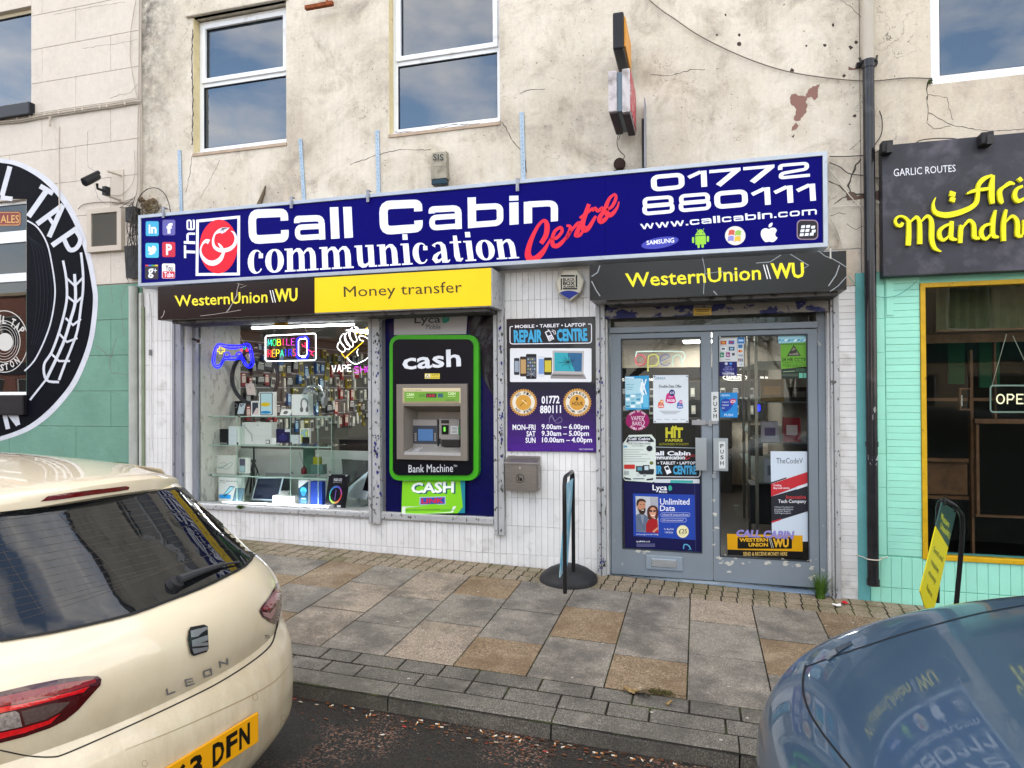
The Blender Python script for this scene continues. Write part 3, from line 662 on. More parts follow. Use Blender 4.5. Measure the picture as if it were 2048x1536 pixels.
# ================================================================ own letterforms
def rr(x0, y0, x1, y1, r, n=4):
    p = []
    for cx, cy, a in ((x1-r, y0+r, -90),(x1-r, y1-r, 0),(x0+r, y1-r, 90),(x0+r, y0+r, 180)):
        for i in range(n+1): t = math.radians(a+i*90/n); p.append((cx+r*math.cos(t), cy+r*math.sin(t)))
    return p
def rnd(pts, r, n=4):                     # open polyline with rounded corners
    o = [pts[0]]
    for i in range(1, len(pts)-1):
        p = Vector(pts[i]); a = (Vector(pts[i-1])-p); b = (Vector(pts[i+1])-p); k = min(r, a.length*.49, b.length*.49); a = p+a.normalized()*k; b = p+b.normalized()*k
        for j in range(n+1): t = j/n; q = a*(1-t)**2 + p*2*t*(1-t) + b*t*t; o.append((q.x, q.y))
    return o+[pts[-1]]
XH = .77
def wide(ch, th=.25):
    s = th
    h = s/2; q = s*.42; t = s*.78; g = t/2
    if ch == 'C': return 1.30,[(rnd([(1.30-h, .64),(1.30-h, 1-h),(h, 1-h),(h, h),(1.30-h, h),(1.30-h, .36)], .22), s, 0)]
    if ch == 'c': return 1.0,[(rnd([(1-h, .50),(1-h, XH-g),(h, XH-g),(h, g),(1-h, g),(1-h, .27)], .18), t, 0)]
    if ch == 'a': return 1.05,[(rnd([(h, .55),(h, XH-g),(1.05-h, XH-g),(1.05-h, 0)], .17), t, 0),(rnd([(1.05-h, .42),(h, .42),(h, g),(1.05-h, g)], .15), t*.85,0)]
    if ch == 'l': return s*1.1,[([(s*.55,0),(s*.55,1)], s*1.1,0)]
    if ch == 'b': return 1.1,[([(h, 0),(h, 1)], s, 0),(rr(h, g, 1.1-h, XH-g, .15), t, 1)]
    if ch == 'i': return s*1.1,[([(s*.55,0),(s*.55, XH)], s*1.1,0),([(s*.55, .83),(s*.55,1)], s*1.1,0)]
    if ch == 'n': return 1.05,[([(h, 0),(h, XH)], s, 0),(rnd([(h, XH-g),(1.05-h, XH-g),(1.05-h, 0)], .2), t*1.1,0)]
    if ch == 'm': return 1.55,[([(h, 0),(h, XH)], t, 0),(rnd([(h, XH-g),(1.55-h, XH-g),(1.55-h, 0)], .2), t, 0),([(.775,0),(.775, XH-t)], t, 0)]
    if ch == 'o': return 1.05,[(rr(h, g, 1.05-h, XH-g, .17), t, 1)]
    if ch == 'w': return 1.35,[([(.08, XH),(.37,0)], t, 0),([(.37,0),(.675, XH)], t, 0),([(.675, XH),(.98,0)], t, 0),([(.98,0),(1.27, XH)], t, 0)]
    if ch == '.': return s, [([(h, 0),(h, s*.85)], s, 0)]
    if ch == '0': return 1.45,[(rr(h, h, 1.45-h, 1-h, .22), s, 1)]
    if ch == '8': return 1.45,[(rr(h+.03, .5-.02,1.42-h, 1-g, .15), t, 1),(rr(h, g, 1.45-h, .5+.02, .16), t, 1)]
    if ch == '1': return .85,[([(.85-h, 0),(.85-h, 1)], s, 0),([(.06, .66),(.60, .94)], s*.8,0)]
    if ch == '7': return 1.35,[([(0,1-g),(1.35,1-g)], t, 0),([(1.22, .88),(.36, .0)], s*1.1,0)]
    if ch == '2': return 1.40,[(rnd([(h, .62),(h, 1-g),(1.4-h, 1-g),(1.4-h, .52),(h+.05, .38),(h, g),(1.4, g)], .16), t, 0)]
    if ch == 'T': return 1.15,[([(0,1-g),(1.15,1-g)], t, 0),([(.575,0),(.575,1)], s, 0)]
    if ch == 'h': return 1.05,[([(h, 0),(h, 1)], s, 0),(rnd([(h, XH-g),(1.05-h, XH-g),(1.05-h, 0)], .2), t, 0)]
    if ch == 'e': return 1.05,[(rnd([(1.05-h, .20),(1.05-h, g),(h, g),(h, XH-g),(1.05-h, XH-g),(1.05-h, .36),(h, .36)], .15), t*.8,0)]
    if ch == ' ': return .62,[]
    return .8,[]
def serif(ch):
    T = .30; o = []
    def stem(x, y0=0, y1=1, w=T, b=True, t=True):
        o.append(([(x, y0),(x, y1)], w, 0))
        if b: o.append(([(x-.27, .035),(x+.27, .035)], .07,0))
        if t: o.append(([(x-.27, y1-.04),(x, y1-.04)], .075,0))
    def arch(x): o.append(([(x+.08, .68),(x+.22, .86),(x+.36, .93),(x+.48, .90),(x+.575, .76),(x+.60, .6),(x+.60,0)],[.07, .09, .13, .20, .27, .29, .29],0)); o.append(([(x+.33, .035),(x+.87, .035)], .07,0))
    if ch == 'o':
        p = []; w = []
        for i in range(20): a = i/20*6.2832; p.append((.47+.325*math.cos(a), .5+.47*math.sin(a))); w.append(.07+.24*abs(math.cos(a))**1.5)
        return .94,[(p, w, 1)]
    if ch == 'c':
        p = []; w = []
        for i in range(17): a = math.radians(48+i*17); p.append((.45+.31*math.cos(a), .5+.47*math.sin(a))); w.append(.06+.25*max(0,-math.cos(a))**1.2)
        return .86,[(p, w, 0),([(.66, .84),(.66, .64)], .22,0)]
    if ch == 'i': stem(.30); o.append(([(.3,1.17),(.3,1.43)],[.26, .26],0)); return .6, o
    if ch == 'n': stem(.29); arch(.29); return 1.17, o
    if ch == 'm': stem(.29); arch(.29); arch(.87); return 1.76, o
    if ch == 'u':
        o.append(([(.29,1),(.29, .35),(.32, .17),(.42, .08),(.56, .07),(.70, .16),(.80, .30)],[.29, .29, .27, .2, .14, .09, .07],0)); o.append(([(.04, .96),(.29, .96)], .075,0)); stem(.87, b=False); o.append(([(.87, .035),(1.14, .035)], .07,0)); return 1.15, o
    if ch == 'a':
        o.append(([(.70, .0),(.70, .6),(.68, .80),(.58, .93),(.42, .96),(.26, .90),(.2, .80)],[.28, .28, .25, .16, .08, .08, .2],0)); o.append(([(.62, .55),(.40, .45),(.25, .33),(.20, .20),(.27, .09),(.42, .09),(.60, .22)],[.07, .12, .20, .25, .20, .12, .06],0)); o.append(([(.70, .05),(.86, .04),(.97, .12)],[.12, .09, .05],0)); return 1.0, o
    if ch == 't':
        o.append(([(.32,1.28),(.32, .3),(.36, .13),(.48, .08),(.60, .16)],[.20, .29, .26, .14, .06],0)); o.append(([(.02, .955),(.60, .955)], .085,0)); return .66, o
    return .5, o
def glyphrun(fn, s, gap, **kw):
    x = 0; out = []; hi = 1.0
    for ch in s:
        w, ps = fn(ch, **kw)
        for pts, wd_, cl in ps:
            v, f = ribbon2([(a+x, b) for a, b in pts], wd_, bool(cl)); out.append((v, f))
        x += w+gap
    x -= gap
    hi = max([b for v, f in out for a, b in v]); lo = min([b for v, f in out for a, b in v])
    return [([(a/x, (b-lo)/(hi-lo)) for a, b in v], f) for v, f in out]

# ================================================================ main fascia sign
M_ALU = mat('silver_sign_frame', '#9aa1aa', .38, .55, var=.1, vscale=6, dirt='#7f7f80', dscale=10, dthr=(.64, .75))
BLUE = mat('deep_blue_sign_face', '#050362', .5, var=.05, vscale=2, spec=.05)
SY = -.22
FS = thing('fascia_sign', 'long dark blue shop sign with silver frame and white lettering above the whole shopfront', 'shop sign', (-2.3, SY, 2.9))
x0, x1, z0, z1 = W(278,500, SY).x, W(1655,400, SY).x, W(965,534, SY).z, W(965,367, SY).z
mb = MB(); bars(mb, x0, x1, z0, z1, SY-.012,-.004, .034); ob('sign_frame', mb, M_ALU, FS, bevel=.003)
xs_ = [x0+.036, W(1210,400, SY).x, x1-.036]
for k in range(2):
    mb = MB(); mb.box(xs_[k]+.001, xs_[k+1]-.001, SY, SY+.012, z0+.036, z1-.036); ob('sign_panel', mb, BLUE, FS)
mb = MB(); mb.box(x0+.036, x1-.036, SY+.02,-.005, z0+.001, z0+.03); ob('sign_tray', mb, M_ALU, FS)
WH = '#e4e8f4'; S = Sheet(SY-.0005)
def W_(s, q, c=WH, gap=.17, S_=None, fn=wide, **kw): (S_ or S).strokes(glyphrun(fn, s, gap, **kw), q, c)
W_('Call', ((496,419),(703,413.5),(706,475),(498,489)), gap=.16)
W_('Cabin', ((758,402),(1117,388),(1117,442),(760,470.5)), gap=.16)
W_('communication', ((496,480),(1030,460.5),(1039,517),(496,549)), fn=serif, gap=.03)
W_('01772', ((1301,349.5),(1619,322),(1620,356),(1303,387)), gap=.12)
W_('880111', ((1282,394),(1630,366),(1632,401),(1284,431.5)), gap=.13)
W_('www.callcabin.com', ((1280,445),(1634,414.5),(1634,429),(1282,459)), gap=.16, th=.24)
# the word The, read upwards
W_('The', ((368,516),(367,438),(390,438),(391,517)), gap=.14)
R1 = '#d8102a'
S.rib([(395,442),(477.5,434),(477,548),(394,549)],5.5, WH, closed=True)
S.poly([(437+38*math.cos(a),493-(a_*1)*math.sin(a)-1.5*math.cos(a)) for a, a_ in [(i/40*6.2832,54) for i in range(40)]], R1)
S.rib([(441,463),(449,459),(439,462),(430,468),(426,482),(430,495),(443,501),(459,498),(469,489),(472,477),(468,466),(462,462)],[10,10,8,3.5,4.5,6.5,8,8,6.5,5.5,4, .8], WH, sm=3)
S.rib([(418,484),(412,482),(405,488),(401,500),(404,513),(415,524),(428,526),(440,519),(446,508),(447,502),(441,492),(436,486)],[10,7,3.5,3.5,6,9,10.5,9,6,5,5, .8], WH, sm=3)
CR = '#d92038'
S.rib([(1082,487),(1092,470),(1094,450),(1088,441),(1076,452),(1063,478),(1056,502),(1058,515),(1068,519),(1084,506),(1096,487),(1101,476)],[8.96,10.24,10.24,6.4,6.4,8.96,11.52,14.08,12.8,10.24,5.12,2.56], CR, sm=4)
S.rib([(1101,478),(1113,476),(1124,463),(1121,455),(1110,462),(1105,476),(1106,490),(1116,491),(1130,478),(1137,466)],[5.12,6.4,6.4,6.4,6.4,7.68,8.96,8.96,6.4,3.84], CR, sm=4)
S.rib([(1133,451),(1141,454),(1137,468),(1132,477),(1142,462),(1155,447),(1160,448),(1155,462),(1152,471),(1161,469),(1172,452)],[5.12,6.4,7.68,6.4,5.12,6.4,7.68,8.96,7.68,6.4,3.84], CR, sm=4)
S.rib([(1178,408),(1171,428),(1165,448),(1168,460),(1177,456),(1188,438),(1192,432)],[7.68,8.96,10.24,10.24,8.96,6.4,5.12], CR, sm=4)
S.rib([(1159,436),(1172,427),(1186,416)],[3.84,6.4,5.12], CR, sm=3)
S.rib([(1184,422),(1190,417),(1196,422),(1204,416),(1206,424),(1199,436),(1202,443),(1212,437),(1219,424)],[5.12,7.68,6.4,6.4,7.68,8.96,10.24,7.68,5.12], CR, sm=4)
S.rib([(1211,421),(1224,413),(1232,396),(1229,389),(1219,397),(1212,414),(1214,428),(1223,429),(1234,416),(1238,403)],[3.84,6.4,6.4,5.12,6.4,8.96,10.24,8.96,5.12,2.56], CR, sm=4)
# app icons on the left
def icon(x0, y0, x1, y1, c): S.rrect(x0, y0, x1, y1,3.2, c)
icon(291.5,442.5,317.5,472, '#38a3cc'); icon(325,439.5,350.5,470.5, '#5a57a0'); icon(291,486,317.5,515.5, '#42b3d4'); icon(324.5,484,350.5,514, '#c01e3c')
icon(290,529.5,316.5,558.5, '#2f2a30'); icon(324,527,350,557, '#e6e2e6')
S.text('in', (297,449,313,467), WH, .03); S.text('f', (333,446,345,467), WH, .05); S.poly([(297,492),(303,496),(305,491),(311,493),(313,499),(309,507),(302,510),(296,508),(300,505),(296,501)], WH)
S.text('P', (332,488,344,510), WH, .04)
S.text('g', (296,537,307,556), WH, .02); S.text('+', (307,537,314,545), WH)
for k, c in enumerate(('#c9363e', '#3c6fd0', '#4c9c4a', '#d8b63a')): S.rect(290.5+k*6.4,529.5,296.6+k*6.4,532.5, c)
S.rrect(325,542.5,349.5,556.5,2.5, '#c32f44'); S.text('You', (331,530,345,542), '#25242a', .02); S.text('Tube', (328,544,347,554.5), WH, .02)
# phone makers' marks on the right
S.poly([(1320+37.5*math.cos(a)*.995,485.5+11*math.sin(a)-.16*37.5*math.cos(a)) for a in [i/28*6.2832 for i in range(28)]], '#3a3fa8')
S.text('SAMSUNG', ((1293,481.5),(1348,475.5),(1348.5,485),(1293,490)), WH, .02)
G = '#8fc83c'
S.poly([(1390+21.5*t, 471-12*math.sin(t*math.pi)-t*1.2) for t in [i/10 for i in range(11)]], G)
S.poly([(1390.5,472.5),(1411.5,471),(1412,488),(1391,489.5)], G)
for a in ((1384,474,1388.5,486),(1413.5,472,1418,484),(1395,488,1399.5,496),(1403,488,1407.5,495.5)): S.rrect(*a, 2, G)
S.rib([(1394,458),(1397,463)],1, G); S.rib([(1408,457),(1405,462)],1, G)
S.ell(1396.5,466,1.2,1.3, '#10106a', 8); S.ell(1405.5,465.5,1.2,1.3, '#10106a', 8)
S.ell(1470.5,471.3,20.5,19, '#d9d5cf', 28)
for dx, dy, c in ((-12,-10, '#c8584a'),(1,-9, '#8fb84a'),(-13.5,2, '#8a86c8'),(0,2.5, '#d6b23c')):
    S.poly([(1470+dx, 471+dy),(1470+dx+6,469+dy),(1470+dx+11.5,470.5+dy),(1470+dx+10.5,480.5+dy),(1470+dx+5,479+dy),(1470+dx-1.5,481+dy)], c)
S.poly(smooth2([(1538,458),(1543,455.5),(1550,456),(1553.5,461),(1550.5,467),(1551.5,473),(1555,475.5),(1550,482),(1544,484),(1538,483),(1531,484),(1525,478),(1521.5,469),(1523,461),(1528,457),(1533,456.5)],3, True), WH)
S.poly(smooth2([(1537.5,454.5),(1538,449),(1544,445),(1545,449),(1542,453.5)],3, True), WH)
S.rrect(1593.5,439.5,1636.5,479.5,9, '#8a7788'); S.rrect(1595.5,441.5,1634.5,477.5,8, '#1b1520')
for r in range(3):
    for c in range(3):
        if c < 3: x = 1603+c*10-r*1.4+(2.5 if r == 1 and c == 2 else 0); y = 451+r*8-c*.6+(2 if c == 2 and r < 2 else 0); S.poly([(x, y),(x+7.5, y-.5),(x+6.5, y+5),(x-1, y+5.5)], WH)
S.done('lettering', FS)
# clips along the top of the sign
for a, b in ((327,421),(583,401),(736,388),(1035,365)):
    p = W(a, b, SY-.014); mb = MB(); mb.box(p.x-.014, p.x+.014, SY-.022, SY-.014, p.z-.075, p.z+.03); mb.box(p.x-.014, p.x+.014, SY-.022, SY+.03, p.z+.028, p.z+.036); mb.box(p.x-.006, p.x+.006, SY-.026, SY-.022, p.z-.06, p.z)
    o = ob('sign_clip', mb, M_STEEL, FS)
# perforated straps hanging the sign from the wall
straps = [((358,300),(362,421), 'leftmost perforated metal strap, left of the left upper window'),((600,278),(608,402), 'perforated metal strap below right of the left upper window'),((754,260),(757,389), 'perforated metal strap left of the grey alarm box'),((1043,224),(1047,362), 'perforated metal strap right of the middle window, beside the long crack')]
for (a, b, lab) in straps:
    p, q = W(*a, -.012), W(*b, -.012); t = thing('fixing_strap', lab, 'metal strap', tuple(q), 'perforated straps above the long blue sign')
    d = (q-p); w_ = .02; mb = MB(); mb.add([(p.x-w_, p.y, p.z),(p.x+w_, p.y, p.z),(q.x+w_, q.y, q.z-.03),(q.x-w_, q.y, q.z-.03),(p.x-w_, 0-.002, p.z),(p.x+w_, -.002, p.z),(q.x+w_, -.002, q.z-.03),(q.x-w_, -.002, q.z-.03)],[(3,2,1,0),(0,1,5,4),(1,2,6,5),(2,3,7,6),(3,0,4,7)])
    ob('strap', mb, mat('zinc_strap', '#93a3b0', .4, .4, var=.1), t)
    mb = MB()
    for k in range(int(d.length/.035)):
        c_ = p+d.normalized()*(.02+k*.035)+Vector((.004*(-1)**k, -.0015,0)); mb.add([c_+Vector((.004*math.cos(x),0, .004*math.sin(x))) for x in [i*1.257 for i in range(5)]],[(0,1,2,3,4)][::-1])
    ob('holes', mb, mat('hole_shade', '#2c3440', .8), t, kind='stuff')

# ================================================================ shutter boxes with money transfer boards
BY = -.33
def sbox(name, lab, x0, x1, z0, z1, panels):
    t = thing(name, lab, 'sign box', ((x0+x1)/2, BY, z0))
    mb = MB(); mb.box(x0, x1, BY, -.002, z0, z1); ob('shutter_box', mb, M_STEELW, t, bevel=.005)
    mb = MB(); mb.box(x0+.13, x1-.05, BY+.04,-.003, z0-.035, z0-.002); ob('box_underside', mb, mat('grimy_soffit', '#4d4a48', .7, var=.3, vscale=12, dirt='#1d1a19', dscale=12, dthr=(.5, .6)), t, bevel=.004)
    for a, b, c, d, m_ in panels:
        mb = MB(); mb.box(a, b, BY-.008, BY-.001, c, d); ob('sign_panel', mb, m_, t)
    return t
M_BRB = mat('dark_brown_gloss_board', '#150807', .22, var=.15, spec=.22)
M_YB = mat('yellow_gloss_board', '#ecc613', .35, var=.04, vscale=2)
M_CHB = mat('charcoal_gloss_board', '#17181a', .22, var=.2, vscale=2, spec=.22)
xl, xm, xr = W(317,600, BY).x, W(630,600, BY).x, W(985,600, BY).x
zt_, zb_ = W(650,555, BY).z, W(650,627, BY).z
T1 = sbox('money_transfer_box', 'long sign box over the shop window, half brown and half yellow', xl, xr, zb_, zt_, [(xl, xm-.002, zb_, zt_, M_BRB),(xm+.002, xr-.01, zb_+.01, zt_, M_YB)])
YL = '#ecd936'
S = Sheet(BY-.009)
S.text('WesternUnion', ((349,591.5),(535,581),(535,605),(351,613.5)), YL, .012)
S.text('WU', ((549,578),(595,576),(595,602.5),(551,604.5)), YL, .03)
for k in (0,5): S.rib([(540+k, 580.5),(546+k, 605)],1.7, '#e8e8e8')
S.text('Money transfer', ((687,573),(923,562),(925,592),(688,601)), '#3e3a17')
S.rib([(478,567),(474,580),(474,590),(467,603),(458,618),(452,625)],[1.5,1,2.4,1,2,1], '#9c9692'); S.rib([(452,625),(425,629),(400,632)], .9, '#9c9692'); S.rib([(452,625),(470,622),(482,620)], .9, '#9c9692')
S.rib([(317+12,621),(327,630)],1.2, '#a09a94'); S.rib([(327,630),(322,636)],1.2, '#a09a94'); S.rib([(473,566),(487,570)], .8, '#8f8983'); S.rib([(480,576),(493,571)], .8, '#8f8983')
S.done('lettering', T1)
xl, xr = W(1180,600, BY).x, W(1693,600, BY).x
zt_, zb_ = W(1436,516, BY).z, W(1436,590.5, BY).z
T2 = sbox('money_transfer_box', 'charcoal sign box with cracked board and yellow lettering over the double door', xl, xr, zb_, zt_, [(xl, xr, zb_, zt_, M_CHB)])
S = Sheet(BY-.009); Y2 = '#eee028'
S.text('WesternUnion', ((1250,547),(1521,530),(1522,559.5),(1253,575)), Y2, .012)
S.text('WU', ((1541,526.5),(1607,525),(1609,556),(1543,558)), Y2, .03)
for k in (0,6): S.rib([(1527+k, 529.5),(1535+k, 558)],1.9, '#e8e8e8')
for p in (([(1616,530),(1600,520),(1580,508)],1.2),([(1694,552),(1676,572),(1660,583)],1.3),([(1664,517),(1680,526),(1692,534)],1.3),([(1679,530),(1672,550),(1657,572)],1.8),([(1405,515),(1410,540),(1407,588)],1),([(1512,526),(1540,524),(1562,510)],1.2),([(1618,530),(1606,538)], .8),([(1200,531),(1195,545),(1183,553)],1.6),([(1183,562),(1192,580),(1200,592)],1.6),([(1410,548),(1440,543),(1475,550)], .8),([(1427,582),(1434,590)],1.5),([(1636,501),(1650,512),(1664,517)],1.2)): S.rib(*p, '#9aa0a4')
S.done('lettering', T2)
mb = MB(); p = W(1661,507, BY-.01); mb.tube([p+Vector((0,0, .04)), p-Vector((0,0, .04))], .006, n=6); ob('cable_stub', mb, mat('pale_plastic', '#b8b7b0', .5), T2)
for (a, b, c, d, y, t_) in ((548,641,576,651,-.03, 'above the shop window'),(1387,617,1423,630,-.04, 'on the lath above the door')):
    p, q = W(a, b, y), W(c, d, y); mb = MB(); mb.box(p.x, q.x, y-.002, y, q.z, p.z); o = thing('warning_sticker', 'small yellow and black sticker '+t_, 'sticker', (p.x, y, p.z)); ob('sheet', mb, pr('#b9952a'), o)
    S = Sheet(y-.0022); S.rect(a+3, b+1.5, c-3, b+3, '#2a2412'); S.rect(a+6, b+4.5, c-6, b+6, '#2a2412'); S.rect(a+3, d-2.5, c-3, d-1.2, '#2a2412'); S.done('print', o)
# ================================================================ pub mural: record with lettering, painted on the wall
MU = thing('record_mural', 'black painted vinyl record with white rim and hop ears on the pub wall', 'mural', (-8,-.003,1))
MP = mat('black_mural_paint', '#0a0c14', .6, spec=.05, var=.3, vscale=3, bump=.3, bscale=25); MWH = mat('white_mural_paint', '#c3c6cf', .6, var=.08, vscale=5, bump=.3, bscale=25)
edge = [(0,317),(33,322),(66,336),(100,359),(130,393),(155,436),(173,481),(186,529),(194,575),(196,600),(193,640),(186,684),(172,727),(153,768),(130,800),(100,832),(66,857),(33,872),(0,882)]
e2 = smooth2(edge, 4)
inner = [(max(0, x-(4+6*min(1, x/100))),599+(y-599)*.972) for x, y in e2]
S = Sheet(-.0015, step=.0004)
cx0 = [-60]
CUT = [(-60,794),(53,794),(53,398),(-60,398)]
S.poly([(-60,317)]+e2+[(-60,882)]+CUT, m=MWH)
S.poly([(-60,325)]+[(x, y) for x, y in inner]+[(-60,874)]+CUT, m=MP)
S.done('disc_paint', MU)
S = Sheet(-.0028)
def ringr(cx, cy, rx, ry, a0, a1, w, m, n=30): S.rib([(cx+rx*math.cos(math.radians(a0+(a1-a0)*i/n)), cy+ry*math.sin(math.radians(a0+(a1-a0)*i/n))) for i in range(n+1)], w, m=m)
S.rib(smooth2([(54,441),(75,455),(94,487),(104,530),(110,575),(108,610),(100,650),(85,690),(68,722),(49,742)],4),3, m=MWH)
for k in range(5): S.rib(smooth2([(56+k*2,470+k*2),(66+k*6,500),(72+k*7,545),(74+k*7.4,590),(70+k*7,640),(62+k*4,690)],4),1.2, m=mat('groove_grey_paint', '#1e222c', .5, spec=.05))
# letters of the mural, traced strokes
for pts, w in (([(20,333),(4,391)],10),([(1,395),(25,398)],9),([(80,372),(106,387)],10),([(94,380),(57,433)],11),([(126,410),(74,448)],10),([(126,410),(98,474)],10),([(96,432),(109,452)],7),
               ([(156,455),(104,491)],10),([(5,812),(16,858)],9),([(7,812),(36,850)],9),([(27,808),(36,850)],9)): S.rib(pts, w, m=MWH)
S.rib(smooth2([(150,459),(161,478),(153,496),(139,499),(128,478)],4),9, m=MWH)
wb = [([(162,505),(166,545),(166,580),(162,612),(155,660),(143,695),(131,725),(118,760)],5),([(126,521),(132,553),(134,590),(130,620),(118,665),(103,705),(88,730),(93,760),(118,764)],5),([(149,548),(151,600),(141,640),(125,690),(93,758)],6),([(93,758),(60,800)],4)]
for p, w in wb: S.rib(smooth2(p, 4), w, m=MWH)
for p in ([(133,556),(150,572),(166,555)],[(134,592),(151,606),(166,592)],[(131,636),(146,650),(162,638)],[(119,668),(134,684),(155,676)],[(103,708),(118,722),(140,722)]): S.rib(p, 4.2, m=MWH)
S.done('lettering', MU)
# etched record logo on the pub glass
S = Sheet(.069); EW = '#c2c0bd'
for r, w in ((77,1.6),(52,1.4),(45, .7),(38, .7),(31, .7)): S.rib([(8+r*.62*math.cos(i/36*6.2832),683+r*.80*math.sin(i/36*6.2832)) for i in range(36)], w, EW, closed=True)
S.ell(10,684,16,18, EW)
for ch, x, y, a in (('Y', 0,638,-10),('L', 9,640,5),('T', 26,645,20),('A', 35,652,30),('P', 43,661,42)):
    c, s_ = math.cos(math.radians(a)), math.sin(math.radians(a)); q = [(x+c*u-s_*v, y+s_*u+c*v) for u, v in ((-4,-8),(4,-8),(4,8),(-4,8))]; S.text(ch, q, EW, .03)
for ch, x, y, a in (('S', 4,735,5),('T', 13,733,-8),('O', 24,728,-20),('N', 34,721,-33)):
    c, s_ = math.cos(math.radians(a)), math.sin(math.radians(a)); q = [(x+c*u-s_*v, y+s_*u+c*v) for u, v in ((-4,-7),(4,-7),(4,7),(-4,7))]; S.text(ch, q, EW, .03)
o = thing('etched_logo', 'round record logo etched on the lower pub window pane', 'window logo', tuple(W(10,684, .069))); S.done('print', o)
S = Sheet(.069); S.rrect(-30,423,42,452,5, '#7a1f1c'); S.rib(rr(-28,425,40,450,5),1.2, '#c9a055', closed=True); S.text('ALES', (1,430,38,446), '#c9a055', .01)
o = thing('ales_sticker', 'dark red gold lettered sign in the top pane of the lower pub window', 'window sign', tuple(W(10,440, .069))); S.done('print', o)
# ================================================================ street: pavement, kerb, road
def paving(name, base, tint, light, sp=180, dark=.55, wet='#3c3a37'):
    m = bpy.data.materials.new(name); m.use_nodes = True; t = m.node_tree; n = t.nodes.new; l = t.links.new
    b = t.nodes['Principled BSDF']; P = n('ShaderNodeNewGeometry').outputs['Position']
    def nz(s, d=6, r=.6):
        z = n('ShaderNodeTexNoise'); z.inputs['Scale'].default_value = s; z.inputs['Detail'].default_value = d; z.inputs['Roughness'].default_value = r; l(P, z.inputs['Vector']); return z.outputs['Fac']
    def rng(x, a, c, lo=0, hi=1):
        r = n('ShaderNodeMapRange'); r.inputs[1].default_value = a; r.inputs[2].default_value = c; r.inputs[3].default_value = lo; r.inputs[4].default_value = hi; l(x, r.inputs[0]); return r.outputs[0]
    def mx(f, a, c, bl='MIX'):
        x = n('ShaderNodeMix'); x.data_type = 'RGBA'; x.blend_type = bl
        for s, v in ((x.inputs[0], f),(x.inputs[6], a),(x.inputs[7], c)):
            if hasattr(v, 'is_output'): l(v, s)
            elif isinstance(v, str): s.default_value = (*srgb(v),1)
            else: s.default_value = v
        return x.outputs[2]
    oi = n('ShaderNodeObjectInfo')
    c = mx(rng(oi.outputs['Random'],0,1,0, .7), base, tint)
    v = n('ShaderNodeTexVoronoi'); v.inputs['Scale'].default_value = sp; l(P, v.inputs['Vector'])
    bw = n('ShaderNodeRGBToBW'); l(v.outputs['Color'], bw.inputs[0])
    c = mx(rng(bw.outputs[0], .60, .85,0, .75), c, light); c = mx(rng(bw.outputs[0], .36, .14,0, dark), c, '#1a1816')
    c = mx(rng(nz(2.6,8, .65), .46, .60,0, .58), c, wet)
    c = mx(rng(nz(6.5,6), .56, .72,0, .35), c, light)
    l(c, b.inputs['Base Color']); l(rng(nz(3.1,6), .42, .62, .82, .48), b.inputs['Roughness']); b.inputs['Specular IOR Level'].default_value = .35
    bp = n('ShaderNodeBump'); bp.inputs['Strength'].default_value = .5; bp.inputs['Distance'].default_value = .003; l(mx(.4, nz(90,5), nz(9,5)), bp.inputs['Height']); l(bp.outputs[0], b.inputs['Normal'])
    MC[name] = m; return m
P_GREY = paving('grey_concrete_slab', '#78726a', '#6c655c', '#a39c90', dark=.3)
P_BRN = paving('brown_aggregate_slab', '#72614d', '#7d6950', '#a39279', sp=150, dark=.6, wet='#5e4a35')
P_TAN = paving('tan_aggregate_slab', '#84776a', '#8a7d6e', '#b3a796', sp=160)
P_BLK = paving('dark_granite_block', '#54514c', '#5f5b54', '#8f8a80', sp=230, dark=.5, wet='#3c3a36')
P_SET = paving('mossy_brown_sett', '#7d6f5b', '#857969', '#a69a86', sp=170, wet='#54512f')
P_KERB = paving('kerb_stone', '#57544e', '#615d55', '#908b80', sp=230, dark=.5, wet='#45433e')
RX, RY = math.atan(.032), math.atan(.028)
def struct(o): o['kind'] = 'structure'; return o
def slopebox(mb, x0, x1, y0, y1, dz, m=None, nx=1):
    for i in range(nx):
        a, b = x0+(x1-x0)*i/nx, x0+(x1-x0)*(i+1)/nx
        mb.add([(a, y0, ZP(a, y0)+dz),(b, y0, ZP(b, y0)+dz),(b, y1, ZP(b, y1)+dz),(a, y1, ZP(a, y1)+dz)],[(0,1,2,3)], m)
mb = MB(); slopebox(mb, -14,9,-2.485, .009,-.0048)
PV = struct(ob('pavement', mb, mat('dark_joint_sand', '#1c1915', .95, var=.3, vscale=30, bump=.5, bscale=80, dirt='#3a4020', dscale=4, dthr=(.5, .62))))
def flag(name, x0, x1, y0, y1, m, gap=.004, th=.04, b=.0025, kind=None):
    key = (round(x1-x0,3), round(y1-y0,3), m.name, b)
    if key not in SLM:
        me = bevbox(x1-x0-2*gap, y1-y0-2*gap*1.35, th, b).mesh(name); me.materials.append(m); SLM[key] = me
    cx, cy = (x0+x1)/2,(y0+y1)/2
    return part(name, SLM[key],(cx, cy, ZP(cx, cy)+random.uniform(-.0015, .0015)), PV, rot=(RX+random.gauss(0, .0015), RY+random.gauss(0, .0015),0))
SLM = {}; random.seed(11)
XC = [-.0745-.4545*(12-k) for k in range(0,20)]            # column joints
brown = {(-1.44,2): P_BRN, (-.98,1): P_BRN, (-.52,2): P_BRN, (.38,1): P_BRN, (-.07,0): P_TAN, (.83,0): P_BRN, (-1.89,0): P_BRN, (-1.89,2): P_TAN, (-2.80,1): P_TAN, (-2.34,0): P_TAN, (-3.25,0): P_BRN, (-3.25,2): P_BRN, (-3.71,1): P_BRN, (-2.80,2): P_TAN, (.83,2): P_BRN, (1.29,1): P_BRN, (-4.6,0): P_BRN}
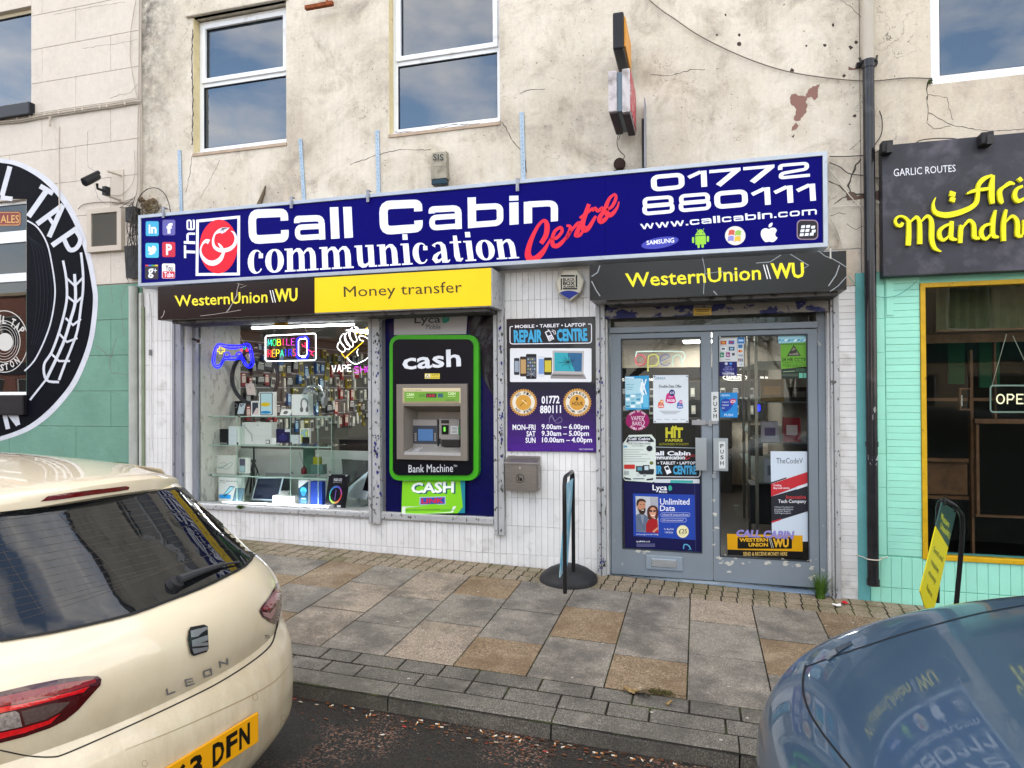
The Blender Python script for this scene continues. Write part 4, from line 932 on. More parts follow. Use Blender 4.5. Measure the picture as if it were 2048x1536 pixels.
for k in range(len(XC)-1):
    a, b = XC[k], XC[k+1]
    js = (-.385,-.85,-1.42,-2.03) if (k-12) % 2 == 0 else (-.385,-1.035,-1.575,-2.03)
    for r in range(3):
        m_ = P_GREY
        for (bx_, br), mm in brown.items():
            if abs(bx_-a) < .03 and br == r: m_ = mm
        flag('paving_slab', a, b, js[r+1], js[r], m_)
for r in range(3):
    y1 = -.004-.127*r; y0 = y1-.127; x = -5.6-.012*r
    while x < 3.0:
        w_ = .118; flag('paving_sett', x, x+w_, y0, y1, P_SET, gap=.005, b=.004); x += w_
for r in range(2):
    y1 = -2.03-.148*r; y0 = y1-.147; x = -5.4+.1*r; ls = [.30, .22, .30, .38, .22, .26]; q = 0
    while x < 2.4:
        w_ = ls[(q*5+r*3) % 6]; flag('paving_block', x, x+w_, y0, y1, P_BLK, gap=.0055, b=.003); x += w_; q += 1
# kerb stones, each its own part of the kerb
KB = thing('kerb', 'dark granite kerb stones edging the pavement above the road', 'kerb', (0,-2.41, ZP(0,-2.4)-.1)); KB['kind'] = 'structure'; del KB['category']; del KB['label']
me = None
for k in range(-6,4):
    x0_ = -.735+.9105*k; x1_ = x0_+.9105
    if me is None:
        L_ = .9105-.008; hw = .0745; prof = [(-hw, -.16),(-hw, -.020),(-hw+.004,-.008),(-hw+.014,-.001),(-hw+.02,0),(hw-.004,0),(hw, -.004),(hw, -.16)]
        mb = MB(); n_ = 8; rows_ = []
        for i in range(n_+1):
            rows_.append([(-L_/2+L_*i/n_, a+random.gauss(0, .0012)*(1 if 0 < j < 4 else 0), b+random.gauss(0, .0008)*(1 if 0 < j < 5 else 0)) for j, (a, b) in enumerate(prof)])
        mb.grid(rows_, None, True); mb.add([rows_[0][j] for j in range(8)],[tuple(range(8))]); mb.add([rows_[-1][j] for j in range(8)],[tuple(range(8))[::-1]])
        me = mb.mesh('kerb_stone'); me.materials.append(P_KERB)
    cx = (x0_+x1_)/2; part('kerb_stone', me, (cx, -2.405, ZP(cx, -2.405)+.001), KB, rot=(RX, RY, 0))
# road
def asphalt():
    m = bpy.data.materials.new('dark_asphalt'); m.use_nodes = True; t = m.node_tree; n = t.nodes.new; l = t.links.new
    b = t.nodes['Principled BSDF']; P = n('ShaderNodeNewGeometry').outputs['Position']
    v = n('ShaderNodeTexVoronoi'); v.inputs['Scale'].default_value = 105; l(P, v.inputs['Vector'])
    bw = n('ShaderNodeSeparateColor'); l(v.outputs['Color'], bw.inputs[0])
    z = n('ShaderNodeTexNoise'); z.inputs['Scale'].default_value = 2.1; z.inputs['Detail'].default_value = 4; l(P, z.inputs['Vector'])
    def rng(x, a, c, lo=0, hi=1):
        r = n('ShaderNodeMapRange'); r.inputs[1].default_value = a; r.inputs[2].default_value = c; r.inputs[3].default_value = lo; r.inputs[4].default_value = hi; l(x, r.inputs[0]); return r.outputs[0]
    def mul(a, c):
        x = n('ShaderNodeMath'); x.operation = 'MULTIPLY'; l(a, x.inputs[0]); l(c, x.inputs[1]); return x.outputs[0]
    def mx(f, a, c):
        x = n('ShaderNodeMix'); x.data_type = 'RGBA'
        for s, q in ((x.inputs[0], f),(x.inputs[6], a),(x.inputs[7], c)):
            if hasattr(q, 'is_output'): l(q, s)
            elif isinstance(q, str): s.default_value = (*srgb(q),1)
            else: s.default_value = q
        return x.outputs[2]
    c = mx(rng(bw.outputs[1], .3, .9,0, .5), '#1f1d1a', '#322f2b')
    stone = mul(rng(bw.outputs[0], .72, .76), rng(z.outputs[0], .50, .64, .05, .9)); c = mx(stone, c, mx(bw.outputs[2], '#6a4535', '#80695a'))
    l(c, b.inputs['Base Color']); b.inputs['Roughness'].default_value = .62; b.inputs['Specular IOR Level'].default_value = .35
    bp = n('ShaderNodeBump'); bp.inputs['Strength'].default_value = .9; bp.inputs['Distance'].default_value = .006; l(v.outputs['Distance'], bp.inputs['Height']); bp.invert = True; l(bp.outputs[0], b.inputs['Normal'])
    return m
def ZR(x, y): return ZP(x, -2.485)-.088+.006*min(0, y+2.485)*-.5
mb = MB(); rows_ = [[(x, y, ZR(x, y)) for x in (-60,-14,9,60)] for y in (-2.47,-6,-10,-14.2)]; mb.grid(rows_, None, True)
struct(ob('road', mb, asphalt()))
mb = MB(); rows_ = [[(x, y, ZR(x, -14.2)+.11) for x in (-60,-14,9,60)] for y in (-14.1,-24)]; mb.grid(rows_, None, True); rows_ = [[(x, -14.1, ZR(x, -14.2)+h) for x in (-60,-14,9,60)] for h in (.11,-.2)]; mb.grid(rows_, None); struct(ob('far_pavement', mb, mat('far_paving', '#6f6c67', .8, var=.15)))
mb = MB(); mb.box(-240,240,-240,240,-2.6,-2.5); struct(ob('ground', mb, mat('far_ground', '#5b5a52', .9, var=.2)))
mb = MB(); mb.box(-60,-14.01,-2.47,7,-2.5, .25); mb.box(9.01,60,-2.47,7,-2.5,-.45); struct(ob('side_ground', mb, mat('far_paving', '#6f6c67', .8)))
# street litter in the gutter
random.seed(21); BUTT = None; mb = MB(); mb.tube([(-.012,0,0),(.004,0,0)], .0038, n=6); mb.tube([(.0041,0,0),(.014,0,0)], .0039, n=6)
me = mb.mesh('cigarette_butt'); me.materials.append(pr('#c9c2b4', .8)); me.materials.append(pr('#b5763e', .8))
for p in me.polygons: p.material_index = 1 if p.center.x > .0041 else 0
GL = [(663,1411),(705,1416),(740,1429),(893,1440),(875,1448),(1020,1465),(1047,1468),(1034,1474),(996,1461),(845,1437),(1190,1505),(1206,1498),(1265,1517),(1285,1511),(1303,1520),(1350,1528),(1110,1488),(1228,1511),(860,1415),(1130,1484),(733,1432),(965,1459)]
for a, b in GL:
    p = WZ(a, b, ZR(-1,-2.6)+.004); z = ZR(p.x, p.y)+.005; p = WZ(a, b, z)
    if p.y > -2.50: p.y = -2.50-random.uniform(.01, .05)
    o = part('cigarette_butt', me, (p.x, p.y, ZR(p.x, p.y)+.0045), rot=(0, random.uniform(-.1, .1), random.uniform(0,6.28))); tag(o, 'cigarette butt with tan filter lying in the gutter litter', 'cigarette butt', 'cigarette butts along the gutter')
mb = MB(); cols = [pr(c, .8) for c in ('#5a3421', '#7a4a2c', '#3a2a1c', '#8f8577', '#b8b2a6', '#4a3a28', '#a03a30')]
for i in range(1500):
    x = random.uniform(-3.4,1.2); d_ = abs(random.gauss(0, .10)) if random.random() < .85 else random.uniform(0, .8); y = -2.492-d_
    if random.random() > .35+.65*min(1, max(0,(x+2.3)/1.4)) and x < -1: continue
    z = ZR(x, y)+random.uniform(.001, .006); s_ = random.choice([.003, .004, .006, .009, .013]); a0 = random.uniform(0,6.28); e = random.uniform(.25, .7)
    pts = [(x+s_*math.cos(a0+t)*1.3, y+s_*e*math.sin(a0+t), z+random.uniform(0, s_*.5)) for t in (0,1.5,3.1,4.6)]
    wgt = random.random(); mb.add(pts, [(0,1,2,3)], cols[0 if wgt < .3 else 1 if wgt < .52 else 2 if wgt < .75 else 5 if wgt < .86 else 3 if wgt < .94 else 4 if wgt < .985 else 6])
o = ob('gutter_litter', mb, None, kind='stuff'); tag(o, 'dead leaf bits, grit and paper scraps lying along the gutter', 'litter')
# gum spots and scraps on the slabs
mb = MB()
for i in range(70):
    if i < 12: a, b = ((870,1180),(908,1203),(1031,1247),(922,1240),(795,1244),(635,1229),(727,1216),(817,1358),(1127,1414),(848,1107),(1205,1288),(1442,1481))[i]; p = WG(a, b)
    else: p = Vector((random.uniform(-3,1.2), random.uniform(-2.45,-.1),0))
    r = random.uniform(.004, .011); z = ZP(p.x, p.y)+.0035
    mb.add([(p.x+r*random.uniform(.7,1.2)*math.cos(t), p.y+r*random.uniform(.7,1.2)*math.sin(t), z) for t in [k*.785 for k in range(8)]],[tuple(range(8))], pr('#a6a29a', .8))
o = ob('chewing_gum_spots', mb, None, kind='stuff'); tag(o, 'pale flattened gum spots scattered on the paving slabs', 'gum spots')
def leafmesh(seed, L_=.07, W_l=.03, m=None):
    random.seed(seed); mb = MB(); rows_ = []
    for i in range(9):
        t = i/8; w_ = W_l*math.sin(math.pi*min(1, t*1.02+.02))**.7*random.uniform(.8,1.1); rows_.append([(L_*(t-.5), w_*s, .012*math.sin(t*4+seed)+.014*abs(s)+random.uniform(0, .004)) for s in (-1,-.4,0, .4,1)])
    mb.grid(rows_, m); mb.tube([(-L_*.5,0, .008),(-L_*.8, .006, .004)], .0012, m, n=4); return mb
def put(mb, x, y, rot, name, lab, cat, m, s=1):
    me = mb.mesh(name); me.materials.append(m) if not me.materials else None
    for p in me.polygons: p.use_smooth = True
    o = part(name, me, (x, y, ZP(x, y)+.004), rot=(RX, RY, rot), scale=(s, s, s)); tag(o, lab, cat); return o
ML = mat('dead_leaf_tan', '#8a744e', .8, var=.3, vscale=60); MLd = mat('dead_leaf_dark', '#4c4232', .8, var=.3, vscale=60)
p = WG(1262,1385); put(leafmesh(2, .085, .034), p.x, p.y, .2, 'dead_leaf', 'tan curled dead leaf, left of the pair at the kerb end of a brown slab', 'leaf', ML)
p = WG(1285,1392); put(leafmesh(5, .10, .03), p.x, p.y, -.5, 'dead_leaf', 'dark grey curled leaf folded beside the moss clump', 'leaf', MLd)
p = WG(1338,1411); put(leafmesh(4, .035, .014), p.x, p.y, .1, 'dead_leaf', 'small yellow leaf on the dark blocks below the moss clump', 'leaf', ML)
mb = MB(); random.seed(9)
for i in range(90):
    x, y = random.gauss(0, .035), random.gauss(0, .014); mb.tube([(x, y, .0),(x+random.gauss(0, .014), y+random.gauss(0, .008), random.uniform(.005, .02)),(x+random.gauss(0, .03), y+random.gauss(0, .015), random.uniform(0, .012))], .0014, n=3)
p = WG(1318,1388); put(mb, p.x, p.y, 0, 'dried_moss', 'small clump of dried moss and twigs on a brown slab near the kerb', 'moss', mat('dry_moss', '#57512f', .9))
for i, (a, b, c, lab) in enumerate(((1673,1213, '#d8d8d4', 'white paper scrap, left of the pair at the foot of the narrow tiled pier'),(1688,1209, '#b0242a', 'red and white packet scrap at the foot of the narrow tiled pier'),(850,1110, '#dcdcda', 'crumpled white tissue at the foot of the white tiles'))):
    p = WG(a, b); mb = MB(); random.seed(i); s_ = .03 if i < 2 else .028
    mb.grid([[(s_*(u-1)*random.uniform(.7,1.1), s_*.7*(v-1), random.uniform(.002, .02)) for u in range(3)] for v in range(3)]); put(mb, p.x, p.y, .5*i, 'paper_scrap', lab, 'litter', pr(c, .8))
# weeds: grass tuft by the door post, fern-like weed on the sill
def tuft(x, y, z, n, h, spread, name, lab, m, seed, fern=False):
    random.seed(seed); mb = MB()
    for i in range(n):
        a = random.uniform(0,6.28); r = spread*random.random()**.6; hh = h*random.uniform(.35,1); bx, by = x+r*.25*math.cos(a), y+r*.2*math.sin(a)
        lean = random.uniform(.2,1.0)*spread; w_ = .003 if not fern else .007
        P_ = [Vector((bx+lean*math.cos(a)*t*t, by+lean*.6*math.sin(a)*t*t, z+hh*(t-.35*t*t*lean/spread))) for t in (0, .35, .7,1)]
        pv = Vector((math.cos(a+1.57), math.sin(a+1.57),0))
        v = []
        for k, q in enumerate(P_): w2 = w_*(1-k/3.2); v += [q-pv*w2, q+pv*w2]
        mb.add(v, [(0,1,3,2),(2,3,5,4),(4,5,7,6)])
    o = ob(name, mb, m); return tag(o, lab, 'weed')
MG = mat('grass_green', '#4a6a26', .6, var=.35, vscale=40); MG2 = mat('weed_green', '#456b28', .6, var=.4, vscale=60)
p = W(1640,1190,-.05); tuft(p.x, -.075, ZP(p.x, -.05),260, .27, .13, 'grass_tuft', 'long green grass tuft at the right foot of the door frame', MG, 4)
p = W(480,1012,-.04); tuft(p.x, -.035, .30,220, .045, .055, 'sill_weed', 'small leafy green weed growing on the shop window sill', MG2,5, True)
mb = MB(); random.seed(31)
for i in range(1500):
    x = random.uniform(-3.8,1.8); y = random.choice([-.004,-.131,-.258,-.385]) + random.gauss(0, .004)
    if math.sin(x*3.1)+math.sin(x*7.3+1)+random.uniform(-.6, .6) < .3: continue
    if random.random() < .4: x = -5.6+round((x+5.6)/.118)*.118; y = random.uniform(-.385,0)
    z = ZP(x, y)-.004; r = random.uniform(.003, .007); mb.add([(x-r, y-r*.6, z),(x+r, y-r*.5, z),(x+random.uniform(-r, r), y+r*.6, z+.006)],[(0,1,2)])
o = ob('joint_moss', mb, mat('joint_moss_green', '#4a5424', .95), kind='stuff'); tag(o, 'green moss in the joints of the small setts along the shopfront', 'moss')

# ================================================================ across the street (seen in the glass)
def brickm():
    m = bpy.data.materials.new('far_red_brick'); m.use_nodes = True; t = m.node_tree; n = t.nodes.new; l = t.links.new
    b = t.nodes['Principled BSDF']; tc = n('ShaderNodeTexCoord'); mp = n('ShaderNodeMapping'); mp.inputs['Rotation'].default_value = (math.radians(90),0,0); l(tc.outputs['Object'], mp.inputs[0])
    k = n('ShaderNodeTexBrick'); k.inputs['Color1'].default_value = (*srgb('#8a4a38'),1); k.inputs['Color2'].default_value = (*srgb('#74402f'),1); k.inputs['Mortar'].default_value = (*srgb('#9a8a7c'),1); k.inputs['Scale'].default_value = 1; k.inputs['Brick Width'].default_value = .225; k.inputs['Row Height'].default_value = .075; k.inputs['Mortar Size'].default_value = .008
    l(mp.outputs[0], k.inputs['Vector']); l(k.outputs[0], b.inputs['Base Color']); b.inputs['Roughness'].default_value = .85; return m
MBK = brickm()
def far_house(x0, x1, h, lab, m, wins, sign):
    t = thing('far_building', lab, 'building', ((x0+x1)/2,-20,-1)); hs = []
    for (a, w_, z0_, z1_) in wins: hs.append((a, a+w_, z0_, z1_))
    mb = MB()
    w = wall('facade', x0, x1,-2, h, -20, .3, hs, m, t); w.scale = (1,1,1)
    for v in w.data.vertices: v.co.y = -40-v.co.y
    w.data.flip_normals()
    for (a, b, c, d) in hs:
        mb = MB(); bars(mb, a, b, c, d, -20.2,-20.1, .07); f_ = ob('window', mb, M_PVC, t); g = MB(); g.box(a+.06, b-.06,-20.16,-20.15, c+.06, d-.06); ob('pane', g, mat('far_dark_glass', (.03, .035, .04), .05), f_)
    mb = MB(); mb.box(x0, x1,-28,-20.3,-2, h-.2); ob('house_body', mb, M_ROOFS, t); mb = MB(); mb.box(x0-.2, x1+.2,-20.31,-19.8, h, h+.15); ob('parapet', mb, mat('far_stone_trim', '#b7aa94', .8), t)
    if sign: mb = MB(); mb.box(x0+1, x1-1,-19.99,-19.9,2.4,3.0); ob('shop_board', mb, sign, t)
    return t
far_house(-54,-6.2,6.4, 'red brick building across the street with a dark shop board, seen in the shop glass', MBK, [(-53+i*2.6,1.3,3.8,5.4) for i in range(18)]+[(-53+i*3.2,2.4,-.4,2.2) for i in range(14)], mat('far_board_dark', '#2a2d38', .5))
far_house(4.5,22,6.0, 'pale rendered building across the street, right of the bare tree', mat('far_pale_render', '#b7aa94', .9, var=.1),[(5.5+i*2.7,1.3,3.4,4.9) for i in range(6)]+[(5.5+i*3.2,2.4,-.8,1.9) for i in range(5)], mat('far_board_teal', '#2d5c5a', .5))
def bare_tree(x, y, z, h, seed, lab):
    random.seed(seed); t = thing('bare_tree', lab, 'tree', (x, y, z)); tr = MB(); cr = MB(); cnt = [0]
    def br(p, d, L_, r, dep):
        if dep > 6 or cnt[0] > 900: return
        cnt[0] += 1; pts = [p]; q = p.copy(); dd = d.copy()
        for i in range(4): dd = (dd+Vector((random.gauss(0, .12), random.gauss(0, .12), random.gauss(.03, .08)))).normalized(); q = q+dd*L_/4; pts.append(q.copy())
        (tr if dep == 0 else cr).tube(pts, [r*(1-.11*i) for i in range(5)], n=6 if dep < 2 else 3, cap=False)
        for i in range(3 if dep < 5 else 2):
            k = pts[random.choice([2,3,4])]; nd = (dd+Vector((random.gauss(0, .55), random.gauss(0, .55), random.gauss(.1, .35)))).normalized(); br(k, nd, L_*random.uniform(.62, .85), r*.58, dep+1)
    br(Vector((x, y, z)), Vector((0,0,1)), h*.3, h*.022,0); mt = mat('bare_bark', '#2f2822', .9); ob('trunk', tr, mt, t); ob('crown', cr, mt, t)
bare_tree(-2.6,-13.2,-.5,8.5,3, 'bare winter tree across the road, seen in the door glass')
bare_tree(2.8,-16.5,-.6,7.5,8, 'smaller bare tree further back across the road')
# ================================================================ cash machine bay
NAVY = mat('navy_vinyl', '#0d0f48', .22, var=.15, vscale=5, bump=.35, bscale=7)
AY = -.005
def P5(a, b, y=AY): return W(a, b, y)
ATM = thing('cash_machine', 'cash machine with green rim and black surround set in the navy panel', 'cash machine', tuple(P5(866,955)))
def holeslab(outer, hole, d, name, m, parent):
    P_ = list(outer); H_ = list(hole); tri = tessellate_polygon([[Vector((p.x, p.z, 0)) for p in P_],[Vector((p.x, p.z, 0)) for p in H_]]); V = P_+H_; n = len(V); Q = [p+Vector((0, d, 0)) for p in V]
    mb = MB(); f = [t for t in tri]
    for i in range(len(f)):
        a, b, c = [V[k] for k in f[i]]
        if (b-a).cross(c-a).y > 0: f[i] = f[i][::-1]
    a_, b_ = len(P_), len(H_)
    mb.add(V+Q, [tuple(t) for t in f]+[(i, (i+1) % a_, (i+1) % a_+n, i+n) for i in range(a_)]+[(a_+i, a_+i+n, a_+(i+1) % b_+n, a_+(i+1) % b_) for i in range(b_)]); return ob(name, mb, m, parent)
def rrw(x0, y0, x1, y1, r, y, n=5): return [W(a, b, y) for a, b in rr(x0, y0, x1, y1, r, n)]
def slab(pts, d, name, m, parent, bevel=.004, **k):
    mb = MB(); mb.prism(pts, (0, d, 0)); return ob(name, mb, m, parent, bevel=bevel, **k)
HL = lambda y: [W(a, b, AY-.05)+Vector((0, y-AY+.05,0)) for a, b in ((806,811),(922,811),(922,912),(806,912))]
holeslab([Vector((-2.914, .06, .326)), Vector((-1.80, .06, .326)), Vector((-1.80, .06,2.222)), Vector((-2.914, .06,2.222))], HL(.06), .03, 'navy_infill', NAVY, SHOP)
holeslab(rrw(779,670,957,961,20, AY), HL(AY), .063, 'green_rim', mat('lime_green_plastic', '#3f9c1e', .35, var=.04), ATM)
holeslab(rrw(785.5,678.5,946,950.5,13, AY-.012), HL(AY-.012), .011, 'black_surround', mat('black_blue_gloss', '#080b14', .3, var=.1, spec=.2), ATM)
M_BZ = mat('warm_grey_bezel', '#7b746c', .4, .2, var=.06, vscale=6)
M_BZ2 = mat('light_bezel_grey', '#8f8c88', .4, .2, var=.08)
# bezel as a real frame with a recess behind it
x0, x1, z0, z1 = P5(793,850, AY-.05).x, P5(934,850, AY-.05).x, P5(860,920, AY-.05).z, P5(860,768, AY-.05).z
mb = MB(); yb = AY-.05
hx0, hx1, hz0, hz1 = P5(807,850, yb).x, P5(921,850, yb).x, P5(860,911, yb).z, P5(860,812, yb).z
o = [(x0, z0),(x1, z0),(x1, z1),(x0, z1)]; q = [(hx0, hz0),(hx1, hz0),(hx1, hz1),(hx0, hz1)]
v = [(a, yb, b) for a, b in o] + [(a, yb, b) for a, b in q] + [(a, AY-.013, b) for a, b in o]; f = []
for i in range(4): j = (i+1) % 4; f += [(i, j, j+4, i+4),(i, i+8, j+8, j)]
mb.add(v, f); ob('bezel', mb, M_BZ, ATM, bevel=.004)
mb = MB(); yk = yb+.22; sx = .02
ix0, ix1, iz0, iz1 = hx0+.05, hx1-.0, hz0+.075, hz1-.06
v = [(a, yb+.001, b) for a, b in q] + [(ix0, yk, iz0),(ix1, yk, iz0),(ix1, yk, iz1),(ix0, yk, iz1)]
mb.add(v, [(0,4,7,3),(1,2,6,5),(3,7,6,2)]); mb.add(v, [(0,1,5,4)]); mb.add(v, [(4,5,6,7)]); ob('recess', mb, M_BZ, ATM)
S = Sheet(yb-.001); S.rect(805,776,921,807, '#c9bd9a'); S.rect(807,783,919,803, '#6d9c3c'); S.text('CASH', (813,786,828,792), '#d8ecb4', .02); S.text('CASH', (896,784,911,790), '#d8ecb4', .02); S.rect(852,787,873,795, '#2a2f3a'); S.text('LINK', (854,788.5,871,793.5), '#c8323c', .02); S.rect(813,794,828,795, '#c8e0a0'); S.rect(896,792,911,793, '#c8e0a0'); S.text('bankmachine', (892,798,910,801.5), '#35502a')
S.rect(838,788,850,794, '#5b8a38'); S.rect(876,787,886,795, '#3a5f6c'); S.text('THIS ATM CHARGES', (811,779,843,781.5), '#4a4632')
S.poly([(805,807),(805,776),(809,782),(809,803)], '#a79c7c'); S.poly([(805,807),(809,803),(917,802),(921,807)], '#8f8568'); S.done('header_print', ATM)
def A5(a, b, y): return W(a, b, y)
yi = yk-.004
def panel(a, b, c, d, y, th, m, name='panel', bev=.003):
    p, q = W(a, b, y), W(c, d, y); mb = MB(); mb.box(p.x, q.x, y, y+th, q.z, p.z); return ob(name, mb, m, ATM, bevel=bev)
panel(826,839,874,896, yi-.07, .072, M_BZ2, 'screen_housing')
panel(826,851,874,888, yi-.075, .004, mat('bezel_dark_grey', '#3c4048', .4), 'screen_bezel')
panel(836,858,866,882, yi-.079, .003, emis('atm_screen', '#2c4a6e', .35), 'screen')
for k in range(4):
    panel(829,866+k*4.3,833,869+k*4.3, yi-.079, .003, M_BZ2, 'screen_key', 0); panel(868.5,866+k*4.3,872,869+k*4.3, yi-.079, .003, M_BZ2, 'screen_key', 0)
panel(878,838,919,896, yi-.06, .062, M_BZ2, 'card_housing')
panel(883,850,897,869, yi-.066, .006, mat('card_slot_black', '#101512', .3), 'card_slot'); panel(887,854,891,863, yi-.069, .003, emis('slot_green', '#5fbf3a', .3), 'slot_glow')
panel(901,852,916,868, yi-.064, .004, pr('#cfd3d0'), 'notice'); panel(917,852,920.5,870, yi-.064, .004, pr('#2f7a3a'), 'green_notice'); panel(882,840,898,847, yi-.064, .004, mat('slot_shade2', '#34302d', .4), 'receipt_slot')
panel(882,879,919,893, yi-.10, .04, mat('cash_tray_dark', '#3b3a3a', .3, .6), 'cash_tray'); panel(877,877,881,888, yi-.068, .008, M_BLKP, 'thumb_pad')
S = Sheet(yi-.0642); 
for k in range(5): S.rect(903,854+k*2.7,914,855+k*2.7, '#30302f')
S.done('notice_print', ATM)
# keypad shelf
mb = MB(); q0 = W(807,898, yb+.01); q1 = W(921,898, yb+.01); zf = hz0+.002
mb.add([(hx0+.001, yb+.01, zf+.028),(hx1-.001, yb+.01, zf+.028),(ix1, yk-.05, zf+.075),(ix0, yk-.05, zf+.075),(hx0+.001, yb+.002, zf),(hx1-.001, yb+.002, zf)],[(0,1,2,3),(4,5,1,0)]); ob('keypad_shelf', mb, M_BZ2, ATM, bevel=.002)
kp = MB(); 
keym = bevbox(.014, .011, .006, .002).mesh('key'); keym.materials.append(mat('steel_keys', '#b5b5b5', .25, .7)); sl_ = math.atan2(.047, yk-.05-yb-.01)
for r in range(4):
    for c in range(4):
        t = (r+.8)/5.2; part('key', keym, (hx0+.085+c*.017+t*.02, yb+.01+(yk-.06-yb)*t*.8, zf+.028+.047*t*.8+.006), ATM, rot=(sl_, 0,0))
S = Sheet(AY-.0125)
S.text('cash', ((804,707),(921,697),(922,733),(805,740)), '#dde0e6', .022)
S.text('Bank Machine', ((817,930),(906,928),(906,944),(817,945)), '#c9ccd2'); S.text('TM', (907,930,914,934), '#c9ccd2')
S.done('lettering', ATM)
o = thing('warning_sticker', 'white and yellow camera warning sticker on the black surround of the cash machine', 'sticker', tuple(P5(865,757)))
S = Sheet(AY-.0135); S.rect(849.5,747,879.5,757.5, '#d9c64a'); S.rect(850.5,748,860,756.5, '#e6dfc0'); S.rib([(855,749),(851.5,755.5),(858.5,755.5)], .8, '#33301a', closed=True); S.text('CCTV', (863,748,877,751.5), '#33301a', .02); S.text('in operation', (862,753,878,756), '#33301a'); S.done('sheet', o)
# cable provider sheet above, its torn black film, cash leaflet below
o = thing('white_header_sheet', 'white sheet with teal heart over the cash machine', 'sign', tuple(P5(860,670, .03)))
mb = MB(); p = [W(788,626, .045), W(788,670, .045), W(932,668, .045), W(936,617, .045)]; mb.prism(p, (0, .006,0)); ob('sheet', mb, pr('#a8a8ac', .3), o)
S = Sheet(.0445); S.text('Lyca', ((829,630),(881,631),(881,650),(829,652)), '#33424a', .01); S.text('Mobile', (852,648,881,659), '#3c4a50'); S.poly(smooth2([(885,632),(890,630.5),(892,635),(897,634),(899,640),(894,645),(886,646),(884.5,640)],3, True), '#2e8f7c'); S.rib([(888,638),(893,636)], .8, '#a8a8ac'); S.done('print', o)
mb = MB(); random.seed(12)
col = []
for i in range(15):
    t = i/14; yl = 622+t*(790-622); xl_ = 938-6*math.sin(t*3)+ (t**1.6)*48; xr_ = 990-2*t
    col.append([W(xl_+(xr_-xl_)*u, yl, .052-.02*abs(math.sin(u*5+t*9))*(1-t*.6)-.008*random.random()) for u in [k/8 for k in range(9)]])
mb.grid(col, None, True); o = ob('torn_black_film', mb, mat('black_glossy_film', (.010, .010, .016), .18, bump=.4, bscale=14), None, smooth=True); tag(o, 'crumpled glossy black film hanging in the top right corner of the navy panel', 'film')
o = thing('cash_leaflet', 'bright green leaflet with white lettering taped below the cash machine', 'leaflet', tuple(P5(866,1030, .03)))
mb = MB(); g = [[W(805-2.5*t+ (930-805+ (2.5)*t)*u, (958-3*u)+(71)*t, .03-.012*math.sin(u*3.1)*t-.01*t) for u in [k/8 for k in range(9)]] for t in [k/8 for k in range(9)]]
mb.grid(g, None, True); ob('sheet', mb, pr('#7cc626', .35), o, smooth=True)
LF = lambda u, v, h: (lambda U, T: W(805-2.5*T+(125+2.5*T)*U, (958-3*U)+71*T, .03-.012*math.sin(U*3.1)*T-.01*T-h-.001))((u-805)/125,(v-957)/71)
S = Sheet(f=LF)
def dens(pts, n=6):
    o = []
    for i in range(len(pts)):
        a, b = pts[i], pts[(i+1) % len(pts)]
        for k in range(n): o.append((a[0]+(b[0]-a[0])*k/n, a[1]+(b[1]-a[1])*k/n))
    return o
S.poly(dens([(921,957),(930,957),(930,1028),(916,1028),(926,1016),(921,970)]), '#1f7d8c'); S.rect(806,957,924,961, '#cfd8cf'); S.poly(dens([(806,1012),(913,1014),(906,1027),(806,1027)]), '#d6e0cc')
S.text('CASH', ((826,967),(911,966),(911,989),(826,988)), '#1d5c5c', .035); S.text('CASH', ((823,965),(908,964),(908,987),(823,986)), '#e6ebe6', .035)
S.rect(840,994,892,1010, '#aab6c6'); S.rect(842,995.5,890,1008.5, '#2c4a9c'); S.text('LINK', ((844,997),(888,997),(888,1007),(844,1007)), '#c8283c', .03); S.text('THIS ATM CHARGES FOR USE CASH WITHDRAWALS', (812,1018,882,1021.5), '#3a4a3a'); S.text('bankmachine', (884,1018,910,1023), '#4a9a4a'); S.done('print', o)

# ================================================================ repair centre sign
RS = thing('repair_sign', 'tall black and purple repair sign with opening hours on the white tiles', 'sign', tuple(W(1103,902,-.015)))
ry_ = -.016; mb = MB(); mb.prism([W(1013,638, ry_), W(1015,900, ry_), W(1192.5,905, ry_), W(1191,633, ry_)],(0, .013,0)); ob('board', mb, mat('dark_sign_board', '#1d1e24', .3, coat=.2), RS)
S = Sheet(ry_-.0004)
for k in range(9):
    t = k/8; y0_, y1_ = 765+k*15.3,765+(k+1)*15.3+(0 if k < 8 else 0); c = tuple(int(a+(b-a)*t) for a, b in zip((26,26,42),(66,28,122)))
    S.poly([(1014.3, y0_),(1191.8, y0_+(.6)),(1192.2, y1_+.9),(1014.6, y1_-.4)], '#%02x%02x%02x' % c)
W1 = '#e2e2ea'
S.rib([(1026,653)]+rnd([(1026,653),(1020,653),(1020,688),(1183,686),(1183,648),(1176,648)],6)[1:],1.7, W1)
S.text('MOBILE • TABLET • LAPTOP', ((1030,650),(1171,645.5),(1171,653),(1030,656.5)), W1, .02)
S.text('REPAIR', ((1027,660),(1085,659),(1085,684.5),(1028,685.5)), '#3fa0cc', .045); S.text('CENTRE', ((1113,658),(1174,656),(1175,682.5),(1114,683)), '#3fa0cc', .045)
S.poly([(1089.5,664),(1099,660),(1108.5,678),(1098,683)], W1); S.poly([(1092,665),(1098.5,662.5),(1102.5,669.5),(1095.5,672)], '#1d1e24')
for r in range(3):
    for c in range(3): S.rect(1096.5+c*2.9+r*1,674+r*2.6-c*1,1098.5+c*2.9+r*1,675.3+r*2.6-c*1, '#1d1e24')
S.rib([(1097,661),(1096,658)],1.2, W1); S.rib(smooth2([(1103,663),(1107,664),(1108.5,669)],3),1.2, W1); S.rib(smooth2([(1104,660),(1110,662),(1111.5,669)],3),1.2, W1)
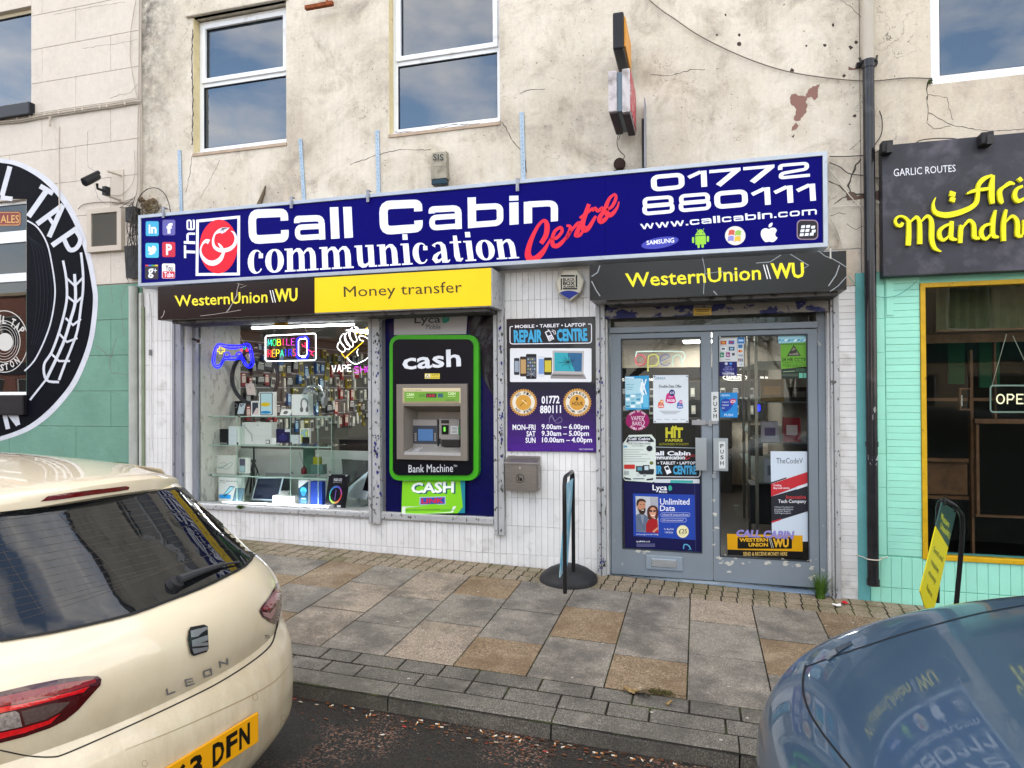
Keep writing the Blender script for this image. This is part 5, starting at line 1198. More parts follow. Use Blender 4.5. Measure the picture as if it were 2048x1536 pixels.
S.rrect(1020,696.5,1183,764,2.5, '#d7d9dd')
for (x, y0_, y1_, w_, c1, c2) in ((1028,716,750,11, '#2b2f38', '#8f9aa8'),(1040,713,753,14, '#3a2c28', '#b09060'),(1076,712,754,13, '#c6ccd6', '#6e8fc0'),(1088,715,750,16, '#2c2c24', '#c2b13a'),(1052,708,758,21, '#1c1d22', '#4a505c')):
    S.rrect(x, y0_, x+w_, y1_, 2.2, c1); S.rect(x+1.4, y0_+6, x+w_-1.4, y1_-6, c2)
for r in range(4):
    for c in range(4): S.rect(1055+c*4.4,717+r*6.6,1057.8+c*4.4,720+r*6.6,('#9aa4b4', '#6f8a5a', '#b0a080', '#5a6f9a')[(r*3+c) % 4])
for k in range(7): a = k*.9; S.rib([(1064,748),(1064+12*math.cos(a),748+8*math.sin(a))], .5, '#b0b0b8')
S.poly([(1105,701),(1168,702),(1167,748),(1106,747)], '#a9a6a6'); S.poly([(1109,705),(1164,706),(1163,743),(1109,742)], '#2f9aa8'); S.poly([(1102,747),(1168,748),(1173,758),(1101,757)], '#8c8886'); S.poly([(1106,749),(1164,750),(1167,753),(1104,752)], '#5f5c5c')
S.poly([(1135,705.5),(1164,706),(1163,743),(1150,743)], '#2c5f86')
for k in range(11): a = k*.571+.2; l_ = 11+8*((k*7) % 3)/2; S.rib([(1136,724),(1136+l_*math.cos(a),724+.8*l_*math.sin(a))], .7, '#16242c')
def star(cx, cy, r, n=34): S.poly([(cx+(r*(1.0 if i % 2 else .90))*math.cos(i*3.14159/n), cy+(r*(1.0 if i % 2 else .90))*math.sin(i*3.14159/n)) for i in range(2*n)], '#b98a48')
star(1047,805,28); S.ell(1047,805,22.5,22.5, '#d9d2c2', 32); S.ell(1047,805,15.5,15.5, '#c6923c', 28)
star(1154.5,805,29); S.ell(1154.5,805,23,23, '#d9d2c2', 32); S.ell(1154.5,805,15.5,15.5, '#c6923c', 28)
def arc_text(t, cx, cy, r, a0, a1, h, c, flip=False):
    n = len(t)
    for i, ch in enumerate(t):
        if ch == ' ': continue
        a = math.radians(a0+(a1-a0)*(i+.5)/n); w_ = abs(math.radians(a1-a0))*r/n*.42; rx, ry2 = math.cos(a), math.sin(a); tx, ty = (-ry2, rx)
        if flip: tx, ty = -tx, -ty; rx, ry2 = -rx, -ry2
        x, y = cx+math.cos(a)*r, cy+math.sin(a)*r; q = [(x-tx*w_+rx*h/2, y-ty*w_+ry2*h/2),(x+tx*w_+rx*h/2, y+ty*w_+ry2*h/2),(x+tx*w_-rx*h/2, y+ty*w_-ry2*h/2),(x-tx*w_-rx*h/2, y-ty*w_-ry2*h/2)]
        S.text(ch, q, c, .02)
arc_text('NO FIX', 1047,805,19.2,-140,-40,5.2, '#2c2622'); arc_text('NO FEE', 1047,805,19.2,145,35,5.2, '#2c2622', True)
arc_text('EXPRESS', 1154.5,805,19.4,-155,-25,5, '#2c2622'); arc_text('REPAIR SERVICE', 1154.5,805,19.4,165,15,4, '#2c2622', True)
S.text('1', (1152,794,1156,801), '#3a2a1c'); S.text('HOUR', (1144,803,1166,811), '#3a2a1c', .01)
S.rib([(1040,812),(1052,800)],1.6, '#7a5a20'); S.rib([(1044,800),(1054,808)],1.6, '#e8d2a0')
S.text('01772', ((1083,792),(1119,791),(1119,807),(1083,808)), W1, .03); S.text('880111', ((1080,811),(1122,810),(1122,826),(1080,827)), W1, .03)
for (t, q) in (('MON–FRI', (1025,849,1071,860)),('SAT', (1053,862,1071,873)),('SUN', (1051,875,1071,886)),('9.00am – 6.00pm', (1083,848,1178,861.5)),('9.30am – 5.00pm', (1083,861.5,1178,875)),('10.00am – 4.00pm', (1084,874.5,1184,888))): S.text(t, q, W1, .022)
S.text('TABLET TO BOOTLOADING', (1158,897,1186,900), W1)
S.rib(smooth2([(1098,838),(1104,830),(1110,842),(1120,834),(1124,842),(1112,846),(1102,832),(1098,846)],3), .6, '#8f86a8')
for a, b in ((1017,641),(1103,639.5),(1187,637),(1018,897),(1103,899.5),(1189,901),(1017,769),(1189,770)): S.ell(a, b, 1.3,1.3, '#0c0c10', 8)
S.done('print', RS)

# ================================================================ alarm boxes
def hept(cx, cy, s, y): return [W(cx+s*a, cy+s*b, y) for a, b in ((-13.5,-29),(14,-31),(29,-9),(22,15),(-3,33) if False else (1,33),(-24.5,17),(-31,-6))]
AB = thing('alarm_box', 'seven sided cream alarm box with a blue strobe under the long sign', 'alarm box', tuple(W(1140,570,-.05)))
mb = MB(); a = hept(1140.5,570,1.0,-.085); b = hept(1142,571,1.0,-.002); c = hept(1141,570.5, .88,-.10)
n = 7; mb.add(a+b+c, [(i, (i+1) % n, (i+1) % n+n, i+n) for i in range(n)]+[(i+2*n, (i+1) % n+2*n, (i+1) % n, i) for i in range(n)]+[tuple(range(2*n, 3*n))[::-1]]); mb.f = [q[::-1] for q in mb.f]; ob('case', mb, mat('cream_plastic', '#b8b3a2', .4, var=.05), AB, bevel=.003)
S = Sheet(-.1008)
q_ = [(1119,586),(1124,583),(1132,581.3),(1140,581),(1150,582.5),(1158,586),(1148,592),(1139,598),(1128,592)]; S.poly(q_, '#16287a'); K = '#15161a'
S.rect(1121.5,550,1149.5,553.5, K); S.rect(1151.5,550,1154.5,575, K); S.rect(1121.5,557,1124,580, K); S.rect(1125.5,576,1154.5,579, K)
S.text('BLACK', (1126,556,1150,562), K, .03); S.text('BOX', (1126,562.5,1150,570.5), K, .04); S.text('ALARMS', (1126,571,1150,575.5), K, .03); S.done('print', AB)
A2 = thing('alarm_box', 'weathered grey alarm box with dark strobe base below the middle window', 'alarm box', tuple(W(880,366,-.05)))
p0, p1 = W(861,303,-.08), W(893,362,-.08); mb = MB(); mb.add([(p0.x, -.08, p1.z+.03),(p1.x, -.08, p1.z+.03),(p1.x, -.08, p1.z+.135),(p0.x, -.08, p1.z+.135),(p1.x-.01,-.05, p0.z),(p0.x+.005,-.05, p0.z),(p0.x, -.002, p1.z+.03),(p1.x, -.002, p1.z+.03),(p1.x-.01,-.002, p0.z),(p0.x+.005,-.002, p0.z)],[(0,1,2,3),(3,2,4,5),(1,7,8,4,2),(6,0,3,5,9),(5,4,8,9),(6,7,1,0)])
ob('case', mb, mat('weathered_grey_plastic', '#8f8a7c', .7, var=.2, vscale=14, dirt='#6d6858', dscale=12), A2, bevel=.004)
mb = MB(); mb.box(p0.x+.004, p1.x-.006,-.076,-.004, p1.z-.02, p1.z+.029); ob('strobe', mb, mat('dark_teal_lens', '#14303c', .2), A2, bevel=.006)
S = Sheet(-.081); S.text('SIS', (866,308,887,321), '#22262a', .01); S.rib([(861.5,334),(893,332)], .5, '#5f5a4c'); S.done('print', A2)
mb = MB(); q = W(881,372,-.01); mb.box(q.x-.012, q.x+.012,-.02,-.001, q.z-.07, q.z+.02); ob('cable_cover', mb, M_REND, A2)

# ================================================================ wall bin
BN = thing('wall_bin', 'small brushed steel litter bin fixed to the white tiles under the repair sign', 'bin', tuple(W(1044,985,-.08)))
by = -.12; p0, p1 = W(1010,929, by), W(1074,984, by); MS = mat('brushed_steel', '#8d8783', .3, .75, var=.15, vscale=10, stretch=(1,1,12), bump=.1)
mb = MB(); mb.box(p0.x, p1.x, by, -.003, p1.z, p0.z); ob('body', mb, MS, BN, bevel=.003)
mb = MB(); zt2 = W(1040,912, by+.08).z; mb.add([(p0.x-.006, by-.006, p0.z+.002),(p1.x+.006, by-.006, p0.z+.002),(p1.x+.006,-.002, p0.z+.002),(p0.x-.006,-.002, p0.z+.002),(p0.x-.006, by-.006, p0.z+.02),(p1.x+.006, by-.006, p0.z+.02),(p1.x+.006,-.002, zt2),(p0.x-.006,-.002, zt2)],[(3,2,1,0),(0,1,5,4),(1,2,6,5),(3,0,4,7),(4,5,6,7),(2,3,7,6)]); ob('lid', mb, MS, BN, bevel=.003)
c_ = W(1040,936, by-.004); mb = MB(); mb.tube([c_+Vector((0, .003,0)), c_+Vector((0,-.01,0))], .011, n=12); ob('lock', mb, mat('steel_keys', '#b5b5b5', .25, .7), BN)
S = Sheet(by-.0008); S.rib([(1040+8*math.cos(i*.314),957+8.5*math.sin(i*.314)) for i in range(20)],1.1, '#23201e', closed=True); S.rect(1039,956,1044,962, '#23201e'); S.ell(1036.5,952,1.4,1.4, '#23201e', 8); S.rib([(1037,954),(1037,962)],2, '#23201e'); S.rib([(1037,955),(1041,953)],1, '#23201e'); S.done('litter_symbol', BN)
mb = MB(); q = W(1076,920,-.05); mb.box(p1.x+.001, p1.x+.012, by+.01,-.01, p1.z+.01, p0.z-.01); ob('side_hinge', mb, MS, BN)

# ================================================================ projecting signs on the wall
PS = thing('projecting_sign', 'upper projecting sign, black edged with an orange face', 'projecting sign', (-.59,0,4))
def proj(parent, pxs, y0, y1, nm, m, th):       # pxs: front edge line at plane y0 (left px, top, bottom)
    a, b = W(pxs[0], pxs[1], y0), W(pxs[0], pxs[2], y0); mb = MB(); mb.box(a.x, a.x+th, y0, y1, b.z, a.z); return ob(nm, mb, m, parent, bevel=.004), a, b
fy = -.62
a = W(1225,25, fy); b = W(1225,105, fy); c = W(1250,25, fy)
thk = c.x-a.x; b2 = W(1229,137, fy)
mb = MB(); ztop = a.z; zbo = W(1240,97, fy).z-.0
mb.box(a.x, a.x+thk-.012, fy, -.10, zbo, ztop); ob('case', mb, M_BLK, PS, bevel=.012)
mb = MB(); mb.box(a.x+thk-.011, a.x+thk, fy+.03,-.13, zbo+.03, ztop-.03); ob('orange_face', mb, mat('orange_sign_face', '#d8932a', .4, var=.1), PS)
mb = MB(); mb.box(a.x+.015, a.x+thk-.02,-.099,-.001, zbo+.05, zbo+.12); mb.box(a.x+.015, a.x+thk-.02,-.099,-.001, ztop-.15, ztop-.08); ob('bracket', mb, M_BLK, PS)
PS2 = thing('projecting_sign', 'lower projecting light box, white casing with red lettered side', 'projecting sign', (-.6,0,3.5))
fy2 = -.56; a2, b3 = W(1216,138, fy2), W(1220,240, fy2); t2 = W(1262,200, fy2).x-a2.x
zt3, zb3 = W(1235,140, fy2).z, W(1235,222, fy2).z; zt3 = min(zt3, zbo-.004)
mb = MB(); mb.box(a2.x, a2.x+t2*.38, fy2,-.08, zb3, zt3); mb.box(a2.x+t2*.62, a2.x+t2-.006, fy2-.01,-.08, zb3-.02, zt3); ob('casing', mb, mat('white_sign_casing', '#b9b4b6', .4, var=.08, dirt='#77716e', dscale=9), PS2, bevel=.006)
mb = MB(); mb.box(a2.x+t2*.385, a2.x+t2*.615, fy2+.02,-.09, zb3+.005, zt3-.01); ob('steel_core', mb, mat('core_steel', '#56626a', .35, .6), PS2)
mb = MB(); mb.box(a2.x+t2-.005, a2.x+t2, fy2+.01,-.10, zb3-.005, zt3-.015); ob('red_face', mb, mat('faded_red_face', '#b4404c', .4, var=.15, vscale=12, dirt='#d0c4c4', dscale=16, dthr=(.55, .6)), PS2)
mb = MB(); mb.box(a2.x+.01, a2.x+t2*.37, fy2+.005,-.1, zb3-.012, zb3-.001); mb.box(a2.x+t2*.63, a2.x+t2-.01, fy2,-.1, zb3-.034, zb3-.021); ob('grimy_base', mb, mat('grimy_dark', '#4a4040', .8, var=.3, vscale=40), PS2)
wire('sign_cable', px([(1235,245),(1238,262),(1234,282),(1238,300),(1249,312),(1243,322)],-.04), .0035, mat('dark_cable', (.05, .045, .04), .6), PS2)
wire('sign_cable', px([(1244,243),(1243,260),(1237,280)],-.05), .0035, mat('dark_cable', (.05, .045, .04), .6), PS2)
o = thing('old_sounder', 'round rusty black sounder sitting on top of the long sign', 'sounder', tuple(W(1239,338,-.05))); c_ = W(1239,328,-.04)
mb = MB(); mb.tube([c_+Vector((0, .038,0)), c_, c_+Vector((0,-.02,0)), c_+Vector((0,-.03,0))],[.045, .052, .048, .02], n=18); ob('drum', mb, mat('rusty_black', '#2e211c', .8, var=.4, vscale=60, bump=.4), o, smooth=True)
mb = MB(); mb.box(c_.x-.05, c_.x+.03,-.06,-.002, c_.z-.072, c_.z-.055); mb.tube([c_+Vector((-.02,0,-.04)), c_+Vector((-.03,-.01,-.065))], .008, n=6); ob('foot', mb, mat('rusty_black', '#2e211c', .8), o)
o = thing('wall_bracket', 'tall thin black bracket standing on the long sign right of the round sounder', 'bracket', tuple(W(1286,335,-.03)))
a, b = W(1283,237,-.12), W(1284,333,-.12); mb = MB(); mb.box(a.x, a.x+.022,-.12,-.06, b.z-.02, a.z); ob('black_bar', mb, M_BLK, o, bevel=.002); mb = MB(); q = W(1290,205,-.06); mb.box(a.x+.024, a.x+.032,-.16,-.002, b.z-.02, q.z); ob('grey_plate', mb, M_STEEL, o)
o = ob('rusty_bracket', MB().box(W(627,10).x, W(681,10).x, -.16,-.12, W(650,12,-.15).z, W(650,4,-.15).z).tube([W(655,5,-.14), W(652,-12,-.01)], .012, n=6), M_RUST, None, bevel=.004); tag(o, 'rusty iron bracket sticking out of the wall at the top between the two windows', 'bracket')
o = ob('timber_splinter', MB().prism([W(512,410,-.03), W(518,398,-.03), W(530,371,-.03), W(528,386,-.03), W(520,409,-.03)],(0, .02,0)), mat('weathered_splinter', '#5f5342', .9, var=.4, vscale=60), None); tag(o, 'splinter of weathered timber poking up behind the long sign', 'timber')
# long cable over the upper wall
MWR = mat('grey_brown_cable', '#6e665c', .6); MWD = mat('dark_cable', (.05, .045, .04), .6)
o = wire('overhead_cable', px([(1290,-8),(1320,18),(1348,37),(1400,72),(1480,111),(1560,139),(1640,154),(1735,162),(1810,156),(1858,157)],-.02), .0045, MWR, k=6); tag(o, 'long thin cable drooping across the upper wall to the right window', 'cable')
for pts, lab in (([(1659,313),(1690,313),(1726,311)], 'short dark cable from the sign end to the downpipe, topmost'),([(1659,325),(1680,334),(1698,347),(1726,351),(1760,357)], 'dark cable sagging behind the downpipe above the deep crack'),([(1659,338),(1680,365),(1700,392),(1722,415)], 'white cable running diagonally over the broken render'),([(1661,437),(1676,462),(1685,495)], 'thin white cable dropping from the sign end to the charcoal board'),([(1664,414),(1700,412),(1735,409),(1760,405)], 'thin pale wire running level behind the downpipe'),([(1762,298),(1750,305),(1743,300),(1762,270),(1764,240),(1759,222)], 'black cable hanging from the wall between downpipe and restaurant sign')):
    o = wire('wall_cable', px(pts, -.03), .004, mat('white_cable', '#c4bdb0', .6) if 'white' in lab or 'pale' in lab else MWD); tag(o, lab, 'cable')
o = wire('tied_wire', px([(1697,552),(1712,570),(1730,585),(1760,594),(1790,592),(1815,578),(1834,562)],-.045), .003, mat('mint_wire', '#5f9a8a', .6)); tag(o, 'thin wire looping under the restaurant sign across the mint tiles', 'wire')
# downpipe: pale top, black below
DP = thing('downpipe', 'tall round downpipe, pale grey above and black below, between shop and restaurant', 'pipe', (1.285,-.06,-.05))
y_ = -.075; c_ = lambda b: Vector((W(1741,600, y_).x, y_, W(1741, b, y_).z))
xp = c_(0).x; MP1 = mat('black_pipe_paint', (.016, .016, .019), .22, var=.3, dirt='#3a3a3c', dscale=5, dthr=(.6, .75), coat=.2)
mb = MB(); mb.tube([(xp, y_, W(1741,120, y_).z),(xp, y_, 8.4)], .046, n=16); ob('upper_pipe', mb, mat('pale_pipe_paint', '#a9a295', .4, var=.1, vscale=3, stretch=(1,1, .3)), DP, smooth=True)
mb = MB(); mb.tube([(xp, y_, W(1741,1160, y_).z),(xp, y_, W(1741,121, y_).z)], .042, n=16); ob('lower_pipe', mb, MP1, DP, smooth=True)
for b0, b1, nm in ((136,120, 'collar'),(893,883, 'collar'),(1170,1158, 'shoe')):
    mb = MB(); mb.tube([(xp, y_, W(1741, b0, y_).z),(xp, y_, W(1741, b1, y_).z)], .0475, n=16); ob(nm, mb, MP1, DP, smooth=True)
mb = MB(); zz = W(1741,118, y_).z; mb.box(xp-.075, xp+.075, y_+.03,-.004, zz-.03, zz+.0); mb.tube([(xp-.062, y_, zz+.02),(xp-.05, y_-.02, zz-.03)], .008, n=6); mb.tube([(xp+.062, y_, zz+.02),(xp+.05, y_-.02, zz-.03)], .008, n=6); ob('pipe_bracket', mb, M_BLK, DP)
S = Sheet(f=lambda u, v, h: Vector((xp+(.0425+h)*math.sin(u), y_-(.0425+h)*math.cos(u), W(1741, v, y_).z)))
S.poly([(-.9,909),(-.2,909),(.5,909),(.9,910),(.9,920),(.5,919),(-.2,919),(-.9,919)], '#a9b0b6'); S.text('GS', ((-.75,911),(-.3,911),(-.3,917),(-.75,917)), '#30343a'); S.text('KLIN', ((-.1,911),(.65,911.5),(.65,918),(-.1,917)), '#30343a', .01)
S.poly([(-.6,924),(.1,922),(.6,925),(.5,930),(-.4,929)], '#8d8f8e'); S.poly([(.05,818),(.4,812),(.6,820),(.3,826)], '#8f8f8c'); S.poly([(-.1,830),(.05,828),(.06,838),(-.08,840)], '#77777a'); S.done('torn_sticker', DP)
mb = MB(); zz = W(1745,1117, y_).z; mb.tube([(xp+.055*math.sin(t), y_-.05*math.cos(t), zz) for t in [-1.7+i*.34 for i in range(11)]], .004, n=5); mb.tube([(xp-.055, y_+.02, zz),(xp-.1,-.004, zz+.004)], .004, n=5); mb.tube([(xp+.055, y_+.02, zz),(xp+.12,-.004, zz+.004)], .004, n=5); ob('wire_tie', mb, mat('white_cable', '#c4bdb0', .6), DP)

# ================================================================ restaurant sign with raised letters and floodlights
RY_ = -.11; RG = thing('restaurant_sign', 'dark slate restaurant sign with raised yellow lettering', 'shop sign', tuple(W(1900,550, RY_)))
a, b = W(1764,291, RY_), W(1764,553, RY_); x_end = 5.2
mb = MB(); mb.box(a.x, x_end, RY_, -.003, b.z, a.z); ob('sign_board', mb, mat('mottled_slate_board', '#34343c', .42, var=.28, vscale=3.2, dirt='#55535c', dscale=5, dthr=(.5, .72)), RG, bevel=.003)
SD = .035
def raised(S_, y0): return S_
class Solid:                                  # letters with thickness
    def __init__(s, y, d): s.y, s.d, s.mb, s.i = y, d, MB(),0
    def poly(s, pts):
        s.i += 1; y = s.y-.0006*(s.i % 12); P_ = [W(u, v, y) for u, v in pts]; n = len(P_); tri = tessellate_polygon([[Vector((u, v, 0)) for u, v in pts]])
        ar = sum(pts[i][0]*pts[(i+1) % n][1]-pts[(i+1) % n][0]*pts[i][1] for i in range(n))
        Q = [p+Vector((0, s.d, 0)) for p in P_]; f = [tuple(t) for t in tri]+[(i, (i+1) % n, (i+1) % n+n, i+n) if ar > 0 else (i, i+n, (i+1) % n+n, (i+1) % n) for i in range(n)]; s.mb.add(P_+Q, f)
    def rib(s, pts, w, sm=3):
        if isinstance(w, (list, tuple)): q = smooth2([(*p, ww) for p, ww in zip(pts, w)], sm); pts = [(a[0], a[1]) for a in q]; w = [max(.2, a[2]) for a in q]
        elif sm: pts = smooth2(pts, sm)
        v, f = ribbon2(pts, w); s.poly([v[2*i] for i in range(len(pts))]+[v[2*i+1] for i in range(len(pts)-1,-1,-1)])
SO = Solid(RY_-SD, SD-.008)
SO.rib([(1806,445),(1802,451),(1795,450),(1791,443),(1794,435),(1803,432),(1812,436),(1818,443)],[6,7,6,5.5,5,4,6,7]); SO.rib([(1818,441),(1818,470),(1817,491)],[9,10,10]); SO.rib([(1820,445),(1832,434),(1838,440),(1840,452),(1840,488)],[3,6,8,9,10]); SO.rib([(1842,444),(1854,432),(1862,438),(1864,452),(1864,478),(1870,496),(1883,503)],[3,6,8,10,10,8,2])
def blk(pts): SO.poly(pts)
SO.rib([(1903,447),(1890,452),(1880,461),(1880,474),(1888,480),(1899,471)],[5,6,8,9,6,4]); SO.rib([(1904,442),(1903,460),(1903,476),(1914,479)],[8,9,9,4]); SO.rib([(1921,486),(1922,462),(1924,450)],[8,9,9]); SO.rib([(1926,455),(1938,441),(1947,447),(1949,460),(1950,474),(1960,477)],[3,6,8,9,9,4])
SO.rib([(1983,448),(1972,450),(1964,459),(1964,471),(1972,478),(1983,468)],[5,6,8,9,6,4]); SO.rib([(1992,420),(1987,440),(1986,462),(1988,472),(1998,474)],[4,9,9,9,4]); SO.rib([(2013,419),(2008,445),(2008,482)],[5,9,9]); SO.rib([(2012,444),(2024,432),(2033,438),(2036,450),(2036,470),(2046,472)],[3,6,8,9,9,4]); SO.rib([(2050,440),(2049,470)],9,0)
SO.rib([(1872,394),(1867,408),(1871,424),(1890,430),(1915,426),(1940,416),(1953,405),(1956,390),(1957,372),(1967,358),(1985,350)],[1,5,9,11,11,10,9,8,8,9,4]); SO.rib([(1987,350),(1984,370),(1984,395),(1986,407)],[6,11,11,8]); SO.rib([(1934,387),(1950,381),(1985,376)],[3,7,6])
SO.rib([(2010,372),(2000,382),(2002,400),(2006,406)],[5,9,10,6]); SO.rib([(2008,374),(2020,366),(2030,368)],[6,8,3]); SO.rib([(2046,372),(2034,378),(2030,392),(2037,402),(2050,396)],[5,7,9,8,5]); blk([(1901,381),(1912,385),(1910,394),(1899,391)]); blk([(1902,393),(1912,396),(1909,405),(1899,401)]); blk([(2041,353),(2047,360),(2041,364),(2034,358)])
ob('raised_letters', SO.mb, mat('bright_yellow_acrylic', '#e3dd16', .3), RG)
S = Sheet(RY_-.001); S.text('GARLIC ROUTES', ((1787,338),(1911,329),(1911.5,343),(1787.5,353)), '#d9dbe2'); S.done('lettering', RG)
def flood(a, b, c, d, lab):
    t = thing('floodlight', lab, 'floodlight', tuple(W((a+c)/2, d, -.2)), 'small floodlights on top of the restaurant sign'); p, q = W(a, b, -.2), W(c, d, -.2)
    mb = MB(); mb.box(p.x, q.x, -.20,-.11, q.z, p.z); ob('housing', mb, M_BLKP, t, bevel=.008)
    mb = MB(); w_ = q.x-p.x; mb.add([(p.x+.3*w_, -.232, q.z-.012),(q.x-.06*w_, -.232, q.z-.012),(q.x-.1*w_, -.201, p.z-.02),(p.x+.45*w_, -.201, p.z-.02),(p.x+.3*w_, -.201, q.z-.004),(q.x-.06*w_, -.201, q.z-.004)],[(0,1,2,3),(0,4,5,1),(4,0,3),(1,5,2)]); ob('lamp_front', mb, M_BLKP, t)
    mb = MB(); mb.box((p.x+q.x)/2-.01,(p.x+q.x)/2+.01,-.12,-.002, p.z-.03, p.z-.015); ob('arm', mb, M_BLKP, t)
flood(1764,281,1787,303, 'small black floodlight over the left end of the restaurant sign'); flood(1963,264,1989,286, 'small black floodlight further right on the restaurant sign top')
o = wire('floodlight_cable', px([(1787,292),(1822,291),(1840,281),(1870,277),(1905,277),(1930,281),(1962,276)],-.05), .004, MWD); tag(o, 'black cable linking the two floodlights above the restaurant sign', 'cable')

# ================================================================ pub wall fittings
CC = thing('security_camera', 'dark bullet security camera on a pale arm on the pub wall', 'camera', tuple(W(240,400,-.1)))
a, b = W(170,358,-.42), W(196,362,-.30)
c1, c2 = W(169,366,-.45), W(197,352,-.28); d_ = (c1-c2).normalized(); mb = MB(); mb.tube([c2, c2+d_*.02, c1-d_*.03, c1],[.028, .036, .038, .036], n=14); ob('camera_body', mb, M_BLKP, CC, smooth=True)
mb = MB(); up = Vector((0,0, .042)); mb.tube([c2+up*.9, c1+up*.9+d_*.03], .022, n=8); ob('sunshield', mb, M_BLKP, CC, smooth=True)
mb = MB(); mb.tube([c1+d_*.001, c1+d_*.004], .030, n=14); ob('lens', mb, mat('camera_lens', (.02, .02, .03), .05), CC)
mb = MB(); mb.tube([W(194,367,-.30), W(195,377,-.28), W(215,384,-.2)],[.014, .014, .018], n=8); mb.box(W(209,374,-.2).x, W(216,390,-.2).x, -.23,-.17, W(212,391,-.2).z, W(212,374,-.2).z); ob('joint', mb, M_BLKP, CC)
mb = MB(); mb.tube([W(215,391,-.19), W(240,400,-.01)], .014, n=8); mb.tube([W(214,342,-.16), W(243,351,-.01)], .012, n=8); mb.box(W(225,345).x, W(248,345).x, -.012,-.001, W(240,404).z, W(240,340).z); ob('pole_mount', mb, mat('cream_painted_metal', '#b7ada0', .5), CC)
VG = thing('vent_grille', 'square metal vent grille in a cream surround on the pub wall', 'vent', tuple(W(205,500,-.03)))
a, b, c = W(173,418,-.05), W(242,500,-.05), W(177,427,-.05); mb = MB(); bars(mb, a.x, b.x, b.z, a.z, -.05,-.001, .06); ob('surround', mb, mat('cream_painted_metal', '#b7ada0', .5), VG, bevel=.005)
mb = MB(); 
nsl = 26
sm_ = MB(); sm_.add([(-.5,0,-.008),(.5,0,-.008),(.5,-.010, .0035),(-.5,-.010, .0035)],[(0,1,2,3),(3,2,1,0)]); sme = sm_.mesh('slat'); sme.materials.append(mat('grille_grey', '#a5a39d', .5, .1)); wv = b.x-a.x-.12
for k in range(nsl):
    zz = b.z+.065+(a.z-b.z-.13)*(k+.5)/nsl; part('slat', sme, ((a.x+b.x)/2,-.028, zz), VG, scale=(wv, 1,1))
mb.box(a.x+.06, b.x-.06,-.006,-.002, b.z+.06, a.z-.06); ob('vent_back', mb, mat('vent_dark', '#24211f', .8), VG)
# boxes and the tangle of wires between pub and shop
JB = thing('junction_box', 'broken black junction box left of the long sign', 'junction box', tuple(W(262,460,-.08))); p, q = W(250,414,-.09), W(268,442,-.09); mb = MB(); mb.box(p.x, q.x, -.09,-.003, q.z, p.z); ob('box', mb, M_BLKP, JB, bevel=.004)
p, q = W(249,492,-.07), W(277,552,-.07); mb = MB(); mb.prism([W(248,492,-.07), W(252,556,-.07), W(276,556,-.07), W(280,490,-.07)],(0, .06,0)); ob('open_case', mb, mat('black_scuffed', (.015, .015, .016), .4, dirt='#8b8d90', dscale=9, dthr=(.68, .69)), JB)
mb = MB(); random.seed(44)
for k in range(26):
    x, y = random.uniform(262,285), random.uniform(405,440); pts = []
    for j in range(6): pts.append(W(x, y, -.10-.05*random.random())); x += random.gauss(0,8); y += abs(random.gauss(0,22)); x = min(284, max(254, x)); y = min(560, y)
    mb.tube([Vector(p) for p in smooth2([tuple(p) for p in pts],3)], .0035, n=4)
for k in range(10):
    x, y = random.uniform(265,325), random.uniform(392,412); mb.tube([W(x, y, -.12), W(x+random.gauss(0,14), y+random.uniform(5,22),-.15), W(x+random.gauss(0,20), y+random.uniform(10,35),-.1)], .0035, n=4)
o = ob('cable_tangle', mb, MWD, kind='stuff'); tag(o, 'tangle of old black cables hanging at the left end of the long sign', 'cables')
mb = MB()
for k in range(420):
    x, y = random.gauss(303,10), random.gauss(418,9)
    if y > 432: continue
    c_ = W(x, y, -.08-.09*random.random()); a_ = random.uniform(0,6.28); l_ = random.uniform(.01, .05); mb.tube([c_, c_+Vector((l_*math.cos(a_), random.uniform(-.02, .02), l_*.7*math.sin(a_)))], .0016, n=3)
o = ob('bird_nest', mb, mat('nest_straw', '#6f6145', .9, var=.4, vscale=60), kind='stuff'); tag(o, 'old nest of straw and twigs on the left end of the long sign', 'nest')
mb = MB(); random.seed(4)
for k in range(12):
    x, y = random.gauss(292,9), random.gauss(410,9); c_ = W(x, y, -.05); rr_ = random.uniform(.015, .04); mb.lathe((c_.x, c_.y, c_.z),[(.001,-rr_),(rr_*.8,-rr_*.4),(rr_, .1*rr_),(rr_*.6, rr_*.7),(.001, rr_)], n=7)
ob('broken_mortar', mb, mat('crumbled_mortar', '#5a4a3a', .95, var=.4, vscale=50), SHOP, kind='stuff')
o = wire('hooped_cable', px([(270,440),(276,400),(292,380),(312,376),(328,386),(337,405),(341,424)],-.05), .005, MWD); tag(o, 'dark cable arching over the nest at the left end of the long sign', 'cable')
o = thing('cable_run', 'bundle of painted cables along the pub wall under the upper window', 'cables', tuple(W(150,225,-.02)))
MCB = mat('painted_cable', '#a99f92', .6, var=.1)
for dy, r in ((0, .012),(-4, .006),(3.5, .006),(-7, .004)): wire('cable', px([(-10,244+dy),(40,240+dy),(75,233+dy),(120,226+dy),(180,217+dy),(230,210+dy),(268,203+dy),(282,203+dy)],-.022), r, MCB, o, k=3)
for k, xx in enumerate((34,60,90,118,150,165,200,214,250)): c_ = W(xx, 241-.135*xx, -.03); mb = MB(); mb.box(c_.x-.008, c_.x+.008,-.036,-.012, c_.z-.014, c_.z+.02); ob('clip', mb, mat('cream_painted_metal', '#b7ada0', .5), o)
o = thing('vertical_cables', 'group of thin painted cables dropping down the corner of the pub wall', 'cables', tuple(W(278,300,-.02)))
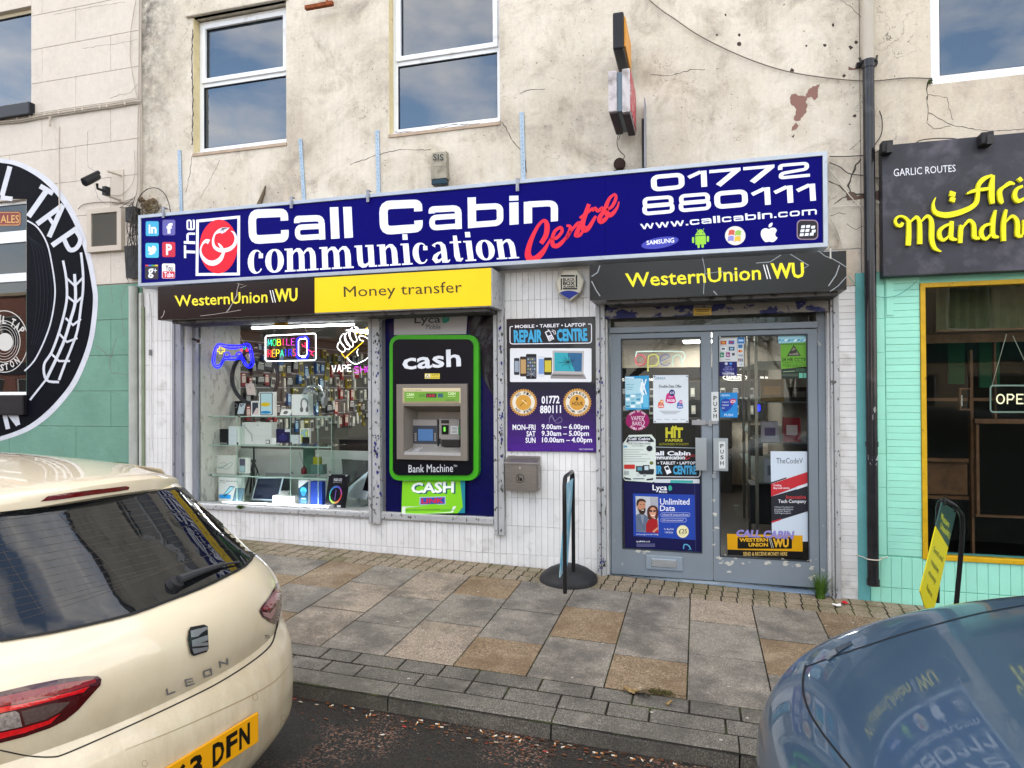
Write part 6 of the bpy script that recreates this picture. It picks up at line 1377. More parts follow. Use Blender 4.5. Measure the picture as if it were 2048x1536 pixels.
for pts, r in (([(272,0),(262,60),(261,120),(270,175),(277,203)], .004),([(279,-5),(278,100),(277,203)], .006),([(283,-5),(282,100),(281,203)], .005),([(277,206),(276,240),(275,300),(274,380),(262,398),(225,408)], .005),([(281,206),(280,300),(279,400),(270,412)], .006),([(283,206),(284,300),(282,390)], .004),([(268,300),(270,340),(262,372),(240,390),(215,388)], .003)): wire('cable', px(pts, -.02), r, MCB, o, k=4)
o = wire('conduit_stub', px([(118,252),(117,300),(118,380),(119,420)],-.01), .006, M_PUB); tag(o, 'thin painted conduit dropping down the pub wall onto the mural', 'conduit')
o = wire('cable_to_camera', px([(156,418),(170,408),(210,404),(260,406),(268,400)],-.014), .004, MWR); tag(o, 'thin cable running level above the vent grille', 'cable')
mb = MB(); mb.tube([W(100,233,-.06), W(100,252,-.06)], .012, n=8); mb.tube([W(100,236,-.06), W(100,236,-.01)], .008, n=6); o = ob('pipe_hook', mb, MCB); tag(o, 'small painted hook under the cables below the pub upper window', 'hook')

# ================================================================ pavement signs
MB_T = mat('black_tube', (.012, .012, .013), .25)
def swing_base(p, R_, lab):
    t = thing('pavement_sign', lab, 'pavement sign', (p.x, p.y, ZP(p.x, p.y))); mb = MB(); z0 = ZP(p.x, p.y)-.004
    mb.lathe((p.x, p.y, z0),[(R_, 0),(R_, .03),(R_*.93, .055),(R_*.7, .095),(R_*.42, .125),(R_*.2, .137),(.001, .14)], n=40); ob('base', mb, mat('black_rubber', (.022, .022, .024), .6, var=.3, vscale=9, bump=.15), t, smooth=True); return t, z0
p = WG(1137,1160); A1, z0 = swing_base(p, .245, 'black pavement sign seen edge-on, on a round rubber base before the tiles')
fa, fb = W(1130,1188,-.80), W(1147,1128,-.36); p = Vector(((fa.x+fb.x)/2,-.58, ZP(-1,-.58))); ux = Vector(((fb.x-fa.x)/2, .22,0))
zt4 = W(1138,948, p.y).z
hoop = []
Lf, Rf = p-ux, p+ux; Lf.z = z0+.06; Rf.z = z0+.06
arc = [(-1,0),(-1, .35),(-1, .75),(-1, .93),(-.9, .985),(-.7,1),(.7,1),(.9, .985),(1, .93),(1, .75),(1,0)]
mb = MB(); mb.tube([Vector((p.x, p.y, 0))+ux*a+Vector((0,0, z0+.06+(zt4-z0-.06)*b)) for a, b in arc], .016, n=10); ob('hoop', mb, MB_T, A1, smooth=True)
mb = MB(); sw = Vector((-.05,0,0)); zt5, zb5 = zt4-.06, z0+.17
mb.prism([p-ux*.86+Vector((0,0, zt5-p.z)), p+ux*.86+Vector((0,0, zt5-p.z)), p+ux*.86+sw+Vector((0,0, zb5-p.z)), p-ux*.86+sw+Vector((0,0, zb5-p.z))],(.008,0,0)); ob('panel', mb, mat('sky_blue_panel', '#5fa3bd', .3, var=.3, vscale=7, dirt='#c2d5dc', dscale=8), A1)
for s in (-.5, .5): c_ = Vector((p.x, p.y, 0))+ux*s; mb = MB(); mb.tube([c_+Vector((0,0, zt4-.005)), c_+Vector((-.006,0, zt5-.02))], .007, n=6); ob('hanging_ring', mb, MB_T, A1)
y2 = -.80; p = W(1886,1225, y2); p.z = ZP(p.x, p.y); A2_, z0 = swing_base(p, .26, 'yellow hanging pavement sign leaning in its black hoop at the right before the mint tiles')
def H(a, b, y): return W(a, b, y)
mb = MB(); pts = [H(1874,1205,-.68), H(1875,1120,-.68), H(1876,1030,-.70), H(1879,1008,-.72), H(1886,1000,-.74), H(1896,1003,-.74), H(1910,1012,-.75), H(1921,1026,-.68), H(1925,1042,-.66), H(1924,1080,-.66), H(1918,1150,-.66), H(1912,1215,-.66)]
mb.tube([Vector(q) for q in smooth2([tuple(q) for q in pts],4)], .016, n=10); ob('hoop', mb, MB_T, A2_, smooth=True)
P4 = lambda u, v: (H(1884,1004,-1.0)*(1-u)+H(1913,1022,-.70)*u)*(1-v)+(H(1837,1196,-1.12)*(1-u)+H(1868,1222,-.84)*u)*v
nrm = (P4(1,0)-P4(0,0)).cross(P4(0,1)-P4(0,0)).normalized(); 
if nrm.dot(CAM-P4(.5, .5)) < 0: nrm = -nrm
def strip(v0, v1, m, nm, cut=False):
    mb = MB(); pts = [P4(0, v0), P4(1, v0), P4(1, v1), P4(0, v1)]
    mb.prism(pts, -nrm*.006); ob(nm, mb, m, A2_)
YM = mat('yellow_panel', '#cbc01c', .4, spec=.1); 
mb = MB(); a_, b_ = P4(0, .285), P4(1, .27)
pts = [P4(0, .26), P4(1, .37), P4(1, .955), P4(.86,1.04), P4(.45,1.03), P4(0, .93)]; mb.prism(pts, -nrm*.006); ob('yellow_panel', mb, YM, A2_)
mb = MB(); mb.prism([P4(0,0), P4(1,0), P4(1, .365), P4(0, .255)],-nrm*.006); ob('green_panel', mb, mat('dark_green_panel', '#2f4a44', .3), A2_)
S = Sheet(f=lambda u, v, h: P4(u, v)+nrm*(h+.0006), step=.0005)
S.text('Western', ((.12, .10),(.74, .135),(.74, .20),(.12, .165)), '#b9c23a', .01); S.text('UnionWU', ((.22, .185),(.92, .235),(.92, .30),(.22, .25)), '#b9c23a', .02)
for k, (t_, x0_, x1_) in enumerate((('Send and', .16, .84),('receive', .2, .74),('money', .22, .72),('here', .3, .68))): v0 = .44+k*.125; S.text(t_, ((x0_, v0),(x1_, v0+.04),(x1_, v0+.095),(x0_, v0+.055)), '#3c4216')
S.done('lettering', A2_)
for s in (.12, .85): c_ = P4(s, 0); mb = MB(); mb.tube([c_+Vector((0,0, .03)), c_-Vector((0,0, .012))+nrm*.006], .008, n=6); ob('hanging_ring', mb, MB_T, A2_)
# ================================================================ posters and stickers on the doors (outside face of the glass)
GY = .122
def poster(name, lab, cat, y=GY):
    return Sheet(y)
def pdone(S_, name, lab, cat, at):
    t = thing(name, lab, cat, tuple(W(*at, GY))); S_.done('sheet', t); return t
W2 = '#dcdfe6'
S = Sheet(GY); S.poly([(1250,753),(1298,751),(1298.5,818),(1250.5,820)], '#2f93c4'); S.poly([(1250.3,758),(1282,756.5),(1282,787),(1250.8,789)], '#a8cfdb'); S.rect(1251,789,1283,816, '#9cc9d6')
for r in range(4):
    for c in range(3): S.rect(1251.5+c*10.5,789.5+r*7,1259.5+c*10.5,794+r*7,('#3f8fb0', '#e0ecf0', '#7fb4c6')[(r+c) % 3])
S.rib([(1285,764),(1282,780),(1287,790),(1283,806)],5, '#dfe9ee'); S.text('X', (1282,758,1294,789), '#dfe9ee', .02); S.rect(1286,790,1297,815, '#5fb0d4'); S.text('SMARTPHONES', (1252,768,1268,770.5), '#3a7f9c'); S.rect(1252,774,1266,775, '#5a93a8'); S.rect(1252,778,1265,779, '#5a93a8'); S.rect(1250,754,1268,757, '#d8e6ec')
pdone(S, 'poster', 'pale blue phone poster at the upper left of the left door', 'poster', (1274,820))
S = Sheet(GY); S.poly([(1306,750.5),(1376.5,750),(1377,845.5),(1307,846)], '#ccd4da'); S.text('LEBARA', (1310,754,1331,759), '#4f7f9f', .01); S.text('Double Data Offer', (1318,769.5,1363.5,775.5), '#22242c', .02)
for (cx, cy, k, c1, c2, ta, tb) in ((1341.5,795,1, '#bd2a78', '#232b6c', '£10', '30GB'),(1322,809, .62, '#cf5a34', '#dc8a2c', '£5', '5GB'),(1360,810, .62, '#2c5fa8', '#b53a86', '£20', '200GB')):
    S.poly(smooth2([(cx-7*k, cy-8*k),(cx+5*k, cy-9*k),(cx+10*k, cy+5*k),(cx+9*k, cy+10*k),(cx-1, cy+12*k),(cx-10*k, cy+9*k),(cx-10*k, cy+2*k)],3, True), c1); S.ell(cx+2.5*k, cy-9.5*k, 6*k, 6.5*k, c2,14)
    S.text(ta, (cx-1*k, cy-12*k, cx+6.5*k, cy-7*k), '#e4e4ee', .02); S.text(tb, (cx-8*k, cy+3.5*k, cx+8*k, cy+8.5*k), '#e4e4ee', .03); S.text('Data', (cx-4*k, cy-3*k, cx+4*k, cy), '#e4e4ee')
for k in range(3): S.rect(1320+k*3,822+k*2.6,1361-k*4,822.9+k*2.6, '#6a6f78')
for k in range(4): S.text('oooo', (1313+k*16,838,1323+k*16,840), '#6a6f78')
for a, b in ((1309,753),(1374,753),(1310,843),(1374,843)): S.ell(a, b, 2,2, '#7c838a', 8)
pdone(S, 'poster', 'large white data offer poster with coloured blobs on the left door', 'poster', (1340,846))
S = Sheet(GY); S.poly([(1275+23.5*math.cos(i/40*6.2832)*(1+.02*math.sin(i*1.1)),841+20*math.sin(i/40*6.2832)) for i in range(40)], '#8c1458'); S.text('VAPES', (1262,832,1286,841), '#d8c8d4', .005); S.text('BARS', (1265,843,1284,851), '#d8c8d4', .005); S.rib(smooth2([(1289,832),(1285.5,838),(1289,845),(1284,853)],3),1.3, '#d8c8d4')
arc_text_ = arc_text
def at2(t, cx, cy, r, a0, a1, h, c, flip=False):
    global S
    return arc_text(t, cx, cy, r, a0, a1, h, c, flip)
at2('Sold Here', 1275,838,20,135,45,4.5, '#e0ccd8', True); at2('Ready to Vape', 1275,843,20.5,-140,-40,4, '#e0ccd8')
pdone(S, 'sticker', 'round crimson vape sticker on the left edge of the left door', 'sticker', (1275,861))
S = Sheet(GY); S.poly([(1258,870),(1303,869),(1311,879),(1312,962),(1304,965),(1250,961),(1244,952),(1244,888),(1250,882)], '#c9d3cc')
S.poly([(1256,874),(1299,873),(1307,880),(1308,884),(1252,885)], '#26272c'); S.text('Call Cabin', (1257,875,1300,880), W2, .03); S.text('communication', (1257,881,1296,884.5), W2, .03); S.text('YOUR LOCAL REPAIR CENTRE', (1255,886,1301,889), '#30343a', .02); S.text('Tel: 01772 880111', (1263,890.5,1290,893), '#30343a', .01)
for k in range(6): S.rect(1249,899+k*4.6,1249+(38,30,46,34,52,44)[k],899.8+k*4.6, '#6c7478')
S.poly([(1299+7*(1 if i % 2 else .8)*math.cos(i*.2244),897+6.5*(1 if i % 2 else .8)*math.sin(i*.2244)) for i in range(28)], '#22242c'); S.rrect(1248,929,1270,938,2, '#b8322c'); S.ell(1303,926,4,3.6, '#5f6a32', 12); S.ell(1251,893,4.5,2, '#5f9ac0', 10)
for a in ((1272,932,1286,944),(1286,930,1299,946),(1277,941,1307,949),(1294,938,1308,946)): S.rect(*a, '#23282c')
S.rect(1275,934,1284,941, '#5a8fa0'); S.rect(1289,932,1297,940, '#b8c8d0'); S.rect(1273,947,1280,953, '#b9c2c0'); S.rect(1286,948,1292,953, '#8f9a9c'); S.poly([(1247,954),(1262,957),(1262,960),(1250,959)], '#22242c'); S.poly([(1293,958),(1307,956),(1306,960),(1293,961)], '#22242c'); S.rect(1266,956.5,1289,958.5, '#5a6064'); S.rect(1248,942,1258,950, '#9aa3a2')
pdone(S, 'leaflet', 'pale green cut-corner repair leaflet at the left edge of the left door', 'leaflet', (1278,965))
S = Sheet(GY+.0005); S.rect(1312,848,1390,893, '#14150f'); HY = '#b5b02a'; S.text('HiT', (1331,855,1366,876), HY, .05); S.poly([(1343,857),(1345,851),(1349,854),(1352,850.5),(1355,857)], HY); S.text('PAPERS', (1331,878,1365,883.5), HY, .02); S.text('AUTHORISED STOCKISTS', (1318,886,1377,890.5), '#8c8820', .01)
pdone(S, 'sticker', 'black cigarette paper sticker with olive yellow lettering on the left door', 'sticker', (1350,893))
S = Sheet(GY+.0003); S.poly([(1309,893.5),(1404,896),(1404,966),(1309,964)], '#15161a'); S.rib([(1309,894),(1404,896.5)],1.6, '#8f979c')
S.text('all Cabin', (1311,902,1381,911), W2, .035); S.text('mmunication', (1311,911,1370,919), W2, .03); S.rib(smooth2([(1378,910),(1372,914),(1373,919),(1380,915)],3),1.5, '#a8323a'); S.text('entre', (1380,908,1397,914), '#a8323a')
S.text('• TABLET • LAPTOP', (1315,923,1391,929), W2, .02); S.text('IR', (1312,931,1325,948), '#3f93bd', .045); S.text('CENTRE', (1346,931,1393,949), '#3f93bd', .045); S.poly([(1328,934),(1336,931),(1343,945),(1334,949)], W2); S.poly([(1330,935.5),(1335.5,933.5),(1338.5,938.5),(1333,940.5)], '#15161a'); S.rib([(1311,953.5),(1397,954),(1400,950),(1400,925)],1.4, W2); S.rrect(1309,958,1399,967,1.5, '#c2c8cc'); S.poly([(1341,960),(1386,961),(1386,966),(1340,966)], '#3c9a98')
pdone(S, 'repair_board', 'black repair board with blue lettering behind the leaflet on the left door', 'sign', (1360,966))
S = Sheet(GY-.0005); S.poly([(1247,964),(1406,967),(1406,1109),(1250,1098)], '#0b0c42'); S.poly([(1266,987),(1389,989.5),(1391,1080),(1267,1072)], '#1f3f9c')
S.text('Lyca', (1305,969.5,1334,984), W2, .02); S.text('Mobile', (1318,981,1334,986), W2, .01); S.poly(smooth2([(1337,973),(1341,971),(1344,975),(1343,980),(1338,981)],3, True), '#2e9c86'); S.text('Unlimited', (1320,997,1379,1009.5), W2, .012); S.text('Data', (1320,1011,1350,1022), W2, .012)
S.rib(rr(1321.5,1025.5,1380,1033.5,3.9,3), .7, '#aab4dc', closed=True); S.text('Unlimited UK minutes and UK texts', (1325,1027.5,1377,1031.5), W2); S.rib(rr(1321.5,1036.5,1373,1044,3.6,3), .7, '#aab4dc', closed=True); S.text('100 International minutes*', (1325,1038.5,1367,1042), W2)
S.text('To Buy Dial', (1328,1056.5,1347,1061), W2); S.text('*139*3025#', (1329,1063,1346,1067), W2); S.ell(1365.5,1063,12,12.5, '#e0d9a8', 24); S.text('£25', (1357.5,1058,1374,1067), '#2a2f3c', .01); S.text('30 days', (1360.5,1069,1370,1071), '#2a2f3c')
S.text('EU Roaming at no extra charge', (1273,1067,1317,1071), W2); S.text('LycaMobile.co.uk', (1273,1081,1300,1085.5), W2, .01)
for k in range(3): S.rect(1273,1087.5+k*2.3,1310,1088.6+k*2.3, '#6a6c96')
S.rib(smooth2([(1367,1098),(1368,1090),(1373,1089),(1378,1092),(1381,1098)],3),2, '#5aa6cc'); S.text('hands', (1376,1098,1383,1100), '#5aa6cc'); S.rib([(1389.5,968),(1391.5,1107)], .7, '#3c3f70')
# the photo of a couple on the poster, printed flat
S.poly([(1271,992),(1316,994),(1317,1066),(1272.5,1063)], '#b8bac0'); S.poly([(1300,994.5),(1316,995),(1316.3,1015),(1301,1012)], '#9fa1a8')
S.poly([(1272,1030),(1280,1026),(1288,1028),(1296,1034),(1299,1064),(1272.5,1062.8)], '#5f6b80'); S.poly([(1281,1027),(1288,1030),(1286,1050),(1283,1040)], '#7f8a9c'); S.rib([(1275,1034),(1290,1058)],1, '#4a5468')
S.poly(smooth2([(1274,1012),(1276,1002),(1284,999),(1290,1004),(1291,1016),(1289,1025),(1284,1029),(1278,1024)],3, True), '#b98468'); S.poly(smooth2([(1273,1012),(1274,1001),(1282,997),(1290,1000),(1292,1006),(1288,1003),(1279,1003),(1276,1010)],3, True), '#3a2820')
S.poly(smooth2([(1276,1016),(1280,1020),(1285,1018),(1291,1017),(1290,1025),(1285,1029.5),(1279,1026)],3, True), '#33231c'); S.rib([(1283,1020.5),(1288,1020)],1.6, '#e0d8d0'); S.rib([(1280,1009),(1283,1009)],1.2, '#2c1c16'); S.rib([(1286,1009),(1289,1009)],1.2, '#2c1c16')
S.poly([(1292,1064.5),(1292,1048),(1298,1038),(1306,1036),(1315,1040),(1317,1066)], '#9c1c22'); S.poly(smooth2([(1294,1026),(1296,1016),(1303,1011),(1311,1012),(1316,1018),(1316,1034),(1312,1040),(1309,1034),(1298,1040)],3, True), '#4a2a20'); S.poly(smooth2([(1299,1024),(1302,1016),(1308,1015),(1312,1021),(1311,1031),(1306,1036),(1301,1032)],3, True), '#c78f74')
S.ell(1302,1022,2.8,2.2, '#20242a', 10); S.ell(1309,1022,2.8,2.2, '#20242a', 10); S.rib([(1302.5,1030),(1306,1031.5),(1309.5,1029.5)],1.6, '#ece6e0'); S.rib([(1306,1064),(1316,1056)],4, '#c78f74')
pdone(S, 'poster', 'large dark blue mobile offer poster with a smiling couple on the left door bottom', 'poster', (1327,1104))
# right door
S = Sheet(GY); S.poly([(1437.5,675),(1474,674.5),(1474,723),(1438,723)], '#c6cacb')
for (x, y, c1, c2) in ((1441,681.5, '#b8462c', '#c89a3a'),(1457,681, '#2a5fa8', '#b8323a'),(1441,694, '#dcdfe0', '#33405c'),(1457.5,693.5, '#23405c', '#8fb4cc')): S.rect(x, y, x+11.5, y+7.5, c1); S.rect(x+2.5, y+2, x+9, y+5.5, c2)
S.rect(1440,705,1448,714.5, '#2f7f60'); S.rect(1452,704.5,1460,714, '#8c2f7a'); S.rib([(1444+2*math.cos(i),709.5+2.5*math.sin(i)) for i in range(5)],1, '#d8dcdc'); S.rib([(1456+2*math.cos(i),709+2.5*math.sin(i)) for i in range(5)],1, '#d8dcdc'); S.rect(1464,706,1469.5,711, '#3c4048'); S.rect(1450.5,718.5,1460,719.5, '#4c5054')
S.poly([(1438,723.5),(1474,723),(1474,751.5),(1438.5,752)], '#11125c'); S.ell(1452.5,727.3,3.2,3, '#b8bcd4', 10); S.rect(1459,725,1464,729.5, '#3a7fd0')
for k, (t_, a, b) in enumerate((("LET'S", 1450,1463),('SUPPORT', 1446,1468),('SMALL', 1449,1465))): S.text(t_, (a, 732.5+k*4.6, b, 736.3+k*4.6), '#8a8fc8', .01)
S.text('TOGETHER', (1444.5,745.5,1469,749.3), W2, .03)
pdone(S, 'card_sticker', 'white payment card sticker above a dark blue one, top left of right door', 'sticker', (1456,752))
S = Sheet(GY); S.poly([(1474.5,674.5),(1490,674.3),(1490,687),(1487.5,688),(1487.5,733),(1475.5,733.5)], '#c6cacb'); S.rect(1475,674.5,1489,687, '#2a6fb0'); S.rect(1477,679,1487,683, '#a8c8e0'); S.rect(1476.5,689,1485,696, '#2a6fa0'); S.ell(1479,702.3,2.5,2.5, '#c83a28', 10); S.ell(1482.5,702.3,2.5,2.5, '#d8902c', 10); S.text('VISA', (1476.5,709,1486,713), '#24406c', .02)
for r in range(2):
    for c in range(3): S.rect(1476.3+c*3.4,717+r*3.4,1478.9+c*3.4,719.8+r*3.4,('#26282c', '#8c2f3a', '#2f5f8c')[(r+c) % 3])
S.rib([(1478,728.5),(1481,728.5)], .8, '#40484c'); S.rib([(1482,726),(1484,728.5),(1482,731)], .8, '#40484c')
pdone(S, 'card_sticker', 'narrow white strip of payment logos beside the card sticker on the right door', 'sticker', (1482,733))
S = Sheet(GY); S.poly([(1437.5,786),(1475,785),(1475.5,835),(1438.5,835)], '#1d7cc0'); S.text('LEBARA', (1440.5,788.5,1460,792.5), '#b8d8ec', .01); S.poly(smooth2([(1442,803),(1450,797),(1460,800),(1466,809),(1458,820),(1448,824),(1442,816)],3, True), '#1a3f9a'); S.poly(smooth2([(1460,799),(1468,797),(1473,801),(1468,806),(1465,809.5),(1461,805)],3, True), '#a8205c'); S.text('£25', (1461,800,1471,805.5), W2, .02)
for k in range(3): S.text('Unlimited' if k < 2 else 'EU', (1444,802.5+k*6,1457 if k < 2 else 1449,805.5+k*6), W2)
S.text('PUSH', (1449,827.5,1466,832.5), '#c8e0f0', .01); pdone(S, 'poster', 'bright blue poster with a crimson price blob on the right door', 'poster', (1457,835))
for (a, b, c, d, y_, lab, l0) in ((1422.5,784,1438,842, DY-.023, 'white vertical PUSH label on the door edge above the handle', 792),(1437.5,883.5,1450.5,937, .049, 'white vertical PUSH label on the right pull handle', 888)):
    S = Sheet(y_-.0003); S.poly([(a, b),(c, b-.5),(c+.5, d),(a+.5, d)], '#c2c6c6')
    for k, ch in enumerate('PUSH'): hh = 10.5 if l0 == 792 else 10; S.text(ch, ((a+c)/2-3.5, l0+k*(hh+1.3),(a+c)/2+3.5, l0+k*(hh+1.3)+hh*.82), '#1c1e22', .02)
    t = thing('push_label', lab, 'label', tuple(W((a+c)/2, d, y_))); S.done('sheet', t)
S = Sheet(GY); S.poly([(1561,684),(1613.5,682),(1614.5,733),(1562.5,738)], '#5f9a2c'); S.poly([(1556,671.5),(1614,669.5),(1614.5,684),(1557,687)], '#8fc0cc')
for k in range(9): S.rib([(1557+k*6.3,681+(k % 2)*2),(1562+k*6.3,679)],2.5,('#2a7fa8', '#4a9fc0', '#e0eef0')[k % 3])
for k in range(10): S.rib([(1564+k*5,687),(1561+k*5,689.5)],1.8, '#23401c')
S.poly([(1587.5,690),(1573.5,712.5),(1602,711.5)], '#22301c'); S.poly([(1587.5,694),(1577,710.5),(1599,710)], '#7a7468'); S.poly([(1579,703),(1592,699),(1594,705),(1581,708)], '#33332e')
S.text('24 HR CCTV', (1563.5,715.5,1612,723), '#1c2a14', .02)
for k, (t_, a, b) in enumerate((('Images are remotely', 1567,1608),('stored & monitored for', 1565,1611),('crime prevention', 1571,1605))): S.text(t_, (a, 724+k*4, b, 727.3+k*4), '#1c2a14', .015)
S.poly([(1562.5,738.2),(1614.5,735.5),(1614.8,756),(1563,757.5)], '#1e2c22'); S.rib([(1566,743.5),(1590,742)],1.6, '#7f9a7c'); S.text('RECORD', (1592,737,1611,743), '#3c6a50', .01); S.rect(1598,746,1605.5,756, '#5fa890'); S.rect(1607,746,1613.5,756, '#5fa890'); S.rect(1564,748,1596,749, '#5c6a5e'); S.rect(1564,751,1596,752, '#5c6a5e')
pdone(S, 'warning_poster', 'lime green camera warning poster at the top right of the right door', 'poster', (1588,757))
S = Sheet(GY); S.poly([(1541,902.5),(1616.5,903),(1618,1083),(1544,1085)], '#bcc8d4'); RD = '#b02c34'; DKG = '#26272e'
S.poly([(1542,968),(1617,943),(1617.3,965),(1542.3,993)], RD); S.poly([(1542,964.5),(1573,954.5),(1573,957),(1542,967.5)], '#2a1c24'); S.poly([(1542.3,993),(1617.3,971.5),(1617.6,1022),(1543,1045)], DKG); S.poly([(1593.5,973),(1617.3,966),(1617.3,971),(1593.5,979)], '#c8d0d8'); S.poly([(1543.3,1042.5),(1562,1037),(1562,1040),(1543.5,1046)], RD)
S.text('TheCodeV', (1552.5,916,1605.5,927), '#3a424c'); S.text('Coding', (1547,968.5,1562.5,973.5), W2, .01); S.text('Beyond Limits', (1547,974,1579,979), W2, .01); S.text('Innovative', (1572.5,990,1612,998), '#b8383c', .01); S.text('Tech Company', (1556.5,999,1612.5,1008), W2, .01)
for k, (t_, b) in enumerate((('Software Development', 1587),('Innovative AI Solutions', 1586),('Dedicated Support', 1581),('Staff Augmentation', 1582))): S.text(t_, (1549,1012.5+k*4.1, b, 1016+k*4.1), '#c2c6d0')
pdone(S, 'poster', 'tall white poster with red and black diagonal bands on the right door', 'poster', (1580,1084))
S = Sheet(GY-.001); S.poly([(1454,1067.5),(1605,1071),(1605.5,1103),(1455,1099)], '#c9940e'); S.poly([(1455,1099.3),(1605.5,1103.2),(1605.5,1114),(1455.5,1110)], '#101012'); S.rrect(1475,1074.5,1584,1097.5,2, '#141310')
S.text('WESTERN', (1478.5,1076,1536,1083.5), '#cf9f28', .04); S.text('UNION', (1497,1085.5,1536,1093.5), '#cf9f28', .04); S.text('WU', (1546,1077,1577.5,1095), '#cf9f28', .05); S.rib([(1538.5,1077),(1544,1096)], .9, '#cfcabc'); S.rib([(1541.5,1077),(1547,1096)], .9, '#cfcabc')
S.text('SEND & RECEIVE MONEY HERE', (1486.5,1104,1574.5,1111.5), '#cfae62', .01); S.text('CALL CABIN', ((1474,1059),(1589,1062),(1586,1079),(1471,1073)), '#857cb8', .05)
pdone(S, 'sticker', 'wide yellow and black money transfer sticker across the bottom of the right door', 'sticker', (1530,1112))

# ================================================================ inside the shop
M_IN = mat('shop_wall_grey', '#5f5c56', .8); M_CEIL = mat('shop_ceiling', '#8a8880', .8)
mb = MB(); mb.box(-5.62,1.12, .30,6.19,2.27,2.30); ob('ceiling', mb, M_CEIL, SHOP)
mb = MB(); mb.box(-5.62,1.12, .27,6.19,-.25,-.16); ob('shop_floor', mb, mat('dark_shop_floor', '#26221f', .35, var=.2), SHOP)
mb = MB(); mb.box(-1.72,-1.66, .28,3.2,-.16,2.265); ob('inner_partition', mb, mat('partition_dark', '#2c2a2a', .7), SHOP)
mb = MB(); mb.box(-5.62,-5.58, .3,6.18,-.15,2.265); ob('side_wall', mb, mat('slatwall_grey', '#4b4a46', .7, var=.1), SHOP)
E_P = emis('ceiling_panel_light', (1, .98, .93),7); E_T = emis('led_tube_white', (.95, .98,1),8.0)
for i, (x0_, x1_, y0_, y1_) in enumerate(((-4.3,-3.3,1.7,2.5),(-4.3,-3.3,3.9,4.7),(-.30, .34,3.7,4.5),(-.25, .34,5.1,5.8),(-2.6,-1.8,3.9,4.7))):
    t = thing('ceiling_light', ('square ceiling light panel nearest behind the shop window', 'ceiling light panel at the back left of the shop', 'bright ceiling light panel seen through the left door, nearer', 'ceiling light panel seen through the left door, further back', 'ceiling light panel hidden above the shop middle')[i], 'ceiling light', (x0_, y0_, 2.25), 'ceiling light panels in the shop')
    mb = MB(); mb.box(x0_, x1_, y0_, y1_, 2.255,2.268); ob('frame', mb, M_PVC, t); mb = MB(); mb.box(x0_+.02, x1_-.02, y0_+.02, y1_-.02,2.250,2.2545); ob('diffuser', mb, E_P, t)
for a, b, y_, r, lab in (((505,656),(708,649), .22, .011, 'white strip light hanging across the top of the shop window'),((447,1006),(655,1014), .19, .014, 'white strip light lying along the shop window base')):
    t = thing('strip_light', lab, 'strip light', tuple(W(*a, y_))); mb = MB(); mb.tube([W(*a, y_), W(*b, y_)], r, n=8); ob('tube', mb, E_T, t, smooth=True); mb = MB(); mb.tube([W(*a, y_)+Vector((-.012,0,0)), W(*a, y_)+Vector((-.001,0,0))], r*1.1, n=8); ob('end_cap', mb, M_PVC, t)
# window bed
ZB = W(570,1008, .16).z
mb = MB(); mb.box(-5.149,-3.0, .165, .80, .15, .285); ob('window_bed', mb, mat('white_laminate', '#a9aaa6', .4), SHOP, bevel=.003)
DB = .80; zt6 = W(570,899, DB).z
mb = MB(); mb.box(-5.58,-3.0, DB, DB+.02, .20, zt6); ob('window_backboard', mb, mat('white_backboard', '#b4b5b2', .45, var=.04), SHOP)
mb = MB(); mb.box(-5.149,-5.135, .165, DB, .286,2.25); o = ob('marbled_side_panel', mb, mat('white_marbled_panel', '#a8a7a0', .35, var=.06, vscale=4, dirt='#8f8d86', dscale=3, dthr=(.55, .6), stretch=(1,6,3)), SHOP)
def bx(name, lab, cat, r, y, d, m, prints=None, tilt=0, group=None, lift=0, parts=True):
    """a thing standing in the window: r = its front in the photograph, y = distance behind the facade, d = its depth"""
    a, b = W(r[0], r[1], y), W(r[2], r[3], y); t = thing(name, lab, cat, (a.x, y, b.z), group)
    sh = tilt
    if .19 < b.z < .36 and y < .8: b.z = .286
    mb = MB(); v = [(a.x, y, b.z),(b.x, y, b.z),(b.x+sh, y+abs(sh)*.3, a.z),(a.x+sh, y+abs(sh)*.3, a.z)]; v = [Vector(q) for q in v]; mb.prism(v, (0, d, 0)); ob('box' if cat == 'box' else 'body', mb, m, t, bevel=.002)
    if prints:
        S_ = Sheet(f=lambda u, v_, h: Vector((a.x+(b.x-a.x)*u+sh*(1-v_), y-h-.0006+abs(sh)*.3*(1-v_), a.z+(b.z-a.z)*v_)), step=.0005); prints(S_); S_.done('print', t)
    return t
WB = pr('#cfd0cc', .4); DKB = pr('#17181b', .4)
def p_tab(S_): S_.rrect(.08, .03, .92, .97, .06, '#16222e'); S_.rrect(.13, .06, .87, .94, .05, '#a9c4c8'); S_.poly(smooth2([(.13, .50),(.3, .44),(.6, .44),(.78, .52),(.55, .6),(.3, .60),(.13, .56)],3, True), '#c8ac1c'); S_.ell(.45, .85, .36, .06, '#1f7ab0', 16)
bx('tablet_box', 'white tablet box printed with a yellow and blue swirl on the top glass shelf', 'box', (518,784,548,832), .34, .05, WB, p_tab)
def p_ph(S_): S_.poly([(.15, .1),(.85, .1),(.85, .5),(.5, .9),(.15, .9)], '#2f3640'); S_.poly([(.2, .92),(.65, .45),(.9, .5),(.9, .92)], '#c8b4b0')
bx('phone_box', 'white phone box standing half behind the tablet box', 'box', (502,802,519,832), .36, .05, WB, p_ph)
bx('phone', 'gold smartphone hanging tilted above the tablet box', 'phone', (494,767,511,790), .30, .008, pr('#b5a59c', .3), lambda S_: (S_.ell(.2, .12, .06, .05, '#4a4440', 8), S_.ell(.5, .35, .06, .05, '#4a4440', 8)), tilt=-.03)
